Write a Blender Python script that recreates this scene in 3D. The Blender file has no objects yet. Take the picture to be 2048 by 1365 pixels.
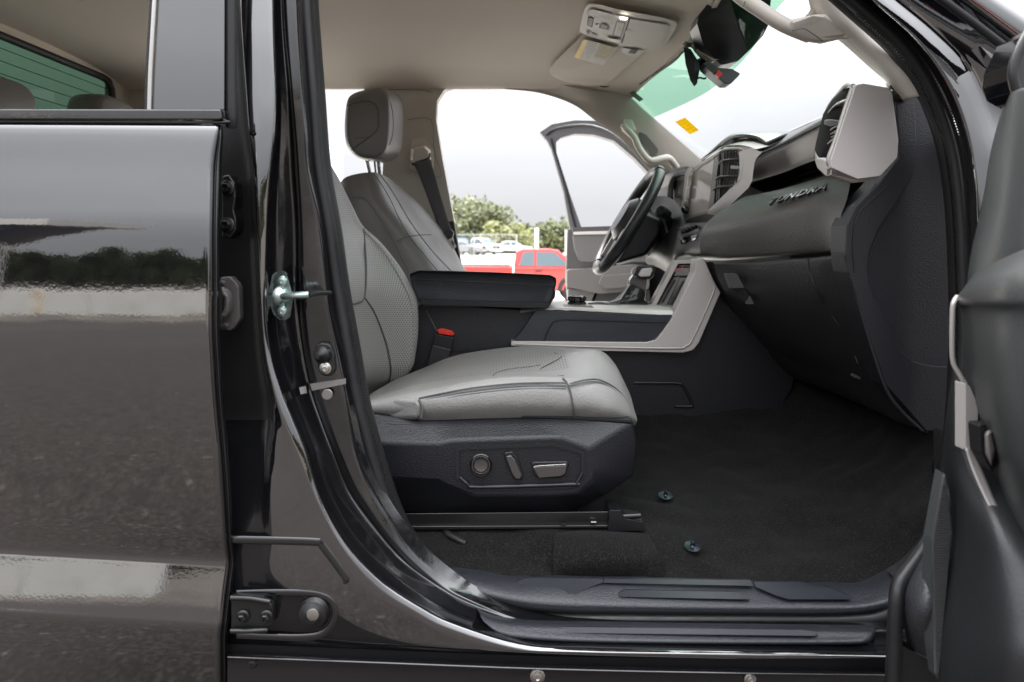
import bpy, bmesh, math, random
from mathutils import Vector, Matrix
from mathutils.geometry import tessellate_polygon
random.seed(7)
SC = bpy.context.scene
COL = SC.collection
# ------------------------------------------------------------------ camera
EYE = 1.25; FL = 1365.0; CXP = 1024.0; HYP = 490.0
cam = bpy.data.cameras.new('camera'); cam.lens = 24.0; cam.sensor_width = 36.0
cam.shift_y = -(682.5 - HYP) / 2048.0
cam.clip_start = 0.02; cam.clip_end = 3000
cam.dof.use_dof = True; cam.dof.focus_distance = 1.38; cam.dof.aperture_fstop = 5.0
camo = bpy.data.objects.new('camera', cam); COL.objects.link(camo)
camo.location = (0, 0, EYE); camo.rotation_euler = (math.pi / 2, 0, 0)
SC.camera = camo
# ------------------------------------------------------------------ sky, sun, exposure
SUN_EL = math.radians(58); SUN_AZ = math.radians(-25)     # high, veiled, beyond the truck and a little to the left
world = bpy.data.worlds.new('World'); SC.world = world; world.use_nodes = True
wn = world.node_tree; wn.nodes.clear(); WL = wn.links.new
wo = wn.nodes.new('ShaderNodeOutputWorld'); bg = wn.nodes.new('ShaderNodeBackground'); bg.inputs[1].default_value = 0.12
sky = wn.nodes.new('ShaderNodeTexSky'); sky.sky_type = 'NISHITA'; sky.sun_disc = False
sky.sun_elevation = SUN_EL; sky.sun_rotation = SUN_AZ; sky.dust_density = 3.0
tc = wn.nodes.new('ShaderNodeTexCoord'); sp = wn.nodes.new('ShaderNodeSeparateXYZ'); WL(tc.outputs['Generated'], sp.inputs[0])
# an overcast deck: brighter towards the zenith, thin streaks of cloud
rmp = wn.nodes.new('ShaderNodeMapRange'); rmp.inputs[1].default_value = 0.0; rmp.inputs[2].default_value = 1.0
rmp.inputs[3].default_value = 3.35; rmp.inputs[4].default_value = 30.0
pw = wn.nodes.new('ShaderNodeMath'); pw.operation = 'POWER'; pw.use_clamp = True; pw.inputs[1].default_value = 1.8; WL(sp.outputs[2], pw.inputs[0]); WL(pw.outputs[0], rmp.inputs[0])
mp = wn.nodes.new('ShaderNodeMapping'); mp.inputs['Scale'].default_value = (1.0, 1.0, 4.5); WL(tc.outputs['Generated'], mp.inputs[0])
nz = wn.nodes.new('ShaderNodeTexNoise'); nz.inputs['Scale'].default_value = 2.2; nz.inputs['Detail'].default_value = 5; nz.inputs['Roughness'].default_value = .5
WL(mp.outputs[0], nz.inputs['Vector'])
nr = wn.nodes.new('ShaderNodeMapRange'); nr.inputs[1].default_value = .3; nr.inputs[2].default_value = .7; nr.inputs[3].default_value = .93; nr.inputs[4].default_value = 1.05
WL(nz.outputs[0], nr.inputs[0])
# the veiled sun makes its own half of the sky brighter
dt = wn.nodes.new('ShaderNodeVectorMath'); dt.operation = 'DOT_PRODUCT'; dt.inputs[1].default_value = (math.sin(SUN_AZ) * math.cos(SUN_EL), math.cos(SUN_AZ) * math.cos(SUN_EL), math.sin(SUN_EL)); WL(tc.outputs['Generated'], dt.inputs[0])
gl_ = wn.nodes.new('ShaderNodeMapRange'); gl_.inputs[1].default_value = .0; gl_.inputs[2].default_value = 1.0; gl_.inputs[3].default_value = 1.0; gl_.inputs[4].default_value = 1.0; WL(dt.outputs['Value'], gl_.inputs[0])
m0 = wn.nodes.new('ShaderNodeMath'); m0.operation = 'MULTIPLY'; WL(rmp.outputs[0], m0.inputs[0]); WL(gl_.outputs[0], m0.inputs[1])
ml = wn.nodes.new('ShaderNodeMath'); ml.operation = 'MULTIPLY'; WL(m0.outputs[0], ml.inputs[0]); WL(nr.outputs[0], ml.inputs[1])
vs = wn.nodes.new('ShaderNodeVectorMath'); vs.operation = 'SCALE'; vs.inputs[0].default_value = (.975, .985, 1.035); WL(ml.outputs[0], vs.inputs['Scale'])
mx = wn.nodes.new('ShaderNodeMix'); mx.data_type = 'RGBA'; mx.inputs[0].default_value = 0.965
WL(sky.outputs[0], mx.inputs[6]); WL(vs.outputs[0], mx.inputs[7]); WL(mx.outputs[2], bg.inputs[0]); WL(bg.outputs[0], wo.inputs[0])
sl = bpy.data.lights.new('sun', 'SUN'); sl.energy = 3.0; sl.angle = math.radians(25); sl.color = (1, .95, .88)
so = bpy.data.objects.new('sun', sl); COL.objects.link(so); so.location = (-3, 8, 12)
sd = Vector((math.sin(SUN_AZ) * math.cos(SUN_EL), math.cos(SUN_AZ) * math.cos(SUN_EL), math.sin(SUN_EL)))
so.rotation_euler = sd.to_track_quat('Z', 'Y').to_euler()
SC.view_settings.view_transform = 'Standard'; SC.view_settings.look = 'None'
SC.view_settings.gamma = 1.0; SC.view_settings.use_curve_mapping = False
SC.view_settings.exposure = 1.0
SC.render.engine = 'CYCLES'
SC.cycles.use_denoising = True; SC.cycles.max_bounces = 8; SC.cycles.diffuse_bounces = 6; SC.cycles.glossy_bounces = 4
SC.cycles.transparent_max_bounces = 24; SC.cycles.caustics_reflective = False; SC.cycles.caustics_refractive = False
SC.cycles.sample_clamp_indirect = 4.0

# ------------------------------------------------------------------ helpers
def W(p, Y=None):
    """a point seen in direction (x, y) of the picture, at distance Y in front of the lens"""
    if isinstance(p, Vector): return p
    if Y is None: Y = p[2]
    if callable(Y): Y = Y(p[0], p[1])
    return Vector(((p[0] - CXP) * Y / FL, Y, EYE - (p[1] - HYP) * Y / FL))
def tag(o, label=None, cat=None, group=None, kind=None):
    if label: o['label'] = label
    if cat: o['category'] = cat
    if group: o['group'] = group
    if kind: o['kind'] = kind
    return o
def place(o, parent):
    COL.objects.link(o)
    if parent is not None:
        o.parent = parent
        if parent.get('_org') is not None and parent.parent is None:
            o.matrix_parent_inverse = Matrix.Translation(-Vector(parent.location))
    return o
def grp(name, parent=None, loc=(0, 0, 0), local=False):
    o = bpy.data.objects.new(name, None); o.empty_display_size = .1
    if parent is None:
        o.location = loc
        if not local: o['_org'] = 1
    return place(o, parent)
def mesh(name, V, F, mats, parent=None, smooth=True, bev=0, seg=2, uv=None, mi=None, thick=0, ang=35, off=1.0):
    me = bpy.data.meshes.new(name)
    me.from_pydata([tuple(v) for v in V], [], F)
    if not isinstance(mats, (list, tuple)): mats = [mats]
    for m in mats: me.materials.append(m)
    if mi: me.polygons.foreach_set('material_index', mi)
    if uv:
        l = me.uv_layers.new(name='UVMap')
        for lp in me.loops: l.data[lp.index].uv = uv[lp.vertex_index]
    me.validate(); me.update()
    if smooth:
        me.polygons.foreach_set('use_smooth', [True] * len(me.polygons))
        me.set_sharp_from_angle(angle=math.radians(ang))
    o = bpy.data.objects.new(name, me); place(o, parent)
    if thick:
        s = o.modifiers.new('solid', 'SOLIDIFY'); s.thickness = thick; s.offset = off
    if bev:
        b = o.modifiers.new('bevel', 'BEVEL'); b.width = bev; b.segments = seg; b.limit_method = 'ANGLE'; b.angle_limit = math.radians(28)
        b.harden_normals = False
        if smooth: me.polygons.foreach_set('use_smooth', [True] * len(me.polygons))
    return o
def cr(P, n, closed=False):
    """Catmull-Rom through P, n steps a span"""
    P = [Vector(p) for p in P]; N = len(P); out = []
    for i in range(N if closed else N - 1):
        g = (lambda k: P[k % N]) if closed else (lambda k: P[min(max(k, 0), N - 1)])
        a, b, c, d = g(i - 1), g(i), g(i + 1), g(i + 2)
        for j in range(n):
            t = j / n
            out.append(.5 * ((2 * b) + (c - a) * t + (2 * a - 5 * b + 4 * c - d) * t * t + (3 * b - a - 3 * c + d) * t ** 3))
    if not closed: out.append(P[-1].copy())
    return out
def fillet(pts, r, n=5, closed=True):
    """round the corners of a picture-space outline; a point may carry its own radius as third value"""
    out = []; N = len(pts)
    for i in range(N):
        p = Vector(pts[i][:2]); rr = pts[i][2] if len(pts[i]) > 2 else r
        a = Vector(pts[i - 1][:2]); b = Vector(pts[(i + 1) % N][:2])
        da = (a - p); db = (b - p)
        if rr <= 0 or da.length < 1e-6 or db.length < 1e-6: out.append((p.x, p.y)); continue
        cosang = max(-1, min(1, da.normalized().dot(db.normalized()))); h = math.acos(cosang) / 2
        if h > 1.52: out.append((p.x, p.y)); continue
        L = min(rr / max(math.tan(h), .05), da.length * .48, db.length * .48)
        s = p + da.normalized() * L; e = p + db.normalized() * L
        for j in range(n + 1):
            t = j / n; q = s * (1 - t) ** 2 + p * 2 * t * (1 - t) + e * t * t
            out.append((q.x, q.y))
    return out
def smooth2(pts, n=4, closed=True):
    return [(v.x, v.y) for v in cr([Vector((p[0], p[1], 0)) for p in pts], n, closed)]
def plate(name, pts, Y, th, mat, parent=None, bev=.0015, r=0, holes=(), seg=2, dirv=None, smooth=True, raw=False, n=5):
    """an outline at its own distance, with real thickness away from the viewer"""
    if not raw: pts = fillet(pts, r, n)
    loops = [pts] + [list(h) for h in holes]
    fr = [[W((p[0], p[1]), Y) for p in lp] for lp in loops]
    d = Vector(dirv) if dirv is not None else Vector((0, th, 0))
    V = [v for lp in fr for v in lp]; nF = len(V); V = V + [v + d for v in V]; F = []
    def area(lp): return sum(lp[i][0] * lp[(i + 1) % len(lp)][1] - lp[(i + 1) % len(lp)][0] * lp[i][1] for i in range(len(lp)))
    if len(loops) == 1 and not callable(Y):
        F.append(list(range(nF))); F.append(list(range(nF, 2 * nF))[::-1])
    else:
        flat = [[Vector((p[0], p[1], 0)) for p in lp] for lp in loops]
        for t in tessellate_polygon(flat):
            F.append(list(t)); F.append([k + nF for k in t][::-1])
    k = 0
    for lp in fr:
        m = len(lp)
        for i in range(m):
            j = (i + 1) % m; F.append([k + i, k + i + nF, k + j + nF, k + j])
        k += m
    o = mesh(name, V, F, mat, parent, smooth=smooth)
    me = o.data; bm = bmesh.new(); bm.from_mesh(me); bmesh.ops.recalc_face_normals(bm, faces=bm.faces); bm.to_mesh(me); bm.free()
    if smooth:
        me.polygons.foreach_set('use_smooth', [True] * len(me.polygons)); me.set_sharp_from_angle(angle=math.radians(35))
    if bev:
        b = o.modifiers.new('bevel', 'BEVEL'); b.width = bev; b.segments = seg; b.limit_method = 'ANGLE'; b.angle_limit = math.radians(28)
        wn_ = o.modifiers.new('wn', 'WEIGHTED_NORMAL'); wn_.keep_sharp = False; wn_.weight = 80
        me.set_sharp_from_angle(angle=math.pi)
    return o
def chaikin(P, it=2, q=.25):
    for _ in range(it):
        o = [P[0]]
        for i in range(len(P) - 1):
            a, b = P[i], P[i + 1]
            if i > 0: o.append(a.lerp(b, q))
            if i < len(P) - 2: o.append(a.lerp(b, 1 - q))
        o.append(P[-1]); P = o
    return P
def sheet(name, rows, mat, parent=None, nr=4, nc=4, mode='cr', thick=0, matfn=None, off=1.0, closed=False, ang=180, it=3, q=.2, flip=False):
    """a skin through rows of points; rows are splined, columns splined, rounded ('ch') or straight"""
    R = [[W(p) for p in row] for row in rows]
    cols = [cr(c, nr) for c in zip(*R)]
    R2 = [list(r) for r in zip(*cols)]; G = []
    for r in R2:
        if mode == 'cr': G.append(cr(r, nc, closed))
        elif mode == 'ch': G.append(chaikin([Vector(v) for v in r], it, q))
        else: G.append(r)
    nrr, ncc = len(G), len(G[0])
    us = [0]; mid = G[nrr // 2]
    for i in range(1, ncc): us.append(us[-1] + (mid[i] - mid[i - 1]).length)
    vs_ = [0]; cm = ncc // 2
    for i in range(1, nrr): vs_.append(vs_[-1] + (G[i][cm] - G[i - 1][cm]).length)
    V = [v for r in G for v in r]; uv = [(us[j], vs_[i]) for i in range(nrr) for j in range(ncc)]
    F = []; mi = []
    for i in range(nrr - 1):
        for j in range(ncc - 1 + (1 if closed else 0)):
            k = (j + 1) % ncc
            f = [i * ncc + j, i * ncc + k, (i + 1) * ncc + k, (i + 1) * ncc + j]
            F.append(f[::-1] if flip else f)
            if matfn: mi.append(matfn((j + .5) / (ncc - 1), (i + .5) / (nrr - 1)))
    return mesh(name, V, F, mat, parent, uv=uv, mi=mi or None, thick=thick, ang=ang, off=off)
def loft(name, loops, mat, parent=None, bev=0, seg=2, sub=1, caps=True, ang=35):
    """closed loops of equal length joined into a body"""
    L = [[W(p) for p in lp] for lp in loops]; n = len(L[0])
    if sub > 1:
        cols = [cr(c, sub) for c in zip(*L)]; L = [list(r) for r in zip(*cols)]
    V = [v for lp in L for v in lp]; F = []
    for i in range(len(L) - 1):
        for j in range(n):
            k = (j + 1) % n; F.append([i * n + j, i * n + k, (i + 1) * n + k, (i + 1) * n + j])
    if caps: F.append(list(range(n))[::-1]); F.append([(len(L) - 1) * n + j for j in range(n)])
    o = mesh(name, V, F, mat, parent, ang=ang)
    bm = bmesh.new(); bm.from_mesh(o.data); bmesh.ops.recalc_face_normals(bm, faces=bm.faces); bm.to_mesh(o.data); bm.free()
    if bev:
        b = o.modifiers.new('bevel', 'BEVEL'); b.width = bev; b.segments = seg; b.limit_method = 'ANGLE'; b.angle_limit = math.radians(28)
        w_ = o.modifiers.new('wn', 'WEIGHTED_NORMAL'); w_.keep_sharp = False
        o.data.set_sharp_from_angle(angle=math.pi)
    return o
def tube(name, pts, r, mat, parent=None, n=8, closed=False, sub=5, ry=None, caps=True):
    P = cr([W(p) for p in pts], sub, closed) if sub > 1 else [W(p) for p in pts]
    N = len(P); V = []; F = []; L = [0]
    for i in range(1, N): L.append(L[-1] + (P[i] - P[i - 1]).length)
    uv = []
    for i in range(N):
        a = P[i - 1] if (i or closed) else P[i]; b = P[(i + 1) % N] if (i < N - 1 or closed) else P[i]
        t = (b - a).normalized(); ref = Vector((0, 1, 0))
        if abs(t.y) > .9: ref = Vector((0, 0, 1))
        s = t.cross(ref).normalized(); u = s.cross(t).normalized()
        rr = r if not isinstance(r, (list, tuple)) else r[0] + (r[-1] - r[0]) * i / (N - 1)
        r2 = (ry if ry else rr)
        for k in range(n):
            an = 2 * math.pi * k / n
            V.append(P[i] + s * math.cos(an) * rr + u * math.sin(an) * r2); uv.append((L[i], k / n))
    for i in range(N if closed else N - 1):
        for k in range(n):
            a = i * n + k; b = i * n + (k + 1) % n; c = ((i + 1) % N) * n + (k + 1) % n; d = ((i + 1) % N) * n + k
            F.append([a, b, c, d])
    if caps and not closed:
        F.append([k for k in range(n)]); F.append([(N - 1) * n + k for k in range(n)][::-1])
    return mesh(name, V, F, mat, parent, uv=uv, ang=50)
def lathe(name, c, axis, prof, mat, parent=None, n=24, sx=1.0):
    """prof: list of (radius, along axis from c)"""
    c = W(c) if not isinstance(c, Vector) else c; ax = Vector(axis).normalized()
    ref = Vector((0, 0, 1)) if abs(ax.z) < .8 else Vector((1, 0, 0))
    s = ax.cross(ref).normalized(); u = s.cross(ax).normalized(); V = []; F = []
    for (r, h) in prof:
        for k in range(n):
            a = 2 * math.pi * k / n; V.append(c + ax * h + s * math.cos(a) * r * sx + u * math.sin(a) * r)
    for i in range(len(prof) - 1):
        for k in range(n):
            F.append([i * n + k, i * n + (k + 1) % n, (i + 1) * n + (k + 1) % n, (i + 1) * n + k])
    F.append(list(range(n))[::-1]); F.append([(len(prof) - 1) * n + k for k in range(n)])
    return mesh(name, V, F, mat, parent, ang=30)
def boxm(name, lo, hi, mat, parent=None, bev=0, seg=2):
    x0, y0, z0 = lo; x1, y1, z1 = hi
    V = [(x0, y0, z0), (x1, y0, z0), (x1, y1, z0), (x0, y1, z0), (x0, y0, z1), (x1, y0, z1), (x1, y1, z1), (x0, y1, z1)]
    F = [(0, 3, 2, 1), (4, 5, 6, 7), (0, 1, 5, 4), (1, 2, 6, 5), (2, 3, 7, 6), (3, 0, 4, 7)]
    return mesh(name, V, F, mat, parent, bev=bev, seg=seg, smooth=bool(bev))

# ------------------------------------------------------------------ materials
def mat(name, col, rough=.5, metal=0.0, ior=1.5, coat=0.0, bumps=(), var=None, spec=.5, coord='Object', rvar=None, aniso=0, sheen=0, emit=None):
    m = bpy.data.materials.new(name); m.use_nodes = True; nt = m.node_tree; N = nt.nodes; L = nt.links.new
    b = N['Principled BSDF']; b.inputs['Base Color'].default_value = (*col, 1); b.inputs['Roughness'].default_value = rough
    b.inputs['Metallic'].default_value = metal; b.inputs['IOR'].default_value = ior; b.inputs['Coat Weight'].default_value = coat
    b.inputs['Specular IOR Level'].default_value = spec
    if coat: b.inputs['Coat Roughness'].default_value = .03
    if sheen: b.inputs['Sheen Weight'].default_value = sheen; b.inputs['Sheen Roughness'].default_value = .4
    if emit: b.inputs['Emission Color'].default_value = (*emit[0], 1); b.inputs['Emission Strength'].default_value = emit[1]
    t = N.new('ShaderNodeTexCoord'); co = t.outputs[coord]
    def tex(kind, scale, det=2):
        if kind == 'v':
            x = N.new('ShaderNodeTexVoronoi'); x.inputs['Scale'].default_value = scale; L(co, x.inputs['Vector']); return x.outputs['Distance']
        x = N.new('ShaderNodeTexNoise'); x.inputs['Scale'].default_value = scale; x.inputs['Detail'].default_value = det
        if kind == 's':
            mpp = N.new('ShaderNodeMapping'); mpp.inputs['Scale'].default_value = (1, .3, 6); L(co, mpp.inputs[0]); L(mpp.outputs[0], x.inputs['Vector'])
        elif kind == 'f':
            mpp = N.new('ShaderNodeMapping'); mpp.inputs['Scale'].default_value = (.6, .25, 1.4); L(co, mpp.inputs[0]); L(mpp.outputs[0], x.inputs['Vector'])
        else: L(co, x.inputs['Vector'])
        return x.outputs[0]
    prev = None
    for (kind, scale, dist) in bumps:
        bp = N.new('ShaderNodeBump'); bp.inputs['Distance'].default_value = dist; bp.inputs['Strength'].default_value = 1.0
        L(tex(kind, scale), bp.inputs['Height'])
        if prev: L(prev, bp.inputs['Normal'])
        prev = bp.outputs[0]
    if prev: L(prev, b.inputs['Normal'])
    if var:                                       # (second colour, kind, scale, lo, hi)
        c2, kind, scale, lo, hi = var
        r = N.new('ShaderNodeMapRange'); r.inputs[1].default_value = lo; r.inputs[2].default_value = hi; L(tex(kind, scale, 5), r.inputs[0])
        x = N.new('ShaderNodeMix'); x.data_type = 'RGBA'; x.inputs[6].default_value = (*col, 1); x.inputs[7].default_value = (*c2, 1)
        L(r.outputs[0], x.inputs[0]); L(x.outputs[2], b.inputs['Base Color'])
    if rvar:
        kind, scale, lo, hi = rvar
        r = N.new('ShaderNodeMapRange'); r.inputs[1].default_value = .35; r.inputs[2].default_value = .65; r.inputs[3].default_value = lo; r.inputs[4].default_value = hi
        L(tex(kind, scale, 4), r.inputs[0]); L(r.outputs[0], b.inputs['Roughness'])
    return m
def perf_mat(name, col, spacing=.0062, rad=.24, rough=.42):
    m = mat(name, col, rough, bumps=(('v', 420, .0002),)); nt = m.node_tree; N = nt.nodes; L = nt.links.new; b = N['Principled BSDF']
    t = N.new('ShaderNodeTexCoord'); sc_ = N.new('ShaderNodeVectorMath'); sc_.operation = 'SCALE'; sc_.inputs['Scale'].default_value = 1 / spacing
    rot = N.new('ShaderNodeMapping'); rot.inputs['Rotation'].default_value = (0, 0, math.radians(45)); L(t.outputs['UV'], rot.inputs[0]); L(rot.outputs[0], sc_.inputs[0])
    fr = N.new('ShaderNodeVectorMath'); fr.operation = 'FRACTION'; L(sc_.outputs[0], fr.inputs[0])
    sb = N.new('ShaderNodeVectorMath'); sb.operation = 'DISTANCE'; sb.inputs[1].default_value = (.5, .5, 0); L(fr.outputs[0], sb.inputs[0])
    r = N.new('ShaderNodeMapRange'); r.inputs[1].default_value = rad; r.inputs[2].default_value = rad + .1; L(sb.outputs['Value'], r.inputs[0])
    x = N.new('ShaderNodeMix'); x.data_type = 'RGBA'; x.inputs[6].default_value = (.025, .027, .026, 1); x.inputs[7].default_value = (*col, 1)
    L(r.outputs[0], x.inputs[0]); L(x.outputs[2], b.inputs['Base Color'])
    return m
def glass_mat(name, tint, band=None):
    """thin see-through pane: mostly transparent, a mirror film by angle"""
    m = bpy.data.materials.new(name); m.use_nodes = True; nt = m.node_tree; N = nt.nodes; L = nt.links.new; N.clear()
    o = N.new('ShaderNodeOutputMaterial'); tr = N.new('ShaderNodeBsdfTransparent'); tr.inputs[0].default_value = (*tint, 1)
    gl = N.new('ShaderNodeBsdfGlossy'); gl.inputs['Roughness'].default_value = .01
    fr = N.new('ShaderNodeLayerWeight'); fr.inputs[0].default_value = .5
    pw_ = N.new('ShaderNodeMath'); pw_.operation = 'POWER'; pw_.inputs[1].default_value = 4.0; L(fr.outputs['Facing'], pw_.inputs[0])
    mu = N.new('ShaderNodeMath'); mu.operation = 'MULTIPLY_ADD'; mu.inputs[1].default_value = .35; mu.inputs[2].default_value = .015; L(pw_.outputs[0], mu.inputs[0])
    mxx = N.new('ShaderNodeMixShader'); L(mu.outputs[0], mxx.inputs[0]); L(tr.outputs[0], mxx.inputs[1]); L(gl.outputs[0], mxx.inputs[2]); L(mxx.outputs[0], o.inputs[0])
    if band:
        t = N.new('ShaderNodeTexCoord'); s = N.new('ShaderNodeSeparateXYZ'); L(t.outputs['UV'], s.inputs[0])
        r = N.new('ShaderNodeMapRange'); r.inputs[1].default_value = band[1]; r.inputs[2].default_value = band[1] + .006; L(s.outputs[band[2]], r.inputs[0])
        x = N.new('ShaderNodeMix'); x.data_type = 'RGBA'; x.inputs[6].default_value = (*band[0], 1); x.inputs[7].default_value = (*tint, 1)
        L(r.outputs[0], x.inputs[0]); L(x.outputs[2], tr.inputs[0])
    return m
PAINT = mat('black_paint', (.004, .004, .005), .03, ior=2.6, coat=.5, bumps=(('n', 240, .00002), ('n', 9, .0003)))
PAINT_IN = mat('black_paint_dusty_inner', (.006, .006, .007), .1, ior=1.9, bumps=(('n', 330, .00007),), var=((.06, .058, .055), 'n', 520, .68, .78), rvar=('n', 60, .05, .2))
CAVITY = mat('dusty_black_cavity', (.008, .008, .008), .42, ior=1.5, bumps=(('n', 200, .0002),), var=((.05, .047, .044), 'n', 520, .64, .76))
EDGE_REFL = mat('dusty_paint_door_reflection', (.006, .006, .007), .16, ior=1.6, bumps=(('n', 300, .00004),), var=((.05, .047, .044), 'n', 520, .66, .78))  # dusty paint, dulled to stand in for the rear door's dark reflection
RUBBER = mat('rubber_seal', (.013, .013, .014), .38, ior=1.5, bumps=(('n', 500, .0001),), rvar=('n', 50, .34, .5))
RUBBER_D = mat('rubber_seal_ribbed', (.012, .012, .012), .5, bumps=(('n', 300, .0003),))
PLAST = mat('grained_dark_plastic', (.011, .0115, .0145), .40, ior=1.5, bumps=(('v', 380, .00045),))
PLAST_C = mat('grained_charcoal_plastic', (.019, .0185, .019), .37, ior=1.5, bumps=(('v', 320, .0006),))
PLAST_S = mat('smooth_dark_plastic', (.009, .009, .011), .36, bumps=(('n', 600, .0001),))
PLAST_G = mat('grained_grey_plastic', (.075, .075, .075), .45, bumps=(('n', 500, .0003),))
TAUPE = mat('grained_taupe_plastic', (.10, .092, .088), .45, bumps=(('v', 300, .0004),))
SILVER = mat('satin_warm_silver', (.56, .525, .50), .42, metal=.3, bumps=(('n', 900, .00003),))
SILVER_D = mat('satin_dark_silver', (.25, .235, .225), .40, metal=.4, bumps=(('n', 900, .00003),))
GLOSS = mat('piano_black', (.006, .006, .007), .06, ior=1.7)
BLACKM = mat('matte_black', (.008, .008, .009), .6)
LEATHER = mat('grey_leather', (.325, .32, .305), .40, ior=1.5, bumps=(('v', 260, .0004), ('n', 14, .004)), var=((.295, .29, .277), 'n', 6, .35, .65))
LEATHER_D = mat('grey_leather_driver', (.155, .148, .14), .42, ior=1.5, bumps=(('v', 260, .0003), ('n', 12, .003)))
PERF = perf_mat('perforated_grey_leather', (.325, .322, .305), .0062, .18)
PERF_C = perf_mat('perforated_cushion_leather', (.315, .312, .297), .0085, .2)
STITCHM = mat('stitch_thread', (.16, .17, .17), .7)
SEAM = mat('seam_shadow', (.11, .11, .105), .8)
VINYL = mat('black_stitched_vinyl', (.028, .030, .036), .34, bumps=(('v', 330, .0005), ('n', 10, .003)))
HEADL = mat('headliner_fabric', (.74, .66, .575), .95, bumps=(('n', 450, .0006),), var=((.69, .61, .53), 'n', 500, .4, .6), sheen=.2)
TRIMB = mat('beige_trim_plastic', (.60, .56, .50), .5, bumps=(('n', 600, .00015),))
CARPET = mat('black_carpet', (.005, .0049, .0048), .95, spec=.2, bumps=(('n', 900, .0015), ('f', 7, .04)), var=((.036, .0345, .033), 'n', 380, .50, .76), sheen=.03)
CARPET2 = mat('worn_black_carpet', (.007, .0068, .0066), .97, spec=.2, bumps=(('n', 800, .003),), var=((.04, .038, .036), 'n', 600, .5, .8))
ZINC = mat('zinc_plated_steel', (.50, .60, .57), .32, metal=.9, bumps=(('n', 120, .0002),), rvar=('n', 90, .2, .45))
STEEL = mat('bright_steel', (.6, .58, .55), .25, metal=1.0, bumps=(('n', 200, .0001),))
CHROME = mat('chrome', (.8, .8, .8), .08, metal=1.0)
DARKST = mat('dark_coated_steel', (.012, .012, .012), .3, metal=.1, ior=1.6, bumps=(('n', 90, .0004),))
SWITCHM = mat('dark_satin_switch', (.14, .13, .125), .3, metal=.75)
BELT = mat('belt_webbing', (.09, .09, .10), .6, bumps=(('s', 900, .0003),), sheen=.4)
REDBTN = mat('red_plastic', (.75, .035, .02), .4)
YELLOW = mat('yellow_sticker', (.80, .50, .01), .5)
ORANGE = mat('orange_print', (.55, .22, .01), .6)
WHITEP = mat('white_paper', (.62, .6, .55), .6)
GREYP = mat('grey_print', (.25, .24, .22), .6)
AMBER = mat('amber_symbol', (.7, .28, .1), .5)
LAMPW = mat('lit_lamp_lens', (.8, .8, .8), .3, emit=((1, .98, .92), 3.0))
SCREEN = mat('touch_screen_reflection', (.62, .58, .62), .09, ior=1.9, var=((.90, .84, .76), 'n', 3, .4, .6))  # pale reflection of the seats painted into the base colour
GLASS_W = glass_mat('windshield_glass', (.95, .965, .955))
GLASS_G = glass_mat('green_tinted_glass', (.26, .35, .285))
GLASS_S = glass_mat('side_glass', (.90, .95, .92))
PADM = mat('soft_grained_pad', (.075, .070, .066), .33, bumps=(('v', 340, .0006),))
MIRM = mat('mirror_housing', (.018, .021, .021), .35, bumps=(('n', 900, .0001),))
# ================================================================== THE PLACE AROUND THE TRUCK
def ground_z(y):
    P = [(-500, 0), (6, 0), (12, -.35), (17, -.57), (24, -.57), (34, -.35), (50, .02), (64, .22), (90, .3), (1500, .3)]
    for (a, za), (b, zb) in zip(P, P[1:]):
        if y <= b: return za + (zb - za) * max(0, (y - a)) / (b - a)
    return P[-1][1]
gm = bpy.data.materials.new('lot_ground'); gm.use_nodes = True
_n = gm.node_tree.nodes; _l = gm.node_tree.links.new; _b = _n['Principled BSDF']; _b.inputs['Roughness'].default_value = .9
_t = _n.new('ShaderNodeTexCoord'); _s = _n.new('ShaderNodeSeparateXYZ'); _l(_t.outputs['Object'], _s.inputs[0])
def _noise(sc_, d):
    x = _n.new('ShaderNodeTexNoise'); x.inputs['Scale'].default_value = sc_; x.inputs['Detail'].default_value = d; _l(_t.outputs['Object'], x.inputs['Vector']); return x
_n1 = _noise(60, 6); _n2 = _noise(.35, 4); _n3 = _noise(14, 4)
def _mixc(f, a, b):
    x = _n.new('ShaderNodeMix'); x.data_type = 'RGBA'
    _l(f, x.inputs[0])
    for k, c in ((6, a), (7, b)):
        if isinstance(c, tuple): x.inputs[k].default_value = (*c, 1)
        else: _l(c, x.inputs[k])
    return x.outputs[2]
def _rng(v, lo, hi, a=0, b=1):
    r = _n.new('ShaderNodeMapRange'); r.inputs[1].default_value = lo; r.inputs[2].default_value = hi; r.inputs[3].default_value = a; r.inputs[4].default_value = b; _l(v, r.inputs[0]); return r.outputs[0]
asph = _mixc(_rng(_n1.outputs[0], .45, .68), (.022, .0180, .0155), (.10, .082, .070))
asph = _mixc(_rng(_n3.outputs[0], .5, .75), asph, (.020, .017, .015))
asph = _mixc(_rng(_n2.outputs[0], .5, .62), asph, (.048, .040, .035))
conc = _mixc(_rng(_n2.outputs[0], .35, .65), (.66, .63, .56), (.78, .76, .70))
_d1 = _rng(_s.outputs[1], -10.5, -12.5); _d2 = _n.new('ShaderNodeMath'); _d2.operation = 'MULTIPLY'; _l(_d1, _d2.inputs[0]); _l(_rng(_noise(.9, 5).outputs[0], .38, .6), _d2.inputs[1])
asph = _mixc(_d2.outputs[0], asph, (.17, .145, .12))
fade = _rng(_s.outputs[1], 3.4, 6.5)
_n5 = _noise(28, 2); asph = _mixc(_rng(_n5.outputs[0], .66, .74), asph, (.20, .17, .15))
_l(_mixc(fade, asph, conc), _b.inputs['Base Color'])
_bp = _n.new('ShaderNodeBump'); _bp.inputs['Distance'].default_value = .01; _l(_n1.outputs[0], _bp.inputs['Height']); _l(_bp.outputs[0], _b.inputs['Normal'])
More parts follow.
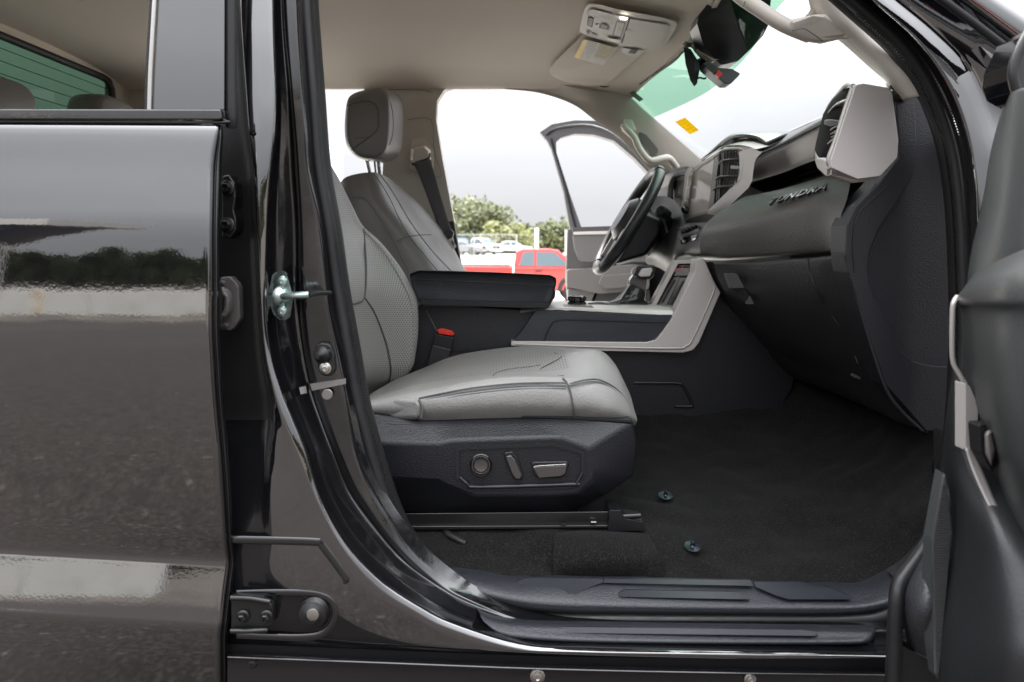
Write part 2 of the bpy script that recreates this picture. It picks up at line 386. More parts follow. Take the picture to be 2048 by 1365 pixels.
_ys = [-600, -100, -30, -8, 3, 6, 8, 10, 12, 14, 17, 20, 24, 29, 34, 42, 50, 57, 64, 77, 90, 200, 1400]; _xs = [-900, -200, -60, -15, 0, 15, 60, 200, 900]
_V = [(x, y, ground_z(y)) for y in _ys for x in _xs]; _k = len(_xs)
_F = [(i * _k + j, i * _k + j + 1, (i + 1) * _k + j + 1, (i + 1) * _k + j) for i in range(len(_ys) - 1) for j in range(_k - 1)]
tag(mesh('ground', _V, _F, gm), kind='structure')

LEAF = []
for i, c in enumerate([(.13, .15, .075), (.20, .21, .08), (.26, .26, .08), (.09, .11, .06)]):
    lm = mat('leaf_green_%d' % i, c, .6, bumps=()); b_ = lm.node_tree.nodes['Principled BSDF']
    b_.inputs['Transmission Weight'].default_value = 0; b_.inputs['Subsurface Weight'].default_value = 0
    LEAF.append(lm)
BARK = mat('bark', (.11, .09, .07), .9, bumps=(('n', 30, .02),))
def tree(x, y, h, w, label, name='broadleaf_tree', tone=0, n=2600, leaf=.32, group=None, lo=.22, seed=1, sparse=.0):
    rnd = random.Random(seed); z0 = ground_z(y); t = grp(name, loc=(x, y, z0), local=True)
    tag(t, label, 'tree', group)
    P = [Vector((0, 0, -.1)), Vector((.05 * w, 0, h * .3)), Vector((-.03 * w, .1, h * .6)), Vector((0, 0, h * .85))]
    tube('trunk', P, [h * .03, h * .008], BARK, t, n=8)
    cl = [(Vector((rnd.uniform(-.42, .42) * w, rnd.uniform(-.35, .35) * w, h * rnd.uniform(lo + .1, .88))), rnd.uniform(.12, .25) * w) for _ in range(15)]
    for c, r in cl[:6]:
        tube('branch', [Vector((0, 0, h * .35)), (c + Vector((0, 0, h * .4))) * .5, c], [h * .012, h * .004], BARK, t, n=5, sub=3)
    V = []; F = []; MI = []
    for i in range(n):
        c, r = cl[rnd.randrange(len(cl))]
        d = Vector((rnd.gauss(0, 1), rnd.gauss(0, 1), rnd.gauss(0, .8))).normalized() * r * (rnd.random() ** .4) * (1.15 + sparse * rnd.random())
        p = c + d; s = leaf * rnd.uniform(.5, 1.2)
        a = Vector((rnd.gauss(0, 1), rnd.gauss(0, 1), rnd.gauss(0, 1))).normalized() * s; b = a.orthogonal().normalized() * s * .6
        k = len(V); V += [p - a, p + b, p + a, p - b]; F.append((k, k + 1, k + 2, k + 3)); MI.append((tone + (1 if rnd.random() < .35 else 0)) % 4 if rnd.random() > .12 else 3)
    o = mesh('crown', V, F, LEAF, t, smooth=False, mi=MI)
    return t
# the trees seen through the driver's doorway
TG = 'trees behind the lot across the road'
def TX(px, y): return (px - CXP) * y / FL
tree(TX(925, 88), 88, 6.2, 9, 'tall grey green tree beside the seat belt buckle, behind the fence', tone=0, seed=3, n=3200, leaf=.36, group=TG, sparse=.5)
tree(TX(968, 84), 84, 5.5, 7, 'bushy dark green tree behind the white pickup truck and fence', tone=0, seed=5, n=2800, group=TG, sparse=.5)
tree(TX(995, 92), 92, 5.2, 6, 'tree with ragged top between the bushy tree and the yellow green one', tone=3, seed=8, n=2200, group=TG, sparse=.6)
tree(TX(1022, 78), 78, 3.6, 5.2, 'yellow green tree at the right end of the chain link fence', tone=1, seed=9, n=2400, leaf=.28, group=TG, sparse=.4, lo=.0)
tree(TX(1046, 80), 80, 3.6, 3.6, 'thin yellow green tree just right of the fence end', tone=2, seed=12, n=700, leaf=.24, group=TG, sparse=.7)
tree(TX(1072, 90), 90, 3.4, 5, 'low dark tree behind the white pole over the red truck', tone=3, seed=14, n=1800, group=TG, sparse=.4, lo=.0)
tree(TX(1100, 86), 86, 3.8, 5, 'rounded green tree between the white pole and the open door', tone=0, seed=15, n=2400, group=TG, sparse=.4, lo=.0)
tree(TX(1128, 88), 88, 3.7, 4, 'low green tree half behind the edge of the open door', tone=0, seed=17, n=1500, group=TG, sparse=.5, lo=.0)
tree(TX(880, 95), 95, 6.0, 9, 'wide tree hidden mostly behind the window pillar and belt', tone=0, seed=19, n=1800, leaf=.4, group=TG)
# low undergrowth along that fence
def hedge(name, x0, x1, y, h, label, n, leaf, seed, tone=0):
    rnd = random.Random(seed); V = []; F = []; MI = []
    for i in range(n):
        x = rnd.uniform(x0, x1); hh = h * (.72 + .28 * math.sin(x * .61) * math.sin(x * .23 + 1) + .12 * math.sin(x * 1.9))
        p = Vector((x, y + rnd.uniform(-1.2, 1.2), ground_z(y) + hh * rnd.random() ** .8)); s = leaf * rnd.uniform(.5, 1.2)
        a = Vector((rnd.gauss(0, 1), rnd.gauss(0, 1), rnd.gauss(0, 1))).normalized() * s; b = a.orthogonal().normalized() * s * .6
        k = len(V); V += [p - a, p + b, p + a, p - b]; F.append((k, k + 1, k + 2, k + 3)); MI.append((tone + (1 if rnd.random() < .3 else 0)) % 4)
    return tag(mesh(name, V, F, LEAF, None, smooth=False, mi=MI), label, None, None, 'stuff')
hedge('undergrowth', -14, 9, 83, 3.4, 'green undergrowth running below the trees behind the fence', 9000, .35, 4)
# the dark wood reflected in the rear door
hedge('distant_wood', -75, 60, -82, 5.2, 'dark belt of trees across the lot behind the photographer', 26000, .9, 6, tone=3)

# white concrete barrier wall across the lot, reflected in the door
WALLM = mat('weathered_white_concrete', (.64, .645, .62), .8, bumps=(('n', 40, .004),), var=((.52, .51, .46), 'n', 1.6, .5, .75))
RUST = mat('rust_stain', (.52, .36, .18), .8, var=((.74, .70, .62), 'n', 3, .4, .6))
w = grp('barrier_wall', loc=(-20, -15, 0)); tag(w, 'low white concrete barrier wall with rust streaks across the asphalt lot', 'wall')
for i in range(7):
    x1 = -7.45 - i * 3.05; boxm('wall_segment', (x1 - 3.03, -15.25, -.05), (x1, -15, .86), WALLM, w, bev=.02)
for x in (-13.2, -11.9, -18):
    plt = [(x, -14.995, .84), (x + .3, -14.995, .84), (x + .24, -14.995, .05), (x + .07, -14.995, .05)]
    mesh('rust_streak', plt, [(0, 1, 2, 3)], RUST, w, smooth=False)
# canopy building reflected at the left of the door
BLUEP = mat('dark_blue_panel', (.02, .03, .07), .4); FASC = mat('pale_fascia', (.62, .61, .58), .6)
cb = grp('canopy_building', loc=(-45, -42, 0)); tag(cb, 'flat roofed building with pale fascia over dark blue wall, behind the photographer', 'building')
boxm('wall', (-70, -50, 0), (-56, -41, 8.0), BLUEP, cb); loft('canopy_panel', [[Vector((-70, -40.5, 4.0)), Vector((-36, -40.5, 4.0)), Vector((-29.6, -40.5, 8.2)), Vector((-70, -40.5, 8.2))], [Vector((-70, -50, 4.0)), Vector((-38, -50, 4.0)), Vector((-31, -50, 8.2)), Vector((-70, -50, 8.2))]], BLUEP, cb); boxm('fascia', (-71, -51, 8.2), (-28.6, -39.5, 10.4), FASC, cb, bev=.05)
for x in (-52, -42, -33): tube('canopy_post', [Vector((x, -42, 0)), Vector((x, -42, 3.95))], .14, FASC, cb, sub=1)
for x in (-68, -62): boxm('window', (x, -41.02, .9), (x + 3.2, -40.96, 2.4), GLOSS, cb)

# chain link fence
GALV = mat('galvanised_wire', (.42, .43, .42), .5, metal=.5)
fy = 64.0; fz = ground_z(fy); fx0, fx1 = TX(780, fy), TX(1034, fy); ftop = fz + 1.98
fc = grp('chain_link_fence', loc=(fx0, fy, fz)); tag(fc, 'chain link fence on steel posts in front of the white pickup truck', 'fence')
V = []; F = []; st = .16; x = fx0 - 2
while x < fx1:
    for sgn in (1, -1):
        xa, xb = (x, x + 1.9) if sgn > 0 else (x + 1.9, x)
        ta = 0; za, zb = fz + .05, ftop
        if max(xa, xb) > fx1 or min(xa, xb) < fx0: continue
        k = len(V); wd = .006
        V += [(xa - wd, fy, za), (xa + wd, fy, za), (xb + wd, fy, zb), (xb - wd, fy, zb)]; F.append((k, k + 1, k + 2, k + 3))
    x += st
tag(mesh('wire_mesh', V, F, GALV, fc, smooth=False), kind='stuff')
for px in (800, 850, 900, 948, 992, 1033):
    X = TX(px, fy); tube('fence_post', [Vector((X, fy, fz)), Vector((X, fy, ftop + .06))], .045 if px != 1033 else .08, GALV, fc, sub=1)
    if px != 1033: tube('barb_arm', [Vector((X, fy, ftop)), Vector((X - .3, fy - .1, ftop + .32))], .02, GALV, fc, sub=1)
tube('top_rail', [Vector((fx0, fy, ftop)), Vector((fx1, fy, ftop))], .025, GALV, fc, sub=1)
tube('mid_rail', [Vector((fx0, fy, fz + .95)), Vector((fx1, fy, fz + .95))], .02, GALV, fc, sub=1)
# white poles
WPOLE = mat('white_painted_steel', (.78, .78, .75), .4)
for px, y, top, r, lb in ((1073.5, 40, 458, .11, 'thick white pole rising behind the roof of the red pickup'), (1132, 46, 462, .06, 'thin white pole close to the edge of the open door')):
    X = TX(px, y); zt = EYE - (top - HYP) * y / FL; z0 = ground_z(y)
    p = grp('light_pole', loc=(X, y, z0)); tag(p, lb, 'pole', 'white poles in the lot')
    tube('pole_shaft', [Vector((X, y, z0)), Vector((X, y, zt))], r, WPOLE, p, sub=1, n=12)
    boxm('pole_base', (X - .2, y - .2, z0 - .02), (X + .2, y + .2, z0 + .25), WALLM, p, bev=.02)
    boxm('pole_cap', (X - r * 1.2, y - r * 1.2, zt - .04), (X + r * 1.2, y + r * 1.2, zt + .03), WPOLE, p, bev=.01)
# pale blue tower far away
TWR = mat('pale_blue_tower_paint', (.42, .50, .55), .6); X = TX(672, 300)
tw = grp('storage_tower', loc=(X, 300, .3)); tag(tw, 'pale blue round tower standing far away behind the rear window', 'tower')
lathe('tower_shaft', Vector((X, 300, 0)), (0, 0, 1), [(2.9, 0), (2.9, 34), (2.7, 41)], TWR, tw, n=28)
lathe('tower_collar', Vector((X, 300, 0)), (0, 0, 1), [(2.8, 41), (3.7, 42), (3.7, 43.2), (2.8, 44)], TWR, tw, n=28)
lathe('tower_top', Vector((X, 300, 0)), (0, 0, 1), [(2.6, 44), (2.6, 48), (1.9, 49)], TWR, tw, n=28)
SHEDM = mat('beige_shed_wall', (.55, .45, .30), .8)
sh = grp('low_building', loc=(TX(690, 120), 120, .3)); tag(sh, 'low tan building just visible below the pale blue tower', 'building')
boxm('wall', (TX(560, 120), 120, .3), (TX(760, 120), 130, 12.2), SHEDM, sh); boxm('roof', (TX(555, 120), 119.5, 12.2), (TX(765, 120), 130.5, 12.6), FASC, sh)

# ---- parked pickups and cars
TYRE = mat('tyre_rubber', (.02, .02, .02), .8); RIM = mat('alloy_rim', (.45, .45, .46), .35, metal=.8)
CARGL = mat('car_window_glass', (.10, .14, .16), .15, ior=1.45); TRIMK = mat('black_exterior_trim', (.02, .02, .02), .5)
HEADM = mat('headlamp_lens', (.7, .7, .7), .15); TURN = mat('orange_lens', (.75, .25, .04), .3)
def ploop(prof, y): return [Vector((x, y, z)) for x, z in prof]
def vehicle(name, label, cat, loc, rot, paint, kind='pickup', group='vehicles parked in the lot', flare=True):
    t = grp(name, loc=loc, local=True); t.rotation_euler = (0, 0, rot); tag(t, label, cat, group)
    w = .9
    if kind == 'pickup':
        low = [(1.0, .42), (1.0, .98), (.85, 1.05), (.1, 1.13), (-1.85, 1.15), (-1.85, .40)]
        gh = [(.12, 1.12), (-.52, 1.66), (-.75, 1.70), (-1.62, 1.70), (-1.78, 1.62), (-1.86, 1.14)]
        bed = [(-1.89, .46), (-1.89, 1.15), (-3.55, 1.17), (-3.6, .5)]; wheels = (0, -3.0)
        wins = [[(-.16, 1.17), (-.60, 1.58), (-1.16, 1.60), (-1.16, 1.17)], [(-1.24, 1.18), (-1.24, 1.60), (-1.56, 1.59), (-1.70, 1.18)]]
        ws = ((.07, 1.17), (-.50, 1.64))
    else:
        low = [(1.0, .35), (1.0, .70), (.8, .80), (0, .90), (-2.5, .95), (-3.3, .92), (-3.4, .4)]
        gh = [(.0, .90), (-.75, 1.33), (-1.1, 1.40), (-1.9, 1.38), (-2.7, .94)]; bed = None; wheels = (.1, -2.5)
        wins = [[(-.3, .95), (-.85, 1.28), (-1.3, 1.32), (-1.3, .95)], [(-1.38, .95), (-1.38, 1.32), (-1.9, 1.3), (-2.3, .96)]]; ws = ((-.03, .93), (-.72, 1.32))
    loft('body', [ploop(low, -w + .05), ploop(low, -w), ploop(low, w), ploop(low, w - .0)][1:3], paint, t, bev=.05, seg=3)
    top = [(x * .97 - .03, z) for x, z in gh]
    def ghl(y, top_in):
        zlo = min(z for _, z in gh); zhi = max(z for _, z in gh)
        return [Vector((x, (abs(y) - top_in * (z - zlo) / (zhi - zlo)) * (1 if y > 0 else -1), z)) for x, z in gh]
    loft('cab', [ghl(-w + .03, .17), ghl(w - .03, .17)], paint, t, bev=.05, seg=3)
    if bed:
        loft('bed', [ploop(bed, -w), ploop(bed, w)], paint, t, bev=.03)
        mesh('bed_opening', [(-1.97, -w + .08, 1.178), (-3.52, -w + .08, 1.19), (-3.52, w - .08, 1.19), (-1.97, w - .08, 1.178)], [(0, 1, 2, 3)], TRIMK, t, smooth=False)
    zlo = min(z for _, z in gh); zhi = max(z for _, z in gh)
    for s in (-1, 1):
        for wn_ in wins:
            pts = [Vector((x, s * (w - .03 - .17 * (z - zlo) / (zhi - zlo) + .004), z)) for x, z in wn_]
            pts2 = [p + Vector((0, s * .012, 0)) for p in pts]
            loft('window', [pts, pts2], CARGL, t)
        loft('mirror', [[Vector((.02, s * (w - .02), 1.14)), Vector((-.22, s * (w - .02), 1.14)), Vector((-.22, s * (w - .02), 1.28)), Vector((-.05, s * (w - .02), 1.28))],
                        [Vector((.02, s * (w + .2), 1.13)), Vector((-.20, s * (w + .2), 1.13)), Vector((-.20, s * (w + .2), 1.32)), Vector((-.03, s * (w + .2), 1.32))]], TRIMK, t, bev=.02)
        loft('door_handle', [[Vector((-1.0, s * w, 1.0)), Vector((-1.18, s * w, 1.0)), Vector((-1.18, s * w, 1.05)), Vector((-1.0, s * w, 1.05))],
                             [Vector((-1.0, s * (w + .03), 1.0)), Vector((-1.18, s * (w + .03), 1.0)), Vector((-1.18, s * (w + .03), 1.05)), Vector((-1.0, s * (w + .03), 1.05))]], TRIMK, t)
        hd = [Vector((1.005, s * .52, .72)), Vector((1.005, s * .88, .72)), Vector((1.005, s * .88, .92)), Vector((1.005, s * .55, .90))]
        loft('headlight', [hd, [p + Vector((.02, 0, 0)) for p in hd]], HEADM, t)
        tl = [Vector((1.006, s * .80, .60)), Vector((1.006, s * .90, .60)), Vector((1.006, s * .90, .70)), Vector((1.006, s * .80, .70))]
        loft('turn_signal', [tl, [p + Vector((.02, 0, 0)) for p in tl]], TURN, t)
        for wx in wheels:
            tw_ = lathe('wheel', Vector((wx, s * (w - .22), .38)), (0, s, 0), [(.30, 0), (.38, .02), (.38, .20), (.34, .23), (.24, .235)], TYRE, t, n=22)
            lathe('rim', Vector((wx, s * (w - .22), .38)), (0, s, 0), [(.23, .2), (.235, .238), (.20, .242), (.17, .215), (.06, .215), (.05, .24), (.01, .24)], RIM, tw_, n=16)
            if flare:
                arc = [Vector((wx + .47 * math.cos(a), s * (w + .01), .42 + .45 * math.sin(a))) for a in [math.pi * k / 10 for k in range(11)]]
                tube('wheel_arch', arc, .07, TRIMK, t, n=6, sub=2, ry=.04)
    for xs_ in (-.02, -1.20) if kind == 'pickup' else ():
        for s in (-1, 1): tube('door_seam', [Vector((xs_, s * (w + .002), .5)), Vector((xs_, s * (w + .002), 1.12))], .008, TRIMK, t, sub=1, n=4)
    a, b = ws
    q = [Vector((a[0] + .02, -w + .14, a[1])), Vector((a[0] + .02, w - .14, a[1])), Vector((b[0] + .02, w - .28, b[1])), Vector((b[0] + .02, -w + .28, b[1]))]
    loft('windshield', [q, [p + Vector((.012, 0, .01)) for p in q]], CARGL, t)
    boxm('grille', (1.0, -.5, .62), (1.03, .5, .90), TRIMK, t, bev=.01); boxm('bumper', (.98, -w, .38), (1.14, w, .58), TRIMK if flare else paint, t, bev=.03)
    return t
REDP = mat('red_car_paint', (.55, .03, .025), .25, ior=1.6, coat=.5); WHTP = mat('white_car_paint', (.75, .76, .76), .25, coat=.4); BLUP = mat('blue_car_paint', (.10, .28, .55), .3, coat=.4); GRYP = mat('grey_car_paint', (.25, .26, .28), .3, coat=.4)
vehicle('parked_pickup', 'red extended cab pickup truck seen through the open driver door', 'pickup truck', (TX(1150, 20.7), 20.7 + .9, ground_z(20.7)), 0, REDP)
vehicle('parked_pickup', 'white pickup truck parked behind the chain link fence', 'pickup truck', (TX(978, 68), 68, ground_z(68)), math.radians(-42), WHTP, flare=False)
vehicle('parked_pickup', 'blue pickup truck left of the white one behind the fence', 'pickup truck', (TX(928, 71), 71, ground_z(71)), math.radians(-50), BLUP, flare=False)
vehicle('parked_car', 'dark grey car in front of the white pickup, low behind the fence', 'car', (TX(948, 66.2), 66.2, ground_z(66)), math.radians(-15), GRYP, kind='car', flare=False)
vehicle('parked_car', 'low white car beyond the fence end above the bed of the red pickup', 'car', (TX(1046, 74), 74, ground_z(74)), 0, WHTP, kind='car', flare=False)
# ================================================================== THE BLACK PICKUP
TRUCK = grp('pickup_truck', loc=(0, 1.9, 0))
tag(TRUCK, 'black crew cab pickup truck with its front doors open onto a grey leather cabin', 'pickup truck')
# ---- rear door (closed), skin with its belt line, crease and flared foot
rd = grp('rear_door', TRUCK)
prof = [(249, 434, .9790), (262, 434, .9735), (330, 422, .9685), (400, 420, .9625), (460, 419, .9582), (560, 419, .9563), (656, 419, .9550), (720, 422, .9560), (800, 427, .960), (900, 436, .969), (1000, 443, .982), (1068, 448, .9915),
        (1102, 451, .9975), (1120, 453, .9998), (1130, 453.5, .9994), (1146, 451.5, .9972), (1190, 446, .9908), (1238, 441, .9841), (1252, 439, .9826), (1272, 437, .9835), (1320, 437, .988), (1420, 438, 1.001)]
rows = []
for (y, xr, Y) in prof:
    t = (y - 490) / 850.0; sl = .006 if y < 640 else .006 + .05 * min(1, (y - 640) / 450)
    rows.append([(x, y - sl * (xr - x), Y) for x in (-760, -400, -70, 60, 180, 300, 380, xr - 14, xr - 4)] + [(xr, y, Y + .0015)])
sheet('door_skin', rows, PAINT, rd, nr=5, nc=3, thick=.0)
# rolled front edge of that door
edge = []
for (y, xr, Y) in prof:
    w_ = 12 if y < 300 else (21 if y < 1068 else 18)
    if y < 262: w_ = 4
    edge.append([(xr, y, Y + .0015), (xr + w_ * .25, y, Y + .003), (xr + w_ * .45, y, Y + .012), (xr + w_ * .62, y, Y + .010), (xr + w_ * .9, y, Y + .016), (xr + w_, y, Y + .030), (xr + w_ - 10, y, Y + .06)])
sheet('door_edge', edge, PAINT_IN, rd, nr=4, nc=3)
# belt moulding and window frame of the rear door
plate('belt_moulding', [(-760, 217, 0), (441, 219, 4), (443, 240, 5), (-760, 238, 0)], .972, .03, PAINT_IN, rd, bev=.004, seg=3)
tube('belt_lip', [(-760, 243.5, .977), (-60, 243.5, .977), (200, 244.5, .977), (441, 245.5, .977), (446, 240, .982), (447, 222, .985)], .0022, RUBBER, rd, sub=3)
plate('pillar_applique', [(303, 220), (318, -60), (449, -60), (448, 220)], .988, .012, PAINT, rd, bev=.001)
tube('window_channel', [(299, 220, .985), (301, 150, .985), (306, 60, .985), (313, -60, .985)], .0034, STEEL, rd, sub=3)
tube('glass_run', [(294, 220, .995), (296, 150, .995), (301, 60, .995), (308, -60, .995)], .0035, RUBBER_D, rd, sub=3)
tube('pillar_weatherstrip', [(461, -60, 1.0), (462, 60, 1.0), (462, 150, 1.0), (463, 235, 1.0), (463, 254, 1.003)], .0085, RUBBER, rd, sub=3, ry=.008)
# ---- front door aperture: outer ridge, recess, jamb, from roof to sill
bs = grp('body_side', TRUCK)
ST = [  # stations: each is cavity, ridge, groove, jamb (picture x,y and distance)
 [(425, -60, 1.09), (468, -60, 1.07), (476, -60, 1.036), (500, -60, 1.034), (546, -60, 1.036), (549, -60, 1.07), (562, -60, 1.08), (566, -60, 1.055), (592, -60, 1.055), (604, -60, 1.10)],
 [(425, 60, 1.09), (472, 60, 1.07), (481, 60, 1.028), (505, 60, 1.026), (549, 60, 1.028), (552, 60, 1.07), (567, 60, 1.08), (572, 60, 1.055), (597, 60, 1.055), (608, 60, 1.10)],
 [(425, 171, 1.09), (478, 171, 1.07), (489, 171, 1.022), (512, 171, 1.020), (553, 171, 1.022), (556, 171, 1.07), (577, 171, 1.08), (582, 171, 1.055), (604, 171, 1.06), (616, 171, 1.10)],
 [(425, 260, 1.09), (486, 260, 1.075), (496, 260, 1.019), (514, 260, 1.016), (551, 260, 1.018), (556, 260, 1.08), (582, 260, 1.09), (590, 260, 1.065), (610, 260, 1.07), (622, 260, 1.10)],
 [(425, 342, 1.09), (500, 342, 1.075), (507, 342, 1.018), (514, 342, 1.014), (543, 342, 1.017), (549, 342, 1.08), (586, 342, 1.10), (596, 342, 1.075), (616, 342, 1.08), (630, 342, 1.11)],
 [(425, 450, 1.09), (506, 450, 1.075), (512, 450, 1.03), (516, 450, 1.014), (536, 450, 1.02), (543, 450, 1.08), (592, 450, 1.11), (601, 450, 1.085), (640, 450, 1.095), (652, 450, 1.12)],
 [(425, 604, 1.09), (513, 604, 1.075), (519, 604, 1.03), (522, 604, 1.014), (533, 604, 1.02), (541, 604, 1.08), (594, 604, 1.12), (604, 604, 1.095), (655, 604, 1.10), (668, 604, 1.12)],
 [(425, 706, 1.085), (520, 706, 1.07), (526, 706, 1.025), (530, 706, 1.012), (543, 706, 1.018), (552, 706, 1.08), (606, 706, 1.12), (614, 706, 1.10), (672, 706, 1.105), (690, 706, 1.12)],
 [(425, 783, 1.08), (532, 783, 1.06), (541, 783, 1.02), (547, 783, 1.010), (565, 783, 1.015), (575, 783, 1.08), (622, 783, 1.12), (632, 783, 1.10), (688, 783, 1.105), (706, 783, 1.12)],
 [(425, 840, 1.075), (536, 840, 1.055), (548, 840, 1.016), (565, 840, 1.008), (588, 840, 1.012), (598, 840, 1.075), (640, 840, 1.115), (652, 840, 1.10), (697, 840, 1.105), (718, 840, 1.12)],
 [(425, 900, 1.060), (530, 900, 1.040), (545, 900, 1.012), (590, 900, 1.006), (612, 900, 1.010), (622, 900, 1.07), (662, 900, 1.11), (677, 900, 1.10), (708, 900, 1.105), (732, 900, 1.12)],
 [(425, 980, 1.045), (524, 985, 1.025), (542, 990, 1.007), (630, 996, 1.004), (643, 998, 1.008), (655, 996, 1.07), (695, 982, 1.11), (712, 978, 1.10), (736, 972, 1.105), (760, 965, 1.12)],
 [(425, 1060, 1.030), (522, 1070, 1.014), (545, 1076, 1.004), (680, 1092, 1.002), (695, 1090, 1.007), (708, 1084, 1.07), (750, 1058, 1.11), (762, 1052, 1.10), (778, 1040, 1.105), (800, 1030, 1.12)],
 [(425, 1140, 1.024), (522, 1150, 1.010), (550, 1158, 1.003), (745, 1172, 1.002), (764, 1162, 1.007), (778, 1152, 1.07), (806, 1122, 1.11), (812, 1112, 1.10), (822, 1104, 1.105), (845, 1088, 1.12)],
 [(425, 1200, 1.022), (526, 1210, 1.008), (680, 1222, 1.003), (822, 1221, 1.003), (836, 1211, 1.008), (846, 1198, 1.06), (872, 1172, 1.10), (876, 1166, 1.10), (884, 1160, 1.105), (905, 1140, 1.12)],
 [(425, 1240, 1.018), (560, 1250, 1.008), (750, 1260, 1.004), (890, 1256, 1.004), (905, 1246, 1.009), (915, 1232, 1.05), (938, 1208, 1.09), (942, 1202, 1.09), (950, 1196, 1.10), (965, 1180, 1.12)],
 [(425, 1262, 1.018), (640, 1276, 1.008), (850, 1290, 1.004), (1025, 1296, 1.004), (1042, 1288, 1.009), (1050, 1276, 1.045), (1060, 1250, 1.08), (1062, 1244, 1.085), (1066, 1238, 1.10), (1072, 1222, 1.12)],
 [(425, 1275, 1.018), (760, 1292, 1.008), (1000, 1302, 1.004), (1165, 1304, 1.004), (1178, 1297, 1.009), (1182, 1284, 1.04), (1186, 1258, 1.08), (1188, 1252, 1.085), (1190, 1246, 1.10), (1192, 1230, 1.12)],
 [(425, 1284, 1.018), (900, 1305, 1.008), (1200, 1311, 1.004), (1395, 1308, 1.004), (1400, 1301, 1.009), (1402, 1288, 1.04), (1402, 1262, 1.08), (1402, 1256, 1.085), (1402, 1248, 1.10), (1402, 1232, 1.12)],
 [(425, 1286, 1.018), (1100, 1314, 1.008), (1500, 1318, 1.004), (1850, 1315, 1.004), (1852, 1308, 1.009), (1852, 1296, 1.04), (1852, 1266, 1.08), (1852, 1258, 1.085), (1852, 1250, 1.10), (1852, 1234, 1.12)]]
def bmf(u, v):
    if u < .17: return 0 if v < .47 else 3
    return 1 if (u < .50) else 2  # outer ridge, then the recess
for r_ in ST[:8]: r_[1] = (r_[2][0] - 3.5, r_[1][1], r_[1][2])
sheet('aperture_frame', ST, [CAVITY, PAINT, PAINT_IN, EDGE_REFL], bs, nr=5, mode='ch', it=3, q=.13, matfn=bmf, ang=180)
# the recess in the painted side that carries the hinge check, and its pressed ribs
def rib(name, pts, r, m=PAINT, par=bs, **k): return tube(name, pts, r, m, par, n=10, **k)
RB = dict(sub=6)
rib('pressed_rib', [(464, 1080, 1.0085), (560, 1082, 1.0035), (636, 1085, 1.0025), (645, 1092, 1.0025), (690, 1154, 1.0025), (686, 1161, 1.0035)], .0058, PAINT_IN, ry=.0016, **RB)
rib('pressed_rib', [(474, 1188, 1.0085), (560, 1186, 1.0038), (630, 1189, 1.0032), (662, 1204, 1.0030), (670, 1235, 1.0034), (650, 1266, 1.005), (600, 1276, 1.0065), (474, 1272, 1.010)], .0052, PAINT_IN, ry=.0014, **RB)
# weld flash / white sealer seam across the jamb
loft('sealer_seam', [[(572, 782, 1.09), (574, 796, 1.088), (574, 798, 1.092), (572, 784, 1.094)], [(612, 772, 1.108), (614, 786, 1.106), (614, 788, 1.11), (612, 774, 1.112)]], SILVER_D, bs)
loft('sealer_seam', [[(620, 768, 1.094), (624, 782, 1.094), (624, 782, 1.10), (620, 768, 1.10)], [(692, 757, 1.098), (692, 768, 1.098), (692, 768, 1.104), (692, 757, 1.104)]], SILVER_D, bs)
# rubber seals
seal_path = [(610, -60, 1.115), (613, 20, 1.115), (619, 100, 1.115), (626, 190, 1.115), (637, 330, 1.12), (659, 458, 1.125), (676, 580, 1.13), (696, 693, 1.13), (713, 790, 1.13), (730, 860, 1.13), (756, 950, 1.13),
             (781, 1022, 1.13), (812, 1083, 1.13), (862, 1143, 1.13), (920, 1186, 1.13), (990, 1217, 1.13), (1090, 1234, 1.125), (1250, 1237, 1.12), (1450, 1238, 1.12), (1690, 1238, 1.12), (1775, 1222, 1.12), (1830, 1160, 1.13),
             (1880, 1050, 1.14), (1912, 900, 1.15), (1926, 700, 1.155), (1924, 520, 1.155), (1915, 380, 1.155), (1895, 270, 1.155), (1855, 170, 1.15), (1800, 92, 1.145), (1722, 20, 1.14), (1630, -60, 1.13)]
tube('door_seal', seal_path, .0105, RUBBER, bs, n=14, sub=6, ry=.013)
def off(path, d, dy):
    out = []
    for i, p in enumerate(path):
        a = Vector(path[max(0, i - 1)][:2]); b = Vector(path[min(len(path) - 1, i + 1)][:2]); t = (b - a).normalized(); nrm = Vector((t.y, -t.x))
        out.append((p[0] + nrm.x * d, p[1] + nrm.y * d, p[2] + dy))
    return out
inner = off(seal_path, 15, .018)
def seg(path, a, b): return path[a:b]
tube('seal_lip', seg(inner, 0, 14), .0075, RUBBER_D, bs, n=10, sub=6, ry=.016)
tube('seal_lip', seg(inner, 20, 32), .0085, RUBBER_D, bs, n=10, sub=6, ry=.016)
# fine ribs of the seal's inner channel
V = []; F = []
for a, b in ((6, 14), (21, 31)):
    P = cr([W(p) for p in off(seal_path, 12.5, -.001)[a:b]], 60)
    acc = 0
    for i in range(1, len(P)):
        acc += (P[i] - P[i - 1]).length
        if acc > .0044:
            acc = 0; t = (P[i] - P[i - 1]).normalized(); s = t.cross(Vector((0, 1, 0))).normalized() * .0022; t = t * .001; k = len(V); q = P[i]
            V += [q - s - t, q + s - t, q + s + t, q - s + t]; V += [v + Vector((0, .004, 0)) for v in V[-4:]]
            F += [(k, k + 1, k + 2, k + 3), (k, k + 4, k + 5, k + 1), (k + 1, k + 5, k + 6, k + 2), (k + 2, k + 6, k + 7, k + 3), (k + 3, k + 7, k + 4, k)]
tag(mesh('seal_ribs', V, F, RUBBER_D, bs, smooth=False), kind='stuff')
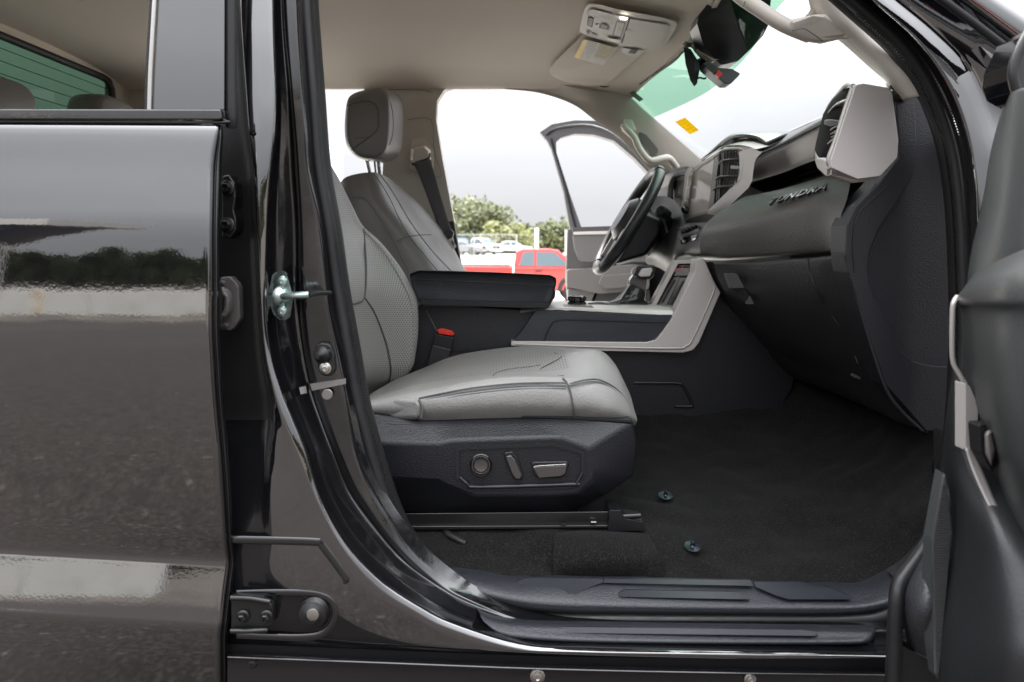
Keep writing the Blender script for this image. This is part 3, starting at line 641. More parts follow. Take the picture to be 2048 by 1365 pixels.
# ---- A pillar and fender side, to the right of the seal
AP0 = [  # inner edge, band one start/end, band two start/end (x, y)
 [(1652, -60), (1672, -60), (1684, -60), (1718, -60), (1724, -60), (1812, -60)],
 [(1735, 20), (1748, 14), (1754, 10), (1784, -2), (1790, -5), (1905, -36)],
 [(1810, 92), (1824, 86), (1832, 80), (1862, 62), (1868, 58), (1975, 30)],
 [(1865, 170), (1880, 164), (1890, 158), (1930, 132), (1937, 128), (2030, 112)],
 [(1905, 260), (1918, 254), (1928, 248), (1972, 226), (1980, 222), (2075, 205)],
 [(1924, 350), (1938, 346), (1946, 342), (2000, 330), (2008, 326), (2110, 310)],
 [(1932, 470), (1944, 468), (1952, 466), (2014, 462), (2022, 460), (2130, 450)],
 [(1936, 640), (1948, 640), (1956, 640), (2020, 640), (2028, 640), (2140, 640)],
 [(1930, 900), (1942, 900), (1952, 900), (2018, 900), (2026, 900), (2140, 900)],
 [(1900, 1120), (1915, 1125), (1925, 1130), (1990, 1145), (2000, 1148), (2140, 1160)],
 [(1800, 1245), (1810, 1262), (1815, 1275), (1870, 1300), (1880, 1304), (2140, 1340)]]
AP = [[(*r[0], 1.14), (*r[1], 1.12), (*r[2], 1.060), ((r[2][0] + r[3][0]) / 2, (r[2][1] + r[3][1]) / 2, 1.062 if r[0][1] < 300 else 1.0585), (*r[3], 1.066 if r[0][1] < 300 else 1.055), (*r[4], 1.0660 if r[0][1] < 300 else 1.0545), ((r[4][0] + r[5][0]) / 2, (r[4][1] + r[5][1]) / 2, 1.056), (*r[5], 1.044)] for r in AP0]
sheet('windshield_pillar', AP, PAINT, bs, nr=5, mode='ch', it=3, q=.12)
# roof drip moulding along the windshield
sheet('windshield_moulding', [[(1795, -72, 1.0), (1802, -86, .985), (1820, -98, .985), (1828, -102, 1.0)],
                              [(1868, -20, 1.0), (1880, -36, .985), (1905, -58, .985), (1914, -64, 1.0)],
                              [(1960, 46, 1.0), (1978, 30, .985), (2004, 8, .985), (2012, 2, 1.0)],
                              [(2060, 118, 1.0), (2078, 102, .985), (2108, 78, .985), (2116, 70, 1.0)]], PAINT, bs, nr=6, mode='ch')
tube('moulding_gap', [(1800, -60, .993), (1895, 8, .990), (1975, 68, .988), (2070, 142, .988)], .006, BLACKM, bs)
tube('glass_edge_red', [(1924, -14, .985), (1982, 28, .985), (2062, 88, .985)], .0008, mat('dark_red_edge', (.20, .03, .03), .4), bs)
# small triangular mark where the fender meets the pillar
plate('fender_corner', [(1960, 92, 0), (2030, 140, 6), (2036, 162, 6), (2010, 150, 4), (1985, 122, 3)], .975, .02, PAINT, bs, bev=.003)
# ---- rocker moulding under the sill with its screws
rk = grp('rocker_panel', TRUCK)
sheet('rocker_moulding', [[(455, 1303, 1.016), (455, 1308, 1.0), (455, 1316, .994), (455, 1321, 1.0), (455, 1420, 1.002), (455, 1500, 1.03)],
                          [(700, 1314, 1.016), (700, 1318, 1.0), (700, 1325, .994), (700, 1331, 1.0), (700, 1430, 1.002), (700, 1500, 1.03)],
                          [(1100, 1328, 1.016), (1100, 1333, 1.0), (1100, 1340, .994), (1100, 1346, 1.0), (1100, 1440, 1.002), (1100, 1500, 1.03)],
                          [(1500, 1337, 1.016), (1500, 1342, 1.0), (1500, 1348, .994), (1500, 1353, 1.0), (1500, 1440, 1.002), (1500, 1500, 1.03)],
                          [(1900, 1342, 1.016), (1900, 1347, 1.0), (1900, 1353, .994), (1900, 1358, 1.0), (1900, 1440, 1.002), (1900, 1500, 1.03)]], PAINT_IN, rk, nr=4, mode='ch', it=2, q=.2, flip=True)
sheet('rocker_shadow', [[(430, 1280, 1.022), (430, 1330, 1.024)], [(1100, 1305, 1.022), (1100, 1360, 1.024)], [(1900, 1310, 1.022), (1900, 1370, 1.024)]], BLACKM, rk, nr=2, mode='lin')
def screw(x, y, Y, r, par, m=STEEL, name='screw'):
    c = W((x, y, Y)); k = r * Y / FL
    s = lathe(name, c, (0, -1, 0), [(k * 1.45, 0), (k * 1.5, .0012), (k * 1.1, .002), (k * 1.0, .0045), (k * .55, .0052), (k * .5, .0035), (k * .05, .0035)], m, par, n=18)
    return s
screw(507, 1326, 1.0, 7, rk, DARKST); screw(1075, 1352, .998, 10, rk, STEEL); screw(1500, 1358, .998, 8, rk, STEEL)
# ---- fittings in the door jamb
def hexbolt(x, y, Y, r, par, m=DARKST):
    c = W((x, y, Y)); k = r * Y / FL
    b = lathe('hinge_bolt', c, (0, -1, 0), [(k * 1.5, 0), (k * 1.5, .002), (k * 1.15, .0035)], m, par, n=20)
    lathe('bolt_head', c + Vector((0, -.0035, 0)), (0, -1, 0), [(k, 0), (k * .98, .006), (k * .8, .0075), (k * .55, .0075), (k * .5, .004), (k * .1, .004)], m, b, n=6)
    return b
hg = grp('rear_door_hinge', TRUCK)
plate('hinge_plate', [(443, 352, 6), (458, 349, 6), (470, 366, 8), (472, 395, 6), (468, 420, 5), (473, 440, 6), (472, 462, 8), (458, 479, 6), (443, 474, 5)], 1.045, .03, DARKST, hg, bev=.004)
hexbolt(455, 376, 1.044, 10, hg); hexbolt(455, 450, 1.044, 10, hg)
hg2 = grp('rear_door_hinge', TRUCK)
plate('hinge_plate', [(462, 1194, 2), (525, 1196, 8), (546, 1212, 12), (547, 1245, 12), (528, 1263, 8), (462, 1262, 2)], .995, .012, DARKST, hg2, bev=.003)
tube('hinge_flange', [(462, 1196, .99), (500, 1197, .99), (540, 1204, .992)], .004, DARKST, hg2, sub=3); tube('hinge_flange', [(462, 1262, .99), (500, 1262, .99), (536, 1260, .992)], .0038, DARKST, hg2, sub=3)
hexbolt(487, 1232, .994, 8.5, hg2); hexbolt(534, 1232, .994, 8.5, hg2)
bt = grp('wiring_boot', TRUCK)
plate('boot_flange', [(440, 560, 0), (440, 555, 0), (461, 553, 14), (478, 572, 18), (480, 640, 20), (463, 664, 16), (440, 659, 0)], 1.045, .018, TAUPE, bt, bev=.003)
for k in range(4): tube('boot_fold', [(444 + k * 1, 578 + k * 3, 1.035 - k * .004), (459 - k * 1.5, 590 + k * 2, 1.035 - k * .004), (460 - k * 2, 620, 1.035 - k * .004), (448, 640 - k * 3, 1.035 - k * .004)], .004, TAUPE, bt, n=8)
screw(446, 566, 1.044, 4, bt, TAUPE); screw(453, 651, 1.044, 4, bt, TAUPE)
# striker: zinc plate, two screws and the bar
sk = grp('door_striker', TRUCK)
plate('striker_plate', [(556, 543, 8), (570, 543, 8), (583, 590, 10), (583, 606, 8), (578, 636, 8), (566, 643, 8), (553, 632, 8), (541, 605, 8), (541, 588, 8), (549, 552, 8)], lambda x, y: 1.06 - (x - 560) * .0006, .006, ZINC, sk, bev=.0012)
plate('striker_backing', [(550, 545, 8), (566, 543, 8), (578, 590, 10), (572, 638, 8), (560, 642, 8), (546, 630, 8), (536, 605, 8), (537, 586, 8), (543, 552, 8)], 1.068, .006, ZINC, sk, bev=.0012)
for y in (563, 623): screw(566, y, 1.056, 7.5, sk, ZINC, 'striker_screw')
lathe('striker_boss', W((563, 593, 1.058)), (.8, -.55, 0), [(.017, 0), (.015, .005), (.010, .009), (.008, .012)], ZINC, sk)
tube('striker_bar', [(565, 593, 1.05), (585, 592, 1.035), (605, 591, 1.03), (618, 590, 1.03)], .0058, ZINC, sk, n=12)
tube('striker_bar_end', [(617, 590, 1.03), (640, 586, 1.06), (660, 586, 1.10)], .0042, DARKST, sk, n=10)
# courtesy switch, round plugs
cs = grp('door_switch', TRUCK)
plate('switch_body', [(629, 692, 12), (640, 686, 14), (660, 688, 14), (669, 712, 18), (671, 740, 14), (664, 752, 14), (648, 754, 14), (637, 744, 14), (632, 716, 14)], 1.088, .012, RUBBER, cs, bev=.003)
lathe('switch_plunger', W((646, 709, 1.088)), (-.25, -1, 0), [(.0145, 0), (.0135, .006), (.008, .012), (.0055, .018), (.005, .02), (.001, .0205)], RUBBER, cs)
screw(651, 737, 1.087, 8, cs, STEEL)
lathe('body_plug', W((655, 789, 1.094)), (0, -1, 0), [(.0088, 0), (.0088, .002), (.0078, .003), (.001, .003)], SILVER_D, TRUCK)
pl = lathe('body_plug', W((626, 1229, .998)), (0, -1, 0), [(.0235, -.004), (.020, .003), (.013, .006), (.0095, .0085), (.0088, .0085), (.0085, .0075), (.001, .0075)], DARKST, TRUCK, n=28)
lathe('plug_face', W((626, 1229, .989)), (0, -1, 0), [(.0088, 0), (.0088, .0015), (.0075, .002), (.001, .002)], STEEL, pl)
# ================================================================== CABIN SHELL
def zc(X, Y):
    return 1.900 - .046 * (abs(Y - 1.93) / .67) ** 4 - .05 * max(0, X) ** 1.5 / .3 + .006 * math.sin(X * 5 + 1) * math.sin(Y * 4)
def CP(dz=0.0):
    """distance at which the line of sight (x, y) meets the ceiling lowered by dz"""
    def f(px, py):
        Y = 2.2
        for _ in range(25):
            X = (px - CXP) * Y / FL; Y = .5 * Y + .5 * max(.6, min(3.2, (zc(X, min(Y, 2.62)) - dz - EYE) * FL / max(20, HYP - py)))
        return Y
    return f
hl = grp('cabin_lining', TRUCK)
xs = [-1.50, -1.2, -.9, -.6, -.3, -.1, .1, .25, .36, .43, .445]; ys = [1.20, 1.27, 1.4, 1.6, 1.8, 2.0, 2.2, 2.4, 2.52, 2.58, 2.60]
rows = []
for y in ys:
    row = []
    for x in xs:
        if x > .4: x = x + .07 * max(0, math.sin(math.pi * (y - 1.3) / 1.3))
        z = zc(x, y) if y > 1.2 else 1.80
        if xs[-1] - .001 < x - (.07 * max(0, math.sin(math.pi * (y - 1.3) / 1.3))): z -= .012
        if y >= 2.60: z = EYE + (HYP - 171.5) * 2.60 / FL - (.012 if x > .3 else 0)
        row.append(Vector((x, y + (.0 if y < 2.6 else .012), z)))
    rows.append(row)
rows.append([Vector((v.x, 2.66, v.z + .012)) for v in rows[-1]])
sheet('headliner', rows, HEADL, hl, nr=5, nc=4, thick=.012, off=-1)
# roof skin above it
sheet('roof_skin', [[Vector((x, y, 1.965 - .03 * (abs(y - 1.93) / .7) ** 4 - (.05 if x > .3 else 0))) for x in (-1.62, -1, -.3, .2, .52)] for y in (1.14, 1.3, 1.6, 1.93, 2.3, 2.6, 2.72)], PAINT, TRUCK, thick=.01, off=1)
sheet('roof_rail', [[Vector((x, 1.14, 1.955)), Vector((x, 1.11, 1.90)), Vector((x, 1.14, 1.84)), Vector((x, 1.20, 1.80))] for x in (-1.62, -1, -.3, .2, .47)], PAINT, TRUCK, thick=.0)
# small clip on the headliner
plate('headliner_clip', [(1019, 87, 4), (1037, 87, 4), (1037, 97, 4), (1019, 96, 4)], CP(.004), .01, TRIMB, hl, bev=.001)
# driver side: pillars and lower walls
BP = [(726, 172, 0), (800, 176, 0), (850, 173, 6), (885, 170, 8), (908, 172.5, 0), (888, 180, 12), (874, 203, 14), (872, 240, 10), (884, 315, 10), (900, 400, 10), (908, 443, 0), (760, 443, 0), (766, 330, 0), (762, 240, 0), (734, 195, 8)]
plate('pillar_trim', BP, lambda x, y: 2.605 + max(0, y - 190) * .00042, .05, TRIMB, hl, bev=.010, seg=4)
plate('pillar_lower_trim', [(745, 443, 0), (908, 443, 0), (914, 480, 8), (921, 520, 8), (930, 565, 0), (935, 640, 0), (745, 640, 0)], lambda x, y: 2.71 + (y - 443) * .0003, .05, PLAST_C, hl, bev=.006)
tube('pillar_seal', [(912, 171, 2.66), (886, 178, 2.66), (872, 202, 2.665), (869, 238, 2.68), (881, 315, 2.70), (897, 400, 2.73), (908, 460, 2.76), (921, 530, 2.78), (928, 570, 2.79), (934, 620, 2.79)], .006, RUBBER, hl, sub=6)
tube('pillar_seam', [(772, 179, 2.598), (800, 180, 2.598), (846, 180.5, 2.598), (862, 185, 2.60)], .0012, SEAM, hl)
tube('pillar_seam', [(815, 240, 2.622), (862, 240, 2.62), (868, 300, 2.64), (883, 350, 2.66), (868, 352, 2.66), (862, 345, 2.66)], .0009, SEAM, hl, sub=3)
# roof rail over the driver's door and A pillar trim with grab handle
sheet('a_pillar_trim', [
    [(1010, 173, 2.600), (1010, 168, 2.590), (1010, 160, 2.56), (1010, 152, 2.53)],
    [(1078, 181, 2.605), (1086, 174, 2.592), (1096, 163, 2.56), (1100, 155, 2.53)],
    [(1147, 205, 2.615), (1158, 198, 2.60), (1180, 188, 2.56), (1190, 178, 2.54)],
    [(1198, 239, 2.625), (1208, 228, 2.60), (1228, 205, 2.57), (1246, 186, 2.56)],
    [(1236, 264, 2.65), (1250, 252, 2.62), (1270, 232, 2.60), (1290, 224, 2.60)],
    [(1290, 322, 2.69), (1306, 308, 2.66), (1330, 285, 2.64), (1352, 277, 2.64)],
    [(1330, 370, 2.72), (1345, 350, 2.69), (1372, 335, 2.67), (1406, 323, 2.67)],
    [(1360, 410, 2.75), (1375, 390, 2.72), (1400, 370, 2.70), (1440, 352, 2.70)]], TRIMB, hl, nr=6, nc=5, thick=.02, off=-1)
tube('a_pillar_seam', [(1160, 210, 2.598), (1195, 204, 2.57), (1225, 200, 2.56), (1243, 188, 2.55)], .0012, SEAM, hl)
gh = grp('grab_handle', hl)
tube('handle_grip', [(1246, 252, 2.60), (1252, 258, 2.575), (1268, 275, 2.565), (1280, 300, 2.565), (1300, 322, 2.565), (1325, 318, 2.575), (1338, 318, 2.59), (1352, 335, 2.62)], [.012, .015], TRIMB, gh, n=12, sub=6)
loft('handle_mount', [[(1244, 232, 2.61), (1268, 238, 2.61), (1275, 262, 2.61), (1260, 278, 2.61), (1242, 262, 2.61)], [(1246, 236, 2.585), (1264, 241, 2.585), (1270, 260, 2.585), (1259, 272, 2.585), (1245, 260, 2.585)]], TRIMB, gh, bev=.004)
plate('handle_recess', [(1276, 262, 6), (1292, 270, 6), (1318, 300, 8), (1312, 312, 6), (1300, 308, 6), (1283, 285, 6)], 2.605, .02, TAUPE, gh, bev=.003)
# back wall with the green rear window
XB = -1.47
V = []
def bw(name, y0, y1, z0, z1, m, x=XB, th=.03, par=hl, bev=0): return boxm(name, (x - th, y0, z0), (x, y1, z1), m, par, bev=bev)
bw('back_wall', 1.12, 2.66, .6, 1.36, TRIMB); bw('back_wall', 1.12, 2.66, 1.855, 1.93, HEADL); bw('back_wall', 2.515, 2.66, 1.36, 1.855, TRIMB)
bw('back_wall', 1.12, 1.36, 1.36, 1.855, TRIMB)
rw = grp('rear_window', TRUCK)
boxm('window_pane', (XB - .02, 1.34, 1.34), (XB - .015, 2.54, 1.875), GLASS_G, rw)
wl = [Vector((XB + .004, 1.37, 1.37)), Vector((XB + .004, 1.37, 1.85)), Vector((XB + .004, 2.44, 1.85)), Vector((XB + .004, 2.475, 1.845)), Vector((XB + .004, 2.497, 1.82)), Vector((XB + .004, 2.505, 1.78)), Vector((XB + .004, 2.51, 1.37))]
tube('window_frame', wl, .013, BLACKM, rw, closed=True, sub=1, n=8)
for k in range(12):
    z = 1.82 - k * .037; tube('defroster_line', [Vector((XB - .012, 1.36, z)), Vector((XB - .012, 2.5, z))], .0012, BLACKM, rw, sub=1, n=4)
plate('c_pillar_trim', [(214, 150), (400, 150), (382, 330), (330, 420), (200, 420)], 2.625, .05, TRIMB, hl, bev=.006)
# lower side wall on the driver's side, rear door inside
sheet('driver_rear_door_panel', [[Vector((x, 2.70, 1.20)), Vector((x, 2.64, 1.19)), Vector((x, 2.64, 1.0)), Vector((x, 2.68, .66))] for x in (-1.47, -1.0, -.7, -.42)], PLAST_C, TRUCK, thick=.03, off=1)
boxm('driver_side_sill', (-1.5, 2.62, .60), (.9, 2.78, .70), PLAST_C, TRUCK, bev=.01)
# interior lamp near the rear
plate('rear_dome_lamp', [(140, -14, 0), (152, 2, 3), (176, 10, 3), (196, 12, 2), (186, 6, 2), (172, -14, 0)], CP(.012), .01, TRIMB, hl, bev=.002)
plate('dome_lens', [(152, -8, 0), (157, 1, 2), (170, 4, 2), (168, -8, 0)], CP(.016), .004, WHITEP, hl, bev=.001)
# ---- overhead console
oc = grp('overhead_console', TRUCK)
CO = [(1168, 20, 8), (1176, 8, 10), (1200, 10, 6), (1240, 20, 0), (1330, 37, 10), (1355, 44, 10), (1350, 60, 6), (1328, 96, 8), (1310, 99, 6), (1245, 88, 0), (1178, 66, 10), (1160, 58, 8)]
plate('console_shell', CO, CP(.030), .03, TRIMB, oc, bev=.006, seg=4)
plate('console_panel', [(1174, 28, 6), (1182, 18, 8), (1224, 29, 2), (1226, 38, 4), (1258, 40, 2), (1242, 84, 2), (1180, 64, 8), (1172, 56, 6)], CP(.034), .006, TRIMB, oc, bev=.002)
plate('glasses_door', [(1260, 38, 3), (1338, 51, 5), (1320, 94, 5), (1244, 84, 3)], CP(.0345), .006, TRIMB, oc, bev=.0018)
plate('console_slot', [(1258, 37, 0), (1261, 37, 0), (1245, 86, 0), (1242, 86, 0)], CP(.0352), .003, BLACKM, oc, bev=0)
for (a, m_, dz, nm) in (([(1178, 36), (1186, 38), (1183, 53), (1175, 51)], GREYP, .037, 'roof_button'), ([(1176, 33), (1188, 36), (1185, 55), (1174, 51)], BLACKM, .0345, 'button_recess'),
                    ([(1199, 49), (1219, 53), (1218, 60), (1198, 56)], BLACKM, .0352, 'button_recess'), ([(1203, 49), (1215, 52), (1213, 58), (1202, 55)], mat('brown_button', (.16, .10, .08), .5), .0385, 'roof_button'),
                    ([(1232, 43), (1251, 46), (1242, 76), (1224, 72)], PLAST_C, .035, 'hazard_bezel'), ([(1235, 44), (1249, 47), (1241, 73), (1228, 70)], TRIMB, .0395, 'hazard_button'),
                    ([(1226, 30), (1257, 36), (1254, 46), (1232, 42), (1226, 38)], TRIMB, .038, 'lamp_bezel'), ([(1213, 74), (1241, 79), (1240, 86), (1216, 81)], TRIMB, .037, 'lamp_bezel'),
                    ([(1191, 48), (1196, 48), (1196, 50), (1191, 50)], BLACKM, .0355, 'microphone_slot'), ([(1172, 61), (1180, 64), (1181, 68), (1173, 65)], BLACKM, .0365, 'microphone_slot'), ([(1182, 66), (1194, 70), (1195, 73), (1183, 69)], GREYP, .036, 'roof_button'),
                    ([(1251, 62), (1262, 60), (1262, 71), (1250, 69)], TRIMB, .0362, 'door_catch')):
    plate(nm, [(x, y, 1.5) for x, y in a], CP(dz), .004, m_, oc, bev=.0008)
plate('reading_lamp', [(1240, 34, 2), (1256, 36, 2), (1253, 40, 1), (1241, 39, 1)], CP(.0415), .003, LAMPW, oc, bev=.0005)
plate('reading_lamp', [(1215, 77, 1), (1238, 81, 1), (1236, 84, 1), (1218, 80, 1)], CP(.040), .003, SILVER, oc, bev=.0005)
plate('hazard_symbol', [(1237, 56), (1241, 57), (1237, 61)], CP(.0405), .001, AMBER, oc, bev=0)
# driver sun visor with warning label
sv = grp('sun_visor', TRUCK)
plate('visor_board', [(1176, 60, 0), (1150, 85, 0), (1112, 122, 0), (1100, 139, 6), (1104, 150, 8), (1130, 160, 0), (1180, 170, 0), (1196, 166, 6), (1206, 169, 4), (1222, 160, 8), (1300, 92, 8), (1290, 84, 4), (1240, 70, 0)], CP(.026), .02, mat('visor_fabric', (.66, .60, .53), .85, bumps=(('n', 500, .0003),)), sv, bev=.006, seg=4)
plate('warning_label', [(1167, 79, 1), (1236, 95, 1), (1206, 132, 1), (1148, 115, 1)], CP(.036), .001, WHITEP, sv, bev=0)
plate('label_band', [(1167, 79), (1176, 81), (1159, 119), (1148, 115)], CP(.0375), .001, YELLOW, sv, bev=0)
plate('label_band', [(1200, 88), (1232, 96), (1212, 120), (1188, 113)], CP(.0375), .001, mat('pale_yellow_print', (.52, .46, .28), .6), sv, bev=0)
# printed lines of small type
V = []; F = []; f_ = CP(.0395)
for k in range(9):
    for (xa, ya, xb, yb) in (((1178 - k * 2.0), 84 + k * 3.6, (1198 - k * 2.4), 88.5 + k * 3.6), ((1203 - k * 1.8), 91 + k * 3.0, (1229 - k * 2.4), 97 + k * 3.0)):
        n_ = 7
        for j in range(n_):
            if random.random() < .2: continue
            t0, t1 = (j + .1) / n_, (j + .78) / n_
            q = [(xa + (xb - xa) * t0, ya + (yb - ya) * t0), (xa + (xb - xa) * t1, ya + (yb - ya) * t1)]
            i0 = len(V); V += [W(q[0], f_), W(q[1], f_), W((q[1][0], q[1][1] + 1.1), f_), W((q[0][0], q[0][1] + 1.1), f_)]; F.append((i0, i0 + 1, i0 + 2, i0 + 3))
tag(mesh('label_print', V, F, GREYP, sv, smooth=False), kind='stuff')
plate('visor_clip', [(1241, 96, 3), (1290, 102, 3), (1274, 110, 3), (1250, 107, 3)], CP(.034), .012, TRIMB, sv, bev=.002)
plate('clip_slot', [(1262, 99, 1), (1276, 101, 1), (1270, 108, 1), (1257, 106, 1)], CP(.0355), .004, BLACKM, sv, bev=0)
tube('visor_hinge', [(1200, 170, 2.50), (1212, 172, 2.50), (1222, 166, 2.48), (1226, 162, 2.46)], .007, TAUPE, sv)

# ---- windshield, its tint band and stickers
ws = grp('windshield', TRUCK)
WT = [(1246, 186, 2.60), (1300, 149, 2.34), (1352, 112, 2.10), (1384, 60, 1.90), (1440, -20, 1.62), (1560, -130, 1.34)]
WE = [(1304, 237, 2.63), (1390, 198, 2.30), (1441, 164, 2.05), (1500, 105, 1.80), (1548, 25, 1.58), (1650, -80, 1.34)]
WB = [(1408, 330, 2.72), (1470, 300, 2.50), (1560, 268, 2.15), (1660, 225, 1.75), (1760, 190, 1.42), (1840, 170, 1.22)]
def wrows(A, B, n, t0, t1):
    out = []
    for k in range(n):
        t = k / (n - 1); g = t0 + (t1 - t0) * t; bl = .05 * math.sin(math.pi * g) - .05 * math.sin(math.pi * (t0 if t0 else 0)) * (1 - t)
        out.append([W(a).lerp(W(b), t) for a, b in zip(A, B)])
    return out
sheet('tint_band', wrows(WT, WE, 3, 0, .3), glass_mat('windshield_green_band', (.36, .62, .45)), ws, nr=3, nc=4)
sheet('windshield_pane', wrows(WE, WB, 4, .3, 1), GLASS_W, ws, nr=3, nc=4)
tube('header_edge_frit', [(p[0] + 2, p[1] + 3, p[2] - .004) for p in WT[:4]], .006, BLACKM, ws, sub=4)
tube('glass_frit', [(1248, 188, 2.60), (1270, 212, 2.612), (1304, 237, 2.63), (1355, 281, 2.66), (1405, 323, 2.70)], .0055, BLACKM, ws, sub=4)
EDG = lambda x, y: 2.42 - (x - 1300) * .0022
plate('yellow_service_sticker', [(1350, 244), (1370, 235.5), (1398, 261), (1380, 269)], lambda x, y: 2.46 - (x - 1350) * .0015, .0008, glass_mat('yellow_film', (.98, .74, .05)), ws, bev=0)
V = []; F = []
for k in range(5):
    for j in range(4):
        u0 = (k + .2) / 5.2; v0 = (j + .2) / 4.4; u1 = u0 + .13; v1 = v0 + .05
        q = []
        for (u, v) in ((u0, v0), (u1, v0), (u1, v1), (u0, v1)):
            x = 1350 + 30 * u + 20 * v - 2 * u * v; y = 244 + 25 * u - 8.5 * v; x = 1350 + (1380 - 1350) * u + (1370 - 1350) * v; q.append(W((x, y), lambda a, b: 2.455 - (a - 1350) * .0015))
        if random.random() < .8: i0 = len(V); V += q; F.append((i0, i0 + 1, i0 + 2, i0 + 3))
tag(mesh('sticker_print', V, F, ORANGE, ws, smooth=False), kind='stuff')
plate('inspection_label', [(1257, 187), (1267, 182), (1287, 199), (1279, 204)], 2.50, .0008, mat('grey_barcode_label', (.14, .17, .15), .6), ws, bev=0)
# ---- camera shroud, mirror, sensor box
cm = grp('mirror_and_camera', TRUCK)
SHR = [[(1428, -14), (1395, 42), (1392, 50), (1407, 95), (1440, 130), (1478, 126), (1502, 98), (1530, 50), (1536, -14)],
       [(1436, -14), (1403, 42), (1402, 52), (1416, 92), (1444, 118), (1474, 114), (1494, 90), (1522, 50), (1526, -14)]]
plate('camera_shroud', [(1500, -60, 0), (1440, -25, 6), (1397, 32, 8), (1394, 48, 6), (1408, 95, 10), (1442, 131, 10), (1476, 123, 10), (1502, 98, 6), (1526, 72, 8), (1537, 50, 6), (1548, -60, 0)], lambda x, y: 1.72 + (y - 50) * .0016, .07, mat('dark_shroud_plastic', (.02, .022, .022), .35, bumps=(('n', 900, .0001),)), cm, bev=.014, seg=5)
plate('shroud_base', [(1392, 36, 3), (1408, 60, 4), (1418, 108, 6), (1436, 124, 4), (1400, 94, 4), (1367, 83, 3)], lambda x, y: 1.90 + (y - 50) * .0012, .03, TAUPE, cm, bev=.004)
plate('shroud_lower', [(1386, 84, 4), (1402, 80, 4), (1444, 118, 3), (1425, 122, 4), (1396, 100, 3)], 1.83, .03, TRIMB, cm, bev=.004)
tube('mirror_stem', [(1438, 104, 1.86), (1424, 112, 1.86), (1408, 122, 1.88), (1396, 128, 1.90)], [.011, .013], GLOSS, cm, n=12, sub=4)
MB = fillet([(1367, 96, 3), (1374, 95, 3), (1381, 100, 2), (1390, 122, 4), (1388, 150, 6), (1384, 168, 3), (1380, 160, 3), (1371, 128, 3)], 3)
loft('mirror_body', [[(x, y, 1.84) for x, y in MB], [(x, y, 2.08) for x, y in MB]], BLACKM, cm, bev=.003)
MB2 = fillet([(1372, 97, 2), (1381, 98, 3), (1399, 127, 6), (1399, 142, 6), (1394, 168, 3), (1388, 174, 2), (1380, 160, 3)], 3)
loft('mirror_back', [[(x, y, 1.868) for x, y in MB2], [(x, y, 2.09) for x, y in MB2]], mat('dark_green_grey_plastic', (.05, .062, .06), .35), cm, bev=.006, seg=4)
tube('mirror_tab', [(1386, 160, 1.97), (1393, 158, 1.96), (1400, 156, 1.95), (1408, 158, 1.94), (1412, 156, 1.94)], .0028, BLACKM, cm)
plate('sensor_box', [(1407, 126, 3), (1416, 122, 4), (1438, 136, 2), (1456, 137, 3), (1465, 138, 5), (1481, 147, 4), (1478, 152, 4), (1462, 168, 6), (1450, 168, 6), (1440, 160, 3), (1411, 135, 3)], 1.80, .05, mat('dark_teal_grey_plastic', (.035, .045, .047), .4), cm, bev=.005, seg=3)
plate('red_call_button', [(1436, 139, 2), (1446, 148, 2), (1438, 157, 2), (1431, 149, 2)], 1.792, .008, REDBTN, cm, bev=.001)
plate('call_panel', [(1414, 127, 2), (1432, 137, 2), (1427, 147, 2), (1410, 135, 2)], 1.793, .008, PLAST_C, cm, bev=.001)
# ---- passenger A pillar inner trim and grab handle
apx = grp('passenger_pillar_trim', TRUCK)
sheet('pillar_cover', [
    [(1560, -130, 1.28), (1590, -125, 1.22), (1625, -110, 1.20), (1660, -90, 1.20), (1690, -60, 1.21)],
    [(1618, -30, 1.28), (1630, -30, 1.22), (1645, -25, 1.20), (1665, -15, 1.20), (1700, 0, 1.21)],
    [(1642, 38, 1.27), (1656, 36, 1.22), (1680, 32, 1.20), (1705, 38, 1.20), (1740, 45, 1.21)],
    [(1694, 79, 1.26), (1706, 78, 1.22), (1722, 76, 1.20), (1740, 80, 1.20), (1770, 90, 1.21)],
    [(1748, 127, 1.25), (1756, 122, 1.21), (1768, 118, 1.19), (1784, 120, 1.19), (1800, 125, 1.20)],
    [(1783, 158, 1.24), (1790, 153, 1.20), (1800, 150, 1.18), (1815, 158, 1.18), (1830, 165, 1.19)],
    [(1815, 200, 1.24), (1822, 195, 1.20), (1830, 192, 1.18), (1850, 200, 1.18), (1860, 210, 1.19)]], TRIMB, apx, nr=5, nc=4, thick=.01, off=-1)
tube('handle_grip', [(1462, -22, 1.27), (1487, -2, 1.255), (1520, 20, 1.245), (1555, 43, 1.24), (1585, 58, 1.24), (1620, 72, 1.24)], .0135, TRIMB, apx, n=14, sub=6)
loft('handle_end', [[(1578, 42, 1.25), (1622, 34, 1.24), (1648, 30, 1.23), (1700, 60, 1.23), (1700, 80, 1.23), (1678, 80, 1.24), (1640, 90, 1.25), (1612, 86, 1.255), (1580, 70, 1.26)],
                    [(1576, 40, 1.22), (1624, 30, 1.21), (1652, 26, 1.20), (1704, 58, 1.20), (1706, 80, 1.20), (1682, 78, 1.21), (1642, 85, 1.22), (1614, 80, 1.225), (1578, 64, 1.23)]], TRIMB, apx, bev=.010, seg=4)
tube('handle_seam', [(1585, 62, 1.215), (1608, 58, 1.213), (1628, 70, 1.213), (1645, 82, 1.215)], .001, SEAM, apx)
tube('handle_seam', [(1490, 4, 1.238), (1487, 14, 1.238)], .001, SEAM, apx, sub=2)
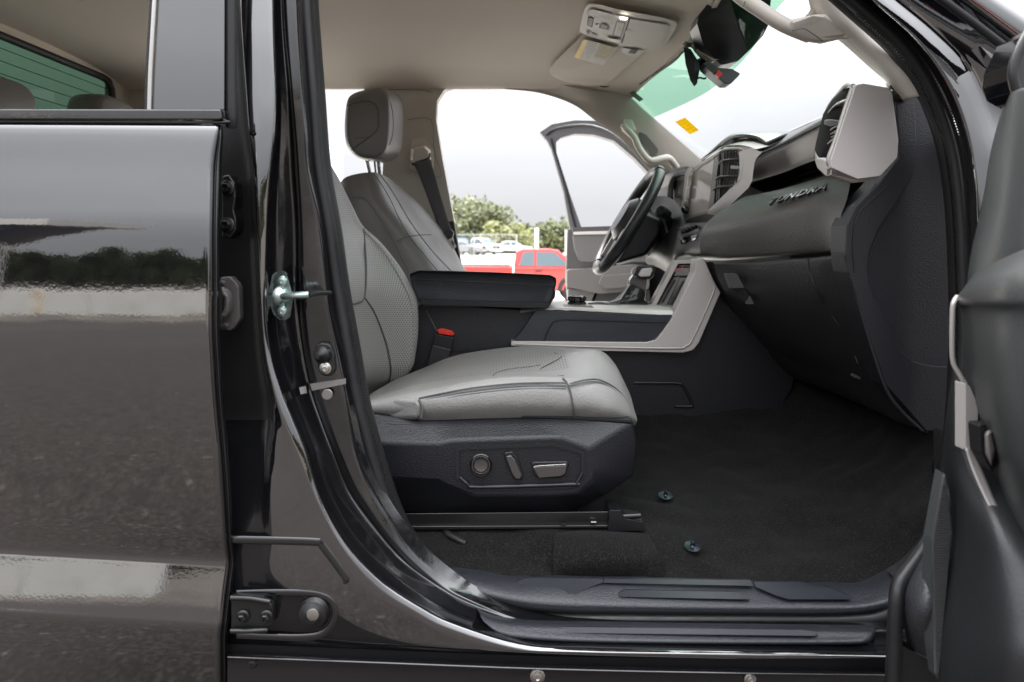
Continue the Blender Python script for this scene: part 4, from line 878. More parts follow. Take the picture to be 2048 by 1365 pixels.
loft('handle_inner', [[(1545, 4, 1.30), (1620, 36, 1.30), (1640, 20, 1.30), (1625, -20, 1.30)], [(1545, 4, 1.26), (1620, 40, 1.26), (1644, 20, 1.26), (1628, -20, 1.26)]][:0] or [[(1617, -30, 1.30), (1622, 20, 1.30), (1600, 42, 1.30), (1648, 40, 1.30), (1650, -30, 1.30)], [(1617, -30, 1.25), (1622, 22, 1.25), (1600, 44, 1.25), (1648, 40, 1.25), (1650, -30, 1.25)]], TRIMB, apx, bev=.006)

# ---- carpet floor and footwell
CP_ROWS = [
 [(760, 1160, 1.15), (900, 1165, 1.15), (1010, 1172, 1.15), (1150, 1180, 1.15), (1330, 1185, 1.15), (1520, 1190, 1.15), (1720, 1180, 1.15), (1800, 1150, 1.15), (1880, 1080, 1.16)],
 [(760, 1105, 1.20), (900, 1118, 1.20), (1010, 1122, 1.20), (1100, 1130, 1.20), (1330, 1135, 1.20), (1520, 1138, 1.20), (1700, 1128, 1.20), (1790, 1095, 1.20), (1868, 1010, 1.20)],
 [(760, 1062, 1.26), (900, 1070, 1.26), (1010, 1072, 1.26), (1120, 1068, 1.25), (1290, 1072, 1.26), (1520, 1070, 1.30), (1690, 1060, 1.30), (1790, 1020, 1.28), (1868, 940, 1.26)],
 [(760, 1030, 1.34), (900, 1035, 1.34), (1010, 1040, 1.34), (1120, 1020, 1.34), (1260, 1010, 1.38), (1500, 1000, 1.42), (1680, 985, 1.42), (1790, 945, 1.38), (1872, 880, 1.34)],
 [(760, 985, 1.50), (900, 985, 1.50), (1010, 985, 1.50), (1120, 960, 1.52), (1260, 945, 1.56), (1480, 935, 1.58), (1660, 915, 1.58), (1770, 880, 1.52), (1850, 820, 1.48)],
 [(760, 930, 1.66), (900, 930, 1.66), (1010, 925, 1.66), (1120, 905, 1.68), (1260, 885, 1.70), (1460, 875, 1.72), (1620, 850, 1.72), (1720, 815, 1.66), (1800, 740, 1.62)],
 [(760, 880, 1.80), (900, 875, 1.80), (1010, 870, 1.80), (1120, 855, 1.80), (1260, 832, 1.80), (1440, 825, 1.80), (1580, 800, 1.80), (1660, 740, 1.78), (1740, 650, 1.75)],
 [(760, 800, 1.84), (900, 800, 1.84), (1010, 800, 1.84), (1120, 790, 1.84), (1260, 770, 1.84), (1440, 760, 1.84), (1560, 720, 1.84), (1620, 660, 1.84), (1680, 560, 1.84)]]
flr = grp('cabin_floor', TRUCK)
fc_ = sheet('floor_carpet', CP_ROWS, CARPET, flr, nr=16, nc=16)
tx_ = bpy.data.textures.new('carpet_waves', 'CLOUDS'); tx_.noise_scale = .09; tx_.noise_depth = 1
dm_ = fc_.modifiers.new('waves', 'DISPLACE'); dm_.texture = tx_; dm_.strength = .022; dm_.mid_level = .5; dm_.texture_coords = 'GLOBAL'
# worn hump of carpet in front of the seat rail
sheet('carpet_hump', [[(1106, 1160, 1.178), (1160, 1162, 1.178), (1250, 1162, 1.178), (1330, 1160, 1.178)], [(1106, 1120, 1.185), (1160, 1122, 1.17), (1250, 1122, 1.17), (1322, 1118, 1.19)], [(1108, 1084, 1.225), (1160, 1080, 1.21), (1250, 1080, 1.21), (1308, 1088, 1.23)], [(1110, 1068, 1.25), (1160, 1064, 1.245), (1250, 1066, 1.245), (1296, 1068, 1.26)], [(1114, 1060, 1.31), (1160, 1058, 1.31), (1250, 1060, 1.31), (1288, 1062, 1.32)]], CARPET, flr, nr=5, nc=5)
for x, y, Y in ((1331, 991, 1.405), (1385, 1093, 1.235)):
    c = W((x, y, Y)); f = lathe('carpet_fastener', c, (0, -.25, 1), [(.015, 0), (.0145, .0008), (.005, .0015), (.003, .003), (.0025, .006), (.004, .007), (.003, .010), (.001, .0105)], mat('dark_blue_steel', (.012, .018, .026), .22, metal=.3), flr, n=20)
# the floor pan, outer sills and firewall close the cabin below
boxm('floor_pan', (-1.5, 1.13, .50), (1.3, 2.75, .60), BLACKM, flr)
sheet('firewall', [[Vector((.98, y, .55)), Vector((1.05, y, .8)), Vector((1.05, y, 1.30)), Vector((.80, y, 1.46))] for y in (1.10, 1.5, 2.0, 2.4, 2.80)], CARPET, flr, thick=.02)
sheet('kick_trim', [[(1866, 855, 1.20), (1893, 862, 1.17), (1915, 862, 1.165)], [(1867, 940, 1.20), (1893, 950, 1.165), (1915, 960, 1.16)], [(1862, 1010, 1.19), (1888, 1010, 1.155), (1910, 1020, 1.15)], [(1842, 1068, 1.175), (1872, 1068, 1.145), (1895, 1075, 1.14)], [(1812, 1110, 1.165), (1845, 1112, 1.135), (1865, 1125, 1.13)], [(1772, 1139, 1.16), (1795, 1164, 1.13), (1810, 1190, 1.125)]], PLAST_C, flr, nr=5, nc=4)
# ---- sill plates
sp_ = grp('sill_plate', TRUCK)
sheet('upper_plate', [
 [(906, 1134, 1.175), (905, 1142, 1.15), (904, 1152, 1.135), (907, 1160, 1.125), (912, 1166, 1.13)],
 [(955, 1140, 1.175), (955, 1152, 1.145), (955, 1168, 1.125), (950, 1184, 1.115), (952, 1192, 1.125)],
 [(1020, 1149, 1.175), (1020, 1162, 1.145), (1020, 1186, 1.12), (1018, 1202, 1.112), (1020, 1213, 1.12)],
 [(1100, 1151, 1.175), (1100, 1165, 1.145), (1100, 1190, 1.12), (1100, 1212, 1.108), (1100, 1224, 1.118)],
 [(1250, 1153, 1.175), (1250, 1168, 1.145), (1250, 1194, 1.12), (1250, 1216, 1.106), (1250, 1230, 1.118)],
 [(1450, 1158, 1.175), (1450, 1172, 1.145), (1450, 1198, 1.12), (1450, 1219, 1.106), (1450, 1232, 1.118)],
 [(1640, 1162, 1.175), (1640, 1176, 1.145), (1640, 1200, 1.12), (1640, 1220, 1.106), (1640, 1233, 1.118)],
 [(1720, 1158, 1.175), (1722, 1174, 1.145), (1726, 1198, 1.12), (1730, 1216, 1.106), (1732, 1228, 1.118)],
 [(1772, 1140, 1.175), (1785, 1158, 1.145), (1794, 1180, 1.12), (1792, 1202, 1.106), (1790, 1214, 1.118)]], mat('pebbled_sill_plastic', (.024, .026, .032), .34, bumps=(('n', 420, .0009),)), sp_, nr=5, nc=4)
PEB = bpy.data.materials['pebbled_sill_plastic']; SLK = mat('slick_dark_insert', (.014, .016, .022), .32, var=((.035, .037, .042), 's', 120, .62, .8))
UP = lambda x, y: 1.145 - (y - 1165) * .00085 - .003
for pts in ([(1001, 1178), (1050, 1157), (1080, 1154), (1205, 1158), (1206, 1165), (1182, 1174), (1152, 1188), (1060, 1186)], [(1207, 1157), (1500, 1160), (1508, 1172), (1207, 1166)],
            [(1508, 1163), (1600, 1164), (1660, 1176), (1703, 1194), (1700, 1199), (1576, 1199), (1548, 1190), (1512, 1174)], [(1236, 1188), (1250, 1180), (1470, 1184), (1500, 1192), (1498, 1199), (1240, 1194)]):
    plate('sill_insert', [(a, b, 2) for a, b in pts], UP, .003, SLK, sp_, bev=.0008)
sheet('lower_plate', [
 [(953, 1217, 1.085), (958, 1224, 1.06), (962, 1234, 1.05), (968, 1244, 1.045), (972, 1248, 1.06)],
 [(990, 1230, 1.085), (992, 1240, 1.055), (996, 1254, 1.042), (1000, 1268, 1.036), (1003, 1272, 1.05)],
 [(1060, 1240, 1.085), (1060, 1248, 1.055), (1060, 1262, 1.042), (1060, 1278, 1.034), (1060, 1284, 1.05)],
 [(1200, 1243, 1.085), (1200, 1252, 1.055), (1200, 1268, 1.042), (1200, 1284, 1.032), (1200, 1290, 1.05)],
 [(1450, 1247, 1.085), (1450, 1256, 1.055), (1450, 1272, 1.042), (1450, 1287, 1.032), (1450, 1293, 1.05)],
 [(1690, 1250, 1.085), (1690, 1259, 1.055), (1690, 1274, 1.042), (1690, 1287, 1.034), (1690, 1293, 1.05)],
 [(1738, 1252, 1.085), (1740, 1260, 1.058), (1738, 1272, 1.046), (1732, 1284, 1.04), (1728, 1290, 1.05)],
 [(1749, 1253, 1.09), (1750, 1262, 1.07), (1747, 1274, 1.06), (1740, 1286, 1.055), (1736, 1292, 1.06)]], PEB, sp_, nr=5, nc=4)
plate('sill_insert', [(1110, 1254, 1), (1600, 1260, 1), (1640, 1264, 2), (1628, 1272, 2), (1134, 1266, 2)], lambda x, y: 1.05 - (y - 1254) * .0007, .003, SLK, sp_, bev=.0008)
# ================================================================== SEATS
ps = grp('passenger_seat', TRUCK)
# backrest: rows from the shoulder to the cushion
def back_row(y, xr, xl=612, Yr=1.74):
    Y = [1.30, 1.285, 1.32, 1.42, 1.52, 1.62, 1.69, 1.735, 1.79]; f = [-.25, .0, .2, .38, .52, .68, .85, .985, .93]
    return [(xl + (xr - xl) * a, y + (4 if k < 2 else 0), b * Yr / 1.74) for k, (a, b) in enumerate(zip(f, Y))]
BR = [(270, 630), (300, 646), (332, 663), (362, 681), (390, 695), (416, 708), (440, 720), (456, 731), (474, 752), (492, 770), (534, 803), (578, 828), (611, 839), (664, 840), (705, 835), (735, 828), (760, 806), (785, 772), (812, 740), (840, 720)]
def bkm(u, v): return 1 if (.36 < u < .94 and .12 < v < .93) else (1 if (u <= .36 and v < .58) else 0)
sheet('backrest', [back_row(y, x, 612 if y < 640 else 612 + (y - 640) * .2) for y, x in BR], [LEATHER, PERF], ps, nr=4, nc=5, matfn=bkm)
# seams and stitching on it (Y follows the backrest)
def BY(x, y):
    xr = BR[-1][1]
    for (ya, xa), (yb, xb) in zip(BR, BR[1:]):
        if y <= yb: xr = xa + (xb - xa) * (y - ya) / (yb - ya); break
    xl = 612 if y < 640 else 612 + (y - 640) * .2
    f = (x - xl) / (xr - xl); fs = [0, .2, .38, .52, .68, .85, .985]; Ys = [1.285, 1.32, 1.42, 1.52, 1.62, 1.69, 1.735]
    for a, b, c, d in zip(fs, fs[1:], Ys, Ys[1:]):
        if f <= b: return c + (d - c) * (f - a) / (b - a)
    return 1.73
def onback(pts, dy=-.004): return [(x, y, BY(x, y) + dy) for x, y in pts]
tube('backrest_seam', onback([(728, 458), (731, 500), (733, 540), (732, 575), (727, 600), (712, 607), (700, 609), (680, 606)]), .0018, SEAM, ps, ry=.0024)
tube('backrest_seam', onback([(730, 596), (748, 622), (762, 655), (774, 690), (781, 725), (782, 745), (776, 770), (762, 790)]), .0016, SEAM, ps, ry=.0022)
tube('backrest_piping', onback([(729, 462), (745, 478), (765, 500), (790, 537), (812, 578), (824, 612), (828, 660), (824, 705), (818, 730)], -.006), .0017, LEATHER, ps)
# cushion
CU = [
 [(726, 846, 1.33), (790, 846, 1.31), (850, 848, 1.30), (1000, 842, 1.30), (1140, 842, 1.30), (1205, 846, 1.305), (1250, 850, 1.33), (1270, 852, 1.37)],
 [(728, 826, 1.30), (790, 824, 1.285), (850, 822, 1.275), (1000, 812, 1.27), (1140, 812, 1.27), (1208, 818, 1.28), (1254, 830, 1.315), (1274, 842, 1.36)],
 [(730, 810, 1.30), (790, 804, 1.285), (850, 796, 1.275), (1000, 776, 1.27), (1136, 772, 1.272), (1206, 784, 1.29), (1250, 806, 1.325), (1272, 830, 1.37)],
 [(732, 803, 1.32), (790, 792, 1.30), (850, 781, 1.295), (1000, 757, 1.29), (1132, 757, 1.295), (1200, 763, 1.32), (1244, 786, 1.35), (1268, 818, 1.39)],
 [(734, 800, 1.36), (790, 788, 1.35), (850, 774, 1.345), (1000, 753, 1.34), (1128, 753, 1.34), (1196, 750, 1.37), (1240, 768, 1.40), (1265, 806, 1.43)],
 [(738, 796, 1.42), (790, 782, 1.42), (850, 766, 1.42), (1000, 746, 1.42), (1110, 742, 1.42), (1190, 728, 1.44), (1236, 748, 1.46), (1262, 795, 1.48)],
 [(742, 788, 1.53), (800, 768, 1.53), (870, 745, 1.53), (1000, 724, 1.53), (1100, 714, 1.53), (1188, 702, 1.53), (1228, 728, 1.53), (1256, 780, 1.54)],
 [(765, 774, 1.64), (830, 748, 1.64), (890, 728, 1.64), (1000, 708, 1.64), (1095, 702, 1.64), (1180, 699, 1.62), (1220, 720, 1.61), (1250, 770, 1.61)],
 [(800, 756, 1.73), (850, 736, 1.73), (910, 712, 1.73), (985, 699, 1.73), (1050, 694, 1.73), (1120, 704, 1.71), (1180, 712, 1.69), (1240, 765, 1.69)],
 [(800, 772, 1.79), (850, 756, 1.79), (910, 735, 1.79), (985, 722, 1.79), (1050, 718, 1.79), (1120, 726, 1.78), (1180, 735, 1.76), (1236, 790, 1.75)],
 [(800, 850, 1.80), (850, 850, 1.80), (910, 850, 1.80), (985, 850, 1.80), (1050, 850, 1.80), (1120, 850, 1.79), (1180, 850, 1.77), (1234, 850, 1.76)]]
def cum(u, v): return 1 if (.50 < v < .86 and .06 < u < .62) else 0
sheet('seat_cushion', CU, [LEATHER, PERF_C], ps, nr=6, nc=6, matfn=cum)
def CY(pts, dy=-.003): return [(x, y, Y + dy) for x, y, Y in pts]
tube('cushion_seam', CY([(842, 836, 1.27), (845, 815, 1.27), (838, 800, 1.275)]), .002, SEAM, ps, sub=4)
for k, (d, r_) in enumerate(((0, .0016), (5.5, .0011), (11, .0011))):
    tube('cushion_stitching' if k else 'cushion_seam', CY([(838, 797 + d, 1.277), (880, 788 + d, 1.274), (940, 777 + d, 1.271), (1010, 769 + d, 1.27), (1070, 766 + d, 1.27), (1132, 766 + d, 1.27)], -.0015), r_, SEAM if not k else STITCHM, ps, sub=5)
tube('cushion_seam', CY([(1126, 757, 1.288), (1134, 766, 1.27), (1141, 786, 1.268), (1146, 812, 1.268), (1149, 834, 1.285)], -.001), .0016, SEAM, ps, sub=4)
tube('cushion_stitching', CY([(1138, 771, 1.268), (1165, 765, 1.275), (1195, 764, 1.305), (1225, 778, 1.325), (1246, 800, 1.33), (1257, 828, 1.325), (1260, 842, 1.335)], -.001), .0014, STITCHM, ps, sub=5)
tube('cushion_seam', CY([(1140, 768, 1.27), (1166, 761, 1.28), (1198, 760, 1.315), (1230, 776, 1.335), (1251, 800, 1.345), (1263, 828, 1.345), (1266, 844, 1.35)], -.001), .0016, SEAM, ps, sub=5)
tube('cushion_seam', CY([(1128, 752, 1.345), (1086, 752, 1.385), (1075, 747, 1.42), (1085, 735, 1.45), (1118, 718, 1.50), (1122, 712, 1.53), (1108, 706, 1.58)], -.002), .0011, SEAM, ps, sub=5)
tube('cushion_seam', CY([(985, 752, 1.355), (995, 744, 1.42), (1020, 738, 1.45), (1060, 733, 1.46), (1082, 730, 1.47)], -.002), .0009, STITCHM, ps, sub=5)
tube('cushion_seam', CY([(948, 708, 1.70), (985, 704, 1.68), (1040, 704, 1.66), (1085, 712, 1.60)], -.002), .0009, STITCHM, ps, sub=5)
# small folded tuck behind the side bolster
loft('cushion_tuck', [[(752, 806, 1.30), (790, 795, 1.285), (828, 800, 1.268), (844, 806, 1.264), (840, 838, 1.272), (800, 840, 1.285), (765, 838, 1.30)],
                      [(748, 806, 1.34), (790, 792, 1.33), (830, 796, 1.32), (848, 804, 1.32), (846, 842, 1.32), (800, 844, 1.33), (762, 842, 1.34)]], LEATHER, ps, bev=.010, seg=4)
# side shield: facets falling away from a raised field
SO = [(744, 824), (850, 839), (905, 838), (1042, 834), (1144, 835), (1266, 844), (1275, 884), (1267, 950), (1213, 988), (1144, 1026), (960, 1031), (900, 1031), (840, 1030), (735, 1010)]
SCR = [(742, 886), (878, 887), (905, 881), (1108, 874), (1126, 876), (1178, 897), (1186, 932), (1183, 964), (1155, 989), (1102, 993), (948, 993), (922, 983), (881, 958), (742, 955)]
loft('side_shield', [[(x, y, 1.345) for x, y in SO], [(x, y, 1.292) for x, y in SO], [(x, y, 1.251) for x, y in SCR]], PLAST, ps, bev=.006, seg=5)
plate('shield_step', [(1042, 835, 0), (1049, 829, 1), (1144, 832, 0), (1262, 841, 3), (1268, 846, 2), (1144, 838, 0)], 1.288, .03, PLAST, ps, bev=.002)
PNL = [(910, 897, 6), (918, 893, 6), (1107, 886, 8), (1124, 890, 8), (1168, 902, 6), (1171, 946, 6), (1160, 972, 10), (1148, 977, 8), (955, 982, 10), (930, 974, 8), (912, 957, 8)]
PNI = [(918, 903, 5), (924, 900, 5), (1107, 893, 8), (1122, 897, 8), (1161, 908, 5), (1163, 945, 5), (1152, 964, 8), (1142, 966, 8), (958, 972, 10), (936, 966, 8), (919, 952, 6)]
plate('switch_panel_frame', PNL, 1.2475, .008, PLAST, ps, bev=.003, seg=3, holes=[fillet(PNI, 4)])
plate('switch_panel', PNI, 1.2530, .004, PLAST_S, ps, bev=.0006)
tube('panel_lower_bevel', [(919, 955, 1.249), (936, 969, 1.247), (958, 975, 1.247), (1142, 969.5, 1.247), (1153, 967, 1.247), (1165, 946, 1.249)], .0035, PLAST_S, ps, sub=4, ry=.003)
lathe('recline_knob', W((962, 930, 1.2530)), (0, -1, 0), [(.0215, 0), (.0215, .0015), (.019, .003), (.0185, .0125), (.017, .0145), (.0145, .0145), (.0135, .0125), (.0005, .0115)], GLOSS, ps, n=36)
lathe('knob_cap', W((962, 930, 1.2405)), (0, -1, 0), [(.0125, 0), (.0120, .0012), (.009, .0005), (.0005, 0)], SWITCHM, ps, n=32)
tube('knob_ring', [Vector((W((962, 930, 1.2395)).x + .0158 * math.cos(a), 1.2385, W((962, 930, 1.24)).z + .0158 * math.sin(a))) for a in [2 * math.pi * k / 28 for k in range(28)]], .0009, SWITCHM, ps, closed=True, sub=1, n=6)
plate('tilt_switch', [(1007, 906, 5), (1024, 903, 7), (1036, 916, 8), (1048, 952, 7), (1044, 961, 5), (1030, 962, 6), (1022, 950, 4), (1010, 922, 4)], 1.2470, .008, PLAST_S, ps, bev=.0025, seg=3)
plate('tilt_switch_face', [(1012, 913, 4), (1022, 911, 6), (1030, 920, 6), (1044, 952, 5), (1040, 959, 3), (1032, 959, 4), (1024, 948, 3), (1014, 922, 3)], 1.2415, .007, SWITCHM, ps, bev=.002, seg=3)
plate('slide_switch', [(1062, 926, 5), (1072, 924, 4), (1134, 923, 5), (1139, 928, 4), (1130, 952, 6), (1120, 957, 4), (1080, 958, 5), (1068, 952, 5)], 1.2470, .008, PLAST_S, ps, bev=.0025, seg=3)
plate('slide_switch_face', [(1066, 936, 3), (1072, 934, 3), (1134, 931, 3), (1131, 948, 6), (1122, 953, 3), (1078, 957, 4), (1074, 950, 3)], 1.2405, .007, SWITCHM, ps, bev=.002, seg=3)
tube('switch_highlight', [(1068, 934, 1.2425), (1080, 932, 1.2400), (1132, 929, 1.2400)], .0009, SILVER, ps, sub=2)
tube('shield_emboss', [(775, 848, 1.261), (800, 850, 1.261), (835, 848, 1.261)], .0006, PLAST_S, ps)
# seat rail under the shield
loft('seat_rail', [[(810, 1027, 1.27), (1218, 1023, 1.27), (1218, 1057, 1.27), (810, 1060, 1.27)], [(810, 1027, 1.32), (1218, 1023, 1.32), (1218, 1057, 1.32), (810, 1060, 1.32)]], DARKST, ps, bev=.002)
plate('rail_lip', [(810, 1053), (1216, 1051), (1216, 1057), (810, 1061)], 1.262, .01, DARKST, ps, bev=.0015)
plate('rail_end_cap', [(1219, 1021, 1), (1242, 1021, 1), (1244, 1028, 1), (1252, 1038, 2), (1286, 1044, 3), (1291, 1062, 2), (1236, 1063, 1), (1228, 1065, 1), (1215, 1063, 1), (1218, 1040, 1)], 1.255, .05, PLAST_S, ps, bev=.002, seg=3)
tube('rail_pin', [(1244, 1033, 1.262), (1262, 1032, 1.262), (1281, 1031, 1.262)], .005, DARKST, ps, sub=2)
tube('rail_pin', [(1250, 1039, 1.265), (1281, 1039, 1.265)], .004, DARKST, ps, sub=1)
plate('rail_slot', [(1182, 1044), (1193, 1044), (1193, 1048), (1182, 1048)], 1.2595, .006, STEEL, ps, bev=.0008)
plate('rail_slot', [(1122, 1048), (1132, 1048), (1132, 1051), (1122, 1051)], 1.2595, .006, BLACKM, ps, bev=.0004)
tube('seat_harness', [(880, 1052, 1.30), (895, 1068, 1.26), (912, 1078, 1.245), (932, 1088, 1.235)], .006, RUBBER_D, ps, sub=5)
boxm('seat_pedestal', (-.28, 1.33, .70), (.20, 1.72, .80), BLACKM, ps)
# buckle
bk = grp('seat_belt_buckle', TRUCK)
loft('buckle_body', [[(869, 668, 1.775), (908, 675, 1.775), (902, 702, 1.775), (864, 694, 1.775)], [(869, 668, 1.80), (908, 675, 1.80), (902, 702, 1.80), (864, 694, 1.80)]], PLAST_S, bk, bev=.002)
loft('buckle_sleeve', [[(864, 690, 1.77), (903, 699, 1.77), (893, 735, 1.77), (852, 735, 1.77)], [(864, 690, 1.805), (903, 699, 1.805), (893, 735, 1.805), (852, 735, 1.805)]], PLAST_C, bk, bev=.003)
loft('buckle_button', [[(874, 660, 1.778), (884, 657, 1.778), (905, 662, 1.778), (909, 669, 1.778), (904, 672, 1.778), (878, 668, 1.778)], [(874, 660, 1.797), (884, 657, 1.797), (905, 662, 1.797), (909, 669, 1.797), (904, 672, 1.797), (878, 668, 1.797)]], REDBTN, bk, bev=.0015)
# ---- driver's seat
dsx = grp('driver_seat', TRUCK)
# headrest: outer side face, front face
HO = smooth2([(694, 205), (703, 190), (726, 181), (758, 176), (774, 182), (781, 200), (782, 240), (779, 290), (768, 312), (745, 322), (715, 316), (696, 296), (690, 270), (690, 238)], 3)
def scl(pts, s, cx, cy, dx=0, dy=0): return [(cx + (x - cx) * s + dx, cy + (y - cy) * s + dy) for x, y in pts]
L = []
for Y, s, dx, dy in ((2.10, .80, 0, 2), (2.105, .90, 0, 1), (2.125, .97, 0, 0), (2.16, 1.0, 1, 0), (2.30, 1.0, 14, 3), (2.40, .98, 22, 6), (2.44, .93, 27, 9), (2.46, .84, 30, 11)):
    L.append([(x, y, Y) for x, y in scl(HO, s, 738, 250, dx, dy)])
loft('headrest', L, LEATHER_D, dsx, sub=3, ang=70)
tube('headrest_seam', [(x, y, 2.098) for x, y in [(694, 212), (712, 206), (738, 203), (752, 212), (757, 236), (755, 258), (742, 272), (720, 288), (702, 300)]], .0012, SEAM, dsx, sub=4)
tube('headrest_seam', [(779, 198, 2.135), (786, 232, 2.135), (784, 276, 2.14), (768, 308, 2.14), (760, 318, 2.15)], .0012, SEAM, dsx, sub=4)
tube('headrest_seam', [(691, 274, 2.13), (712, 276, 2.10), (740, 274, 2.10), (770, 262, 2.13)], .0011, SEAM, dsx, sub=4)
for (a, b) in (((730, 306), (741, 352)), ((748, 312), (752, 352)), ((756, 314), (760, 352))):
    tube('headrest_post', [(a[0], a[1], 2.26), (b[0], b[1], 2.28)], .0065 if a[0] != 748 else .004, CHROME, dsx, sub=1, n=10)
# backrest
DB = [
 [(676, 372, 2.16), (690, 356, 2.12), (715, 348, 2.10), (747, 345, 2.12), (770, 352, 2.20), (790, 366, 2.34), (812, 384, 2.46), (820, 392, 2.56)],
 [(672, 410, 2.13), (690, 390, 2.09), (720, 374, 2.075), (752, 370, 2.09), (778, 376, 2.18), (808, 392, 2.34), (840, 408, 2.46), (846, 414, 2.56)],
 [(672, 450, 2.11), (700, 430, 2.07), (735, 410, 2.055), (765, 404, 2.07), (796, 412, 2.16), (832, 430, 2.34), (866, 440, 2.46), (872, 446, 2.56)],
 [(680, 500, 2.10), (725, 482, 2.06), (762, 462, 2.05), (795, 450, 2.06), (826, 455, 2.14), (862, 470, 2.34), (895, 482, 2.46), (902, 488, 2.56)],
 [(690, 560, 2.10), (745, 540, 2.06), (790, 515, 2.05), (825, 495, 2.06), (852, 497, 2.12), (884, 510, 2.32), (918, 524, 2.44), (925, 530, 2.56)],
 [(700, 620, 2.10), (770, 600, 2.06), (825, 575, 2.05), (860, 550, 2.06), (882, 546, 2.12), (912, 552, 2.30), (944, 562, 2.42), (950, 568, 2.56)],
 [(710, 680, 2.10), (790, 660, 2.06), (850, 630, 2.05), (890, 600, 2.06), (910, 595, 2.12), (935, 600, 2.30), (960, 610, 2.42), (965, 616, 2.56)]]
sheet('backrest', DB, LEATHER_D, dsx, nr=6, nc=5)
tube('backrest_seam', [(747, 347, 2.09), (765, 372, 2.06), (782, 402, 2.05), (800, 440, 2.045), (822, 478, 2.045), (850, 512, 2.045), (878, 545, 2.05)], .0012, SEAM, dsx, sub=5)
tube('backrest_seam', [(758, 347, 2.14), (777, 372, 2.12), (796, 402, 2.12), (818, 440, 2.11), (845, 478, 2.11), (873, 512, 2.10), (905, 545, 2.10)], .0016, STITCHM, dsx, sub=5)
tube('backrest_seam', [(702, 398, 2.055), (715, 393, 2.05), (730, 398, 2.045), (748, 420, 2.04), (768, 452, 2.035), (785, 480, 2.03), (800, 510, 2.03), (818, 545, 2.03)], .0012, SEAM, dsx, sub=5)
tube('backrest_seam', [(793, 482, 2.035), (815, 474, 2.035), (848, 470, 2.05), (862, 470, 2.12)], .0012, SEAM, dsx, sub=4)
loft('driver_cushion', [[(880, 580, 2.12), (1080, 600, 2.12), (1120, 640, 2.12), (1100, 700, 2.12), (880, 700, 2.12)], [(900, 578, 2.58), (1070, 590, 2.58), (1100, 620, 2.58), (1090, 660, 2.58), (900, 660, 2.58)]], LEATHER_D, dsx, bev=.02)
# ---- driver's belt on the pillar
sb = grp('driver_seat_belt', TRUCK)
loft('belt_guide', [[(826, 300, 2.56), (848, 295, 2.56), (857, 302, 2.56), (858, 320, 2.56), (836, 326, 2.56), (825, 320, 2.56)], [(822, 296, 2.62), (850, 290, 2.62), (862, 300, 2.62), (863, 322, 2.62), (836, 330, 2.62), (820, 324, 2.62)]], TRIMB, sb, bev=.005, seg=3)
tube('guide_slot', [(824, 330, 2.56), (836, 325, 2.56), (856, 318, 2.56), (860, 308, 2.575)], .005, PLAST_C, sb)
plate('guide_cover', [(822, 280, 4), (848, 276, 6), (866, 300, 6), (866, 340, 6), (838, 345, 4), (820, 338, 4)], 2.635, .02, TRIMB, sb, bev=.003)
sheet('belt_webbing', [[(826, 326, 2.555), (860, 318, 2.555)], [(838, 352, 2.545), (868, 344, 2.545)], [(850, 382, 2.53), (876, 374, 2.53)], [(862, 415, 2.52), (886, 408, 2.52)], [(873, 445, 2.51), (896, 440, 2.51)], [(882, 470, 2.50), (905, 462, 2.50)]], BELT, sb, nr=5, nc=4, thick=.003)
plate('belt_stop', [(880, 468, 3), (902, 458, 3), (908, 466, 3), (905, 476, 3), (886, 484, 3), (882, 478, 3)], 2.485, .02, PLAST_C, sb, bev=.003)
plate('belt_tongue', [(888, 484, 2), (905, 476, 2), (908, 480, 2), (907, 484, 2), (913, 494, 2), (908, 499, 2), (898, 487, 2), (889, 488, 2)], 2.48, .006, SILVER, sb, bev=.0015)
plate('tongue_slot', [(902, 483, 1), (905, 482, 1), (909, 490, 1), (906, 491, 1)], 2.478, .002, BLACKM, sb, bev=0)
tube('belt_lower_run', [(888, 488, 2.50), (900, 515, 2.48), (915, 545, 2.47), (922, 560, 2.47)], .004, BELT, sb, ry=.002)
# ---- rear bench
rb = grp('rear_bench', TRUCK)
def rounded(name, lo, hi, m, par, b=.03): return boxm(name, lo, hi, m, par, bev=b, seg=5)
rounded('backrest', (-1.45, 1.25, .95), (-1.30, 2.6, 1.50), LEATHER_D, rb, .04); rounded('bench_cushion', (-1.45, 1.25, .85), (-.85, 2.6, 1.02), LEATHER_D, rb, .05)
def hr(name, cx, cy, w, h, z0):
    L = []
    for k, (s, dx) in enumerate(((.80, -.055), (.95, -.045), (1, -.02), (1, .02), (.96, .045), (.84, .058))):
        lp = []
        for j in range(20):
            a = 2 * math.pi * j / 20; c_, s_ = math.cos(a), math.sin(a)
            lp.append(Vector((cx + dx, cy + w / 2 * s * math.copysign(abs(c_) ** .55, c_), z0 + h / 2 + h / 2 * s * math.copysign(abs(s_) ** .6, s_))))
        L.append(lp)
    o = loft(name, L, LEATHER_D, rb, sub=3, ang=70)
    for d in (-.05, .05): tube('headrest_post', [Vector((cx, cy + d, z0 - .1)), Vector((cx, cy + d, z0 + .03))], .006, CHROME, rb, sub=1)
hr('headrest', -1.385, 1.80, .25, .17, 1.525); hr('headrest', -1.36, 2.27, .24, .17, 1.57)
# ================================================================== DASHBOARD AND CONSOLE
db = grp('dashboard', TRUCK)
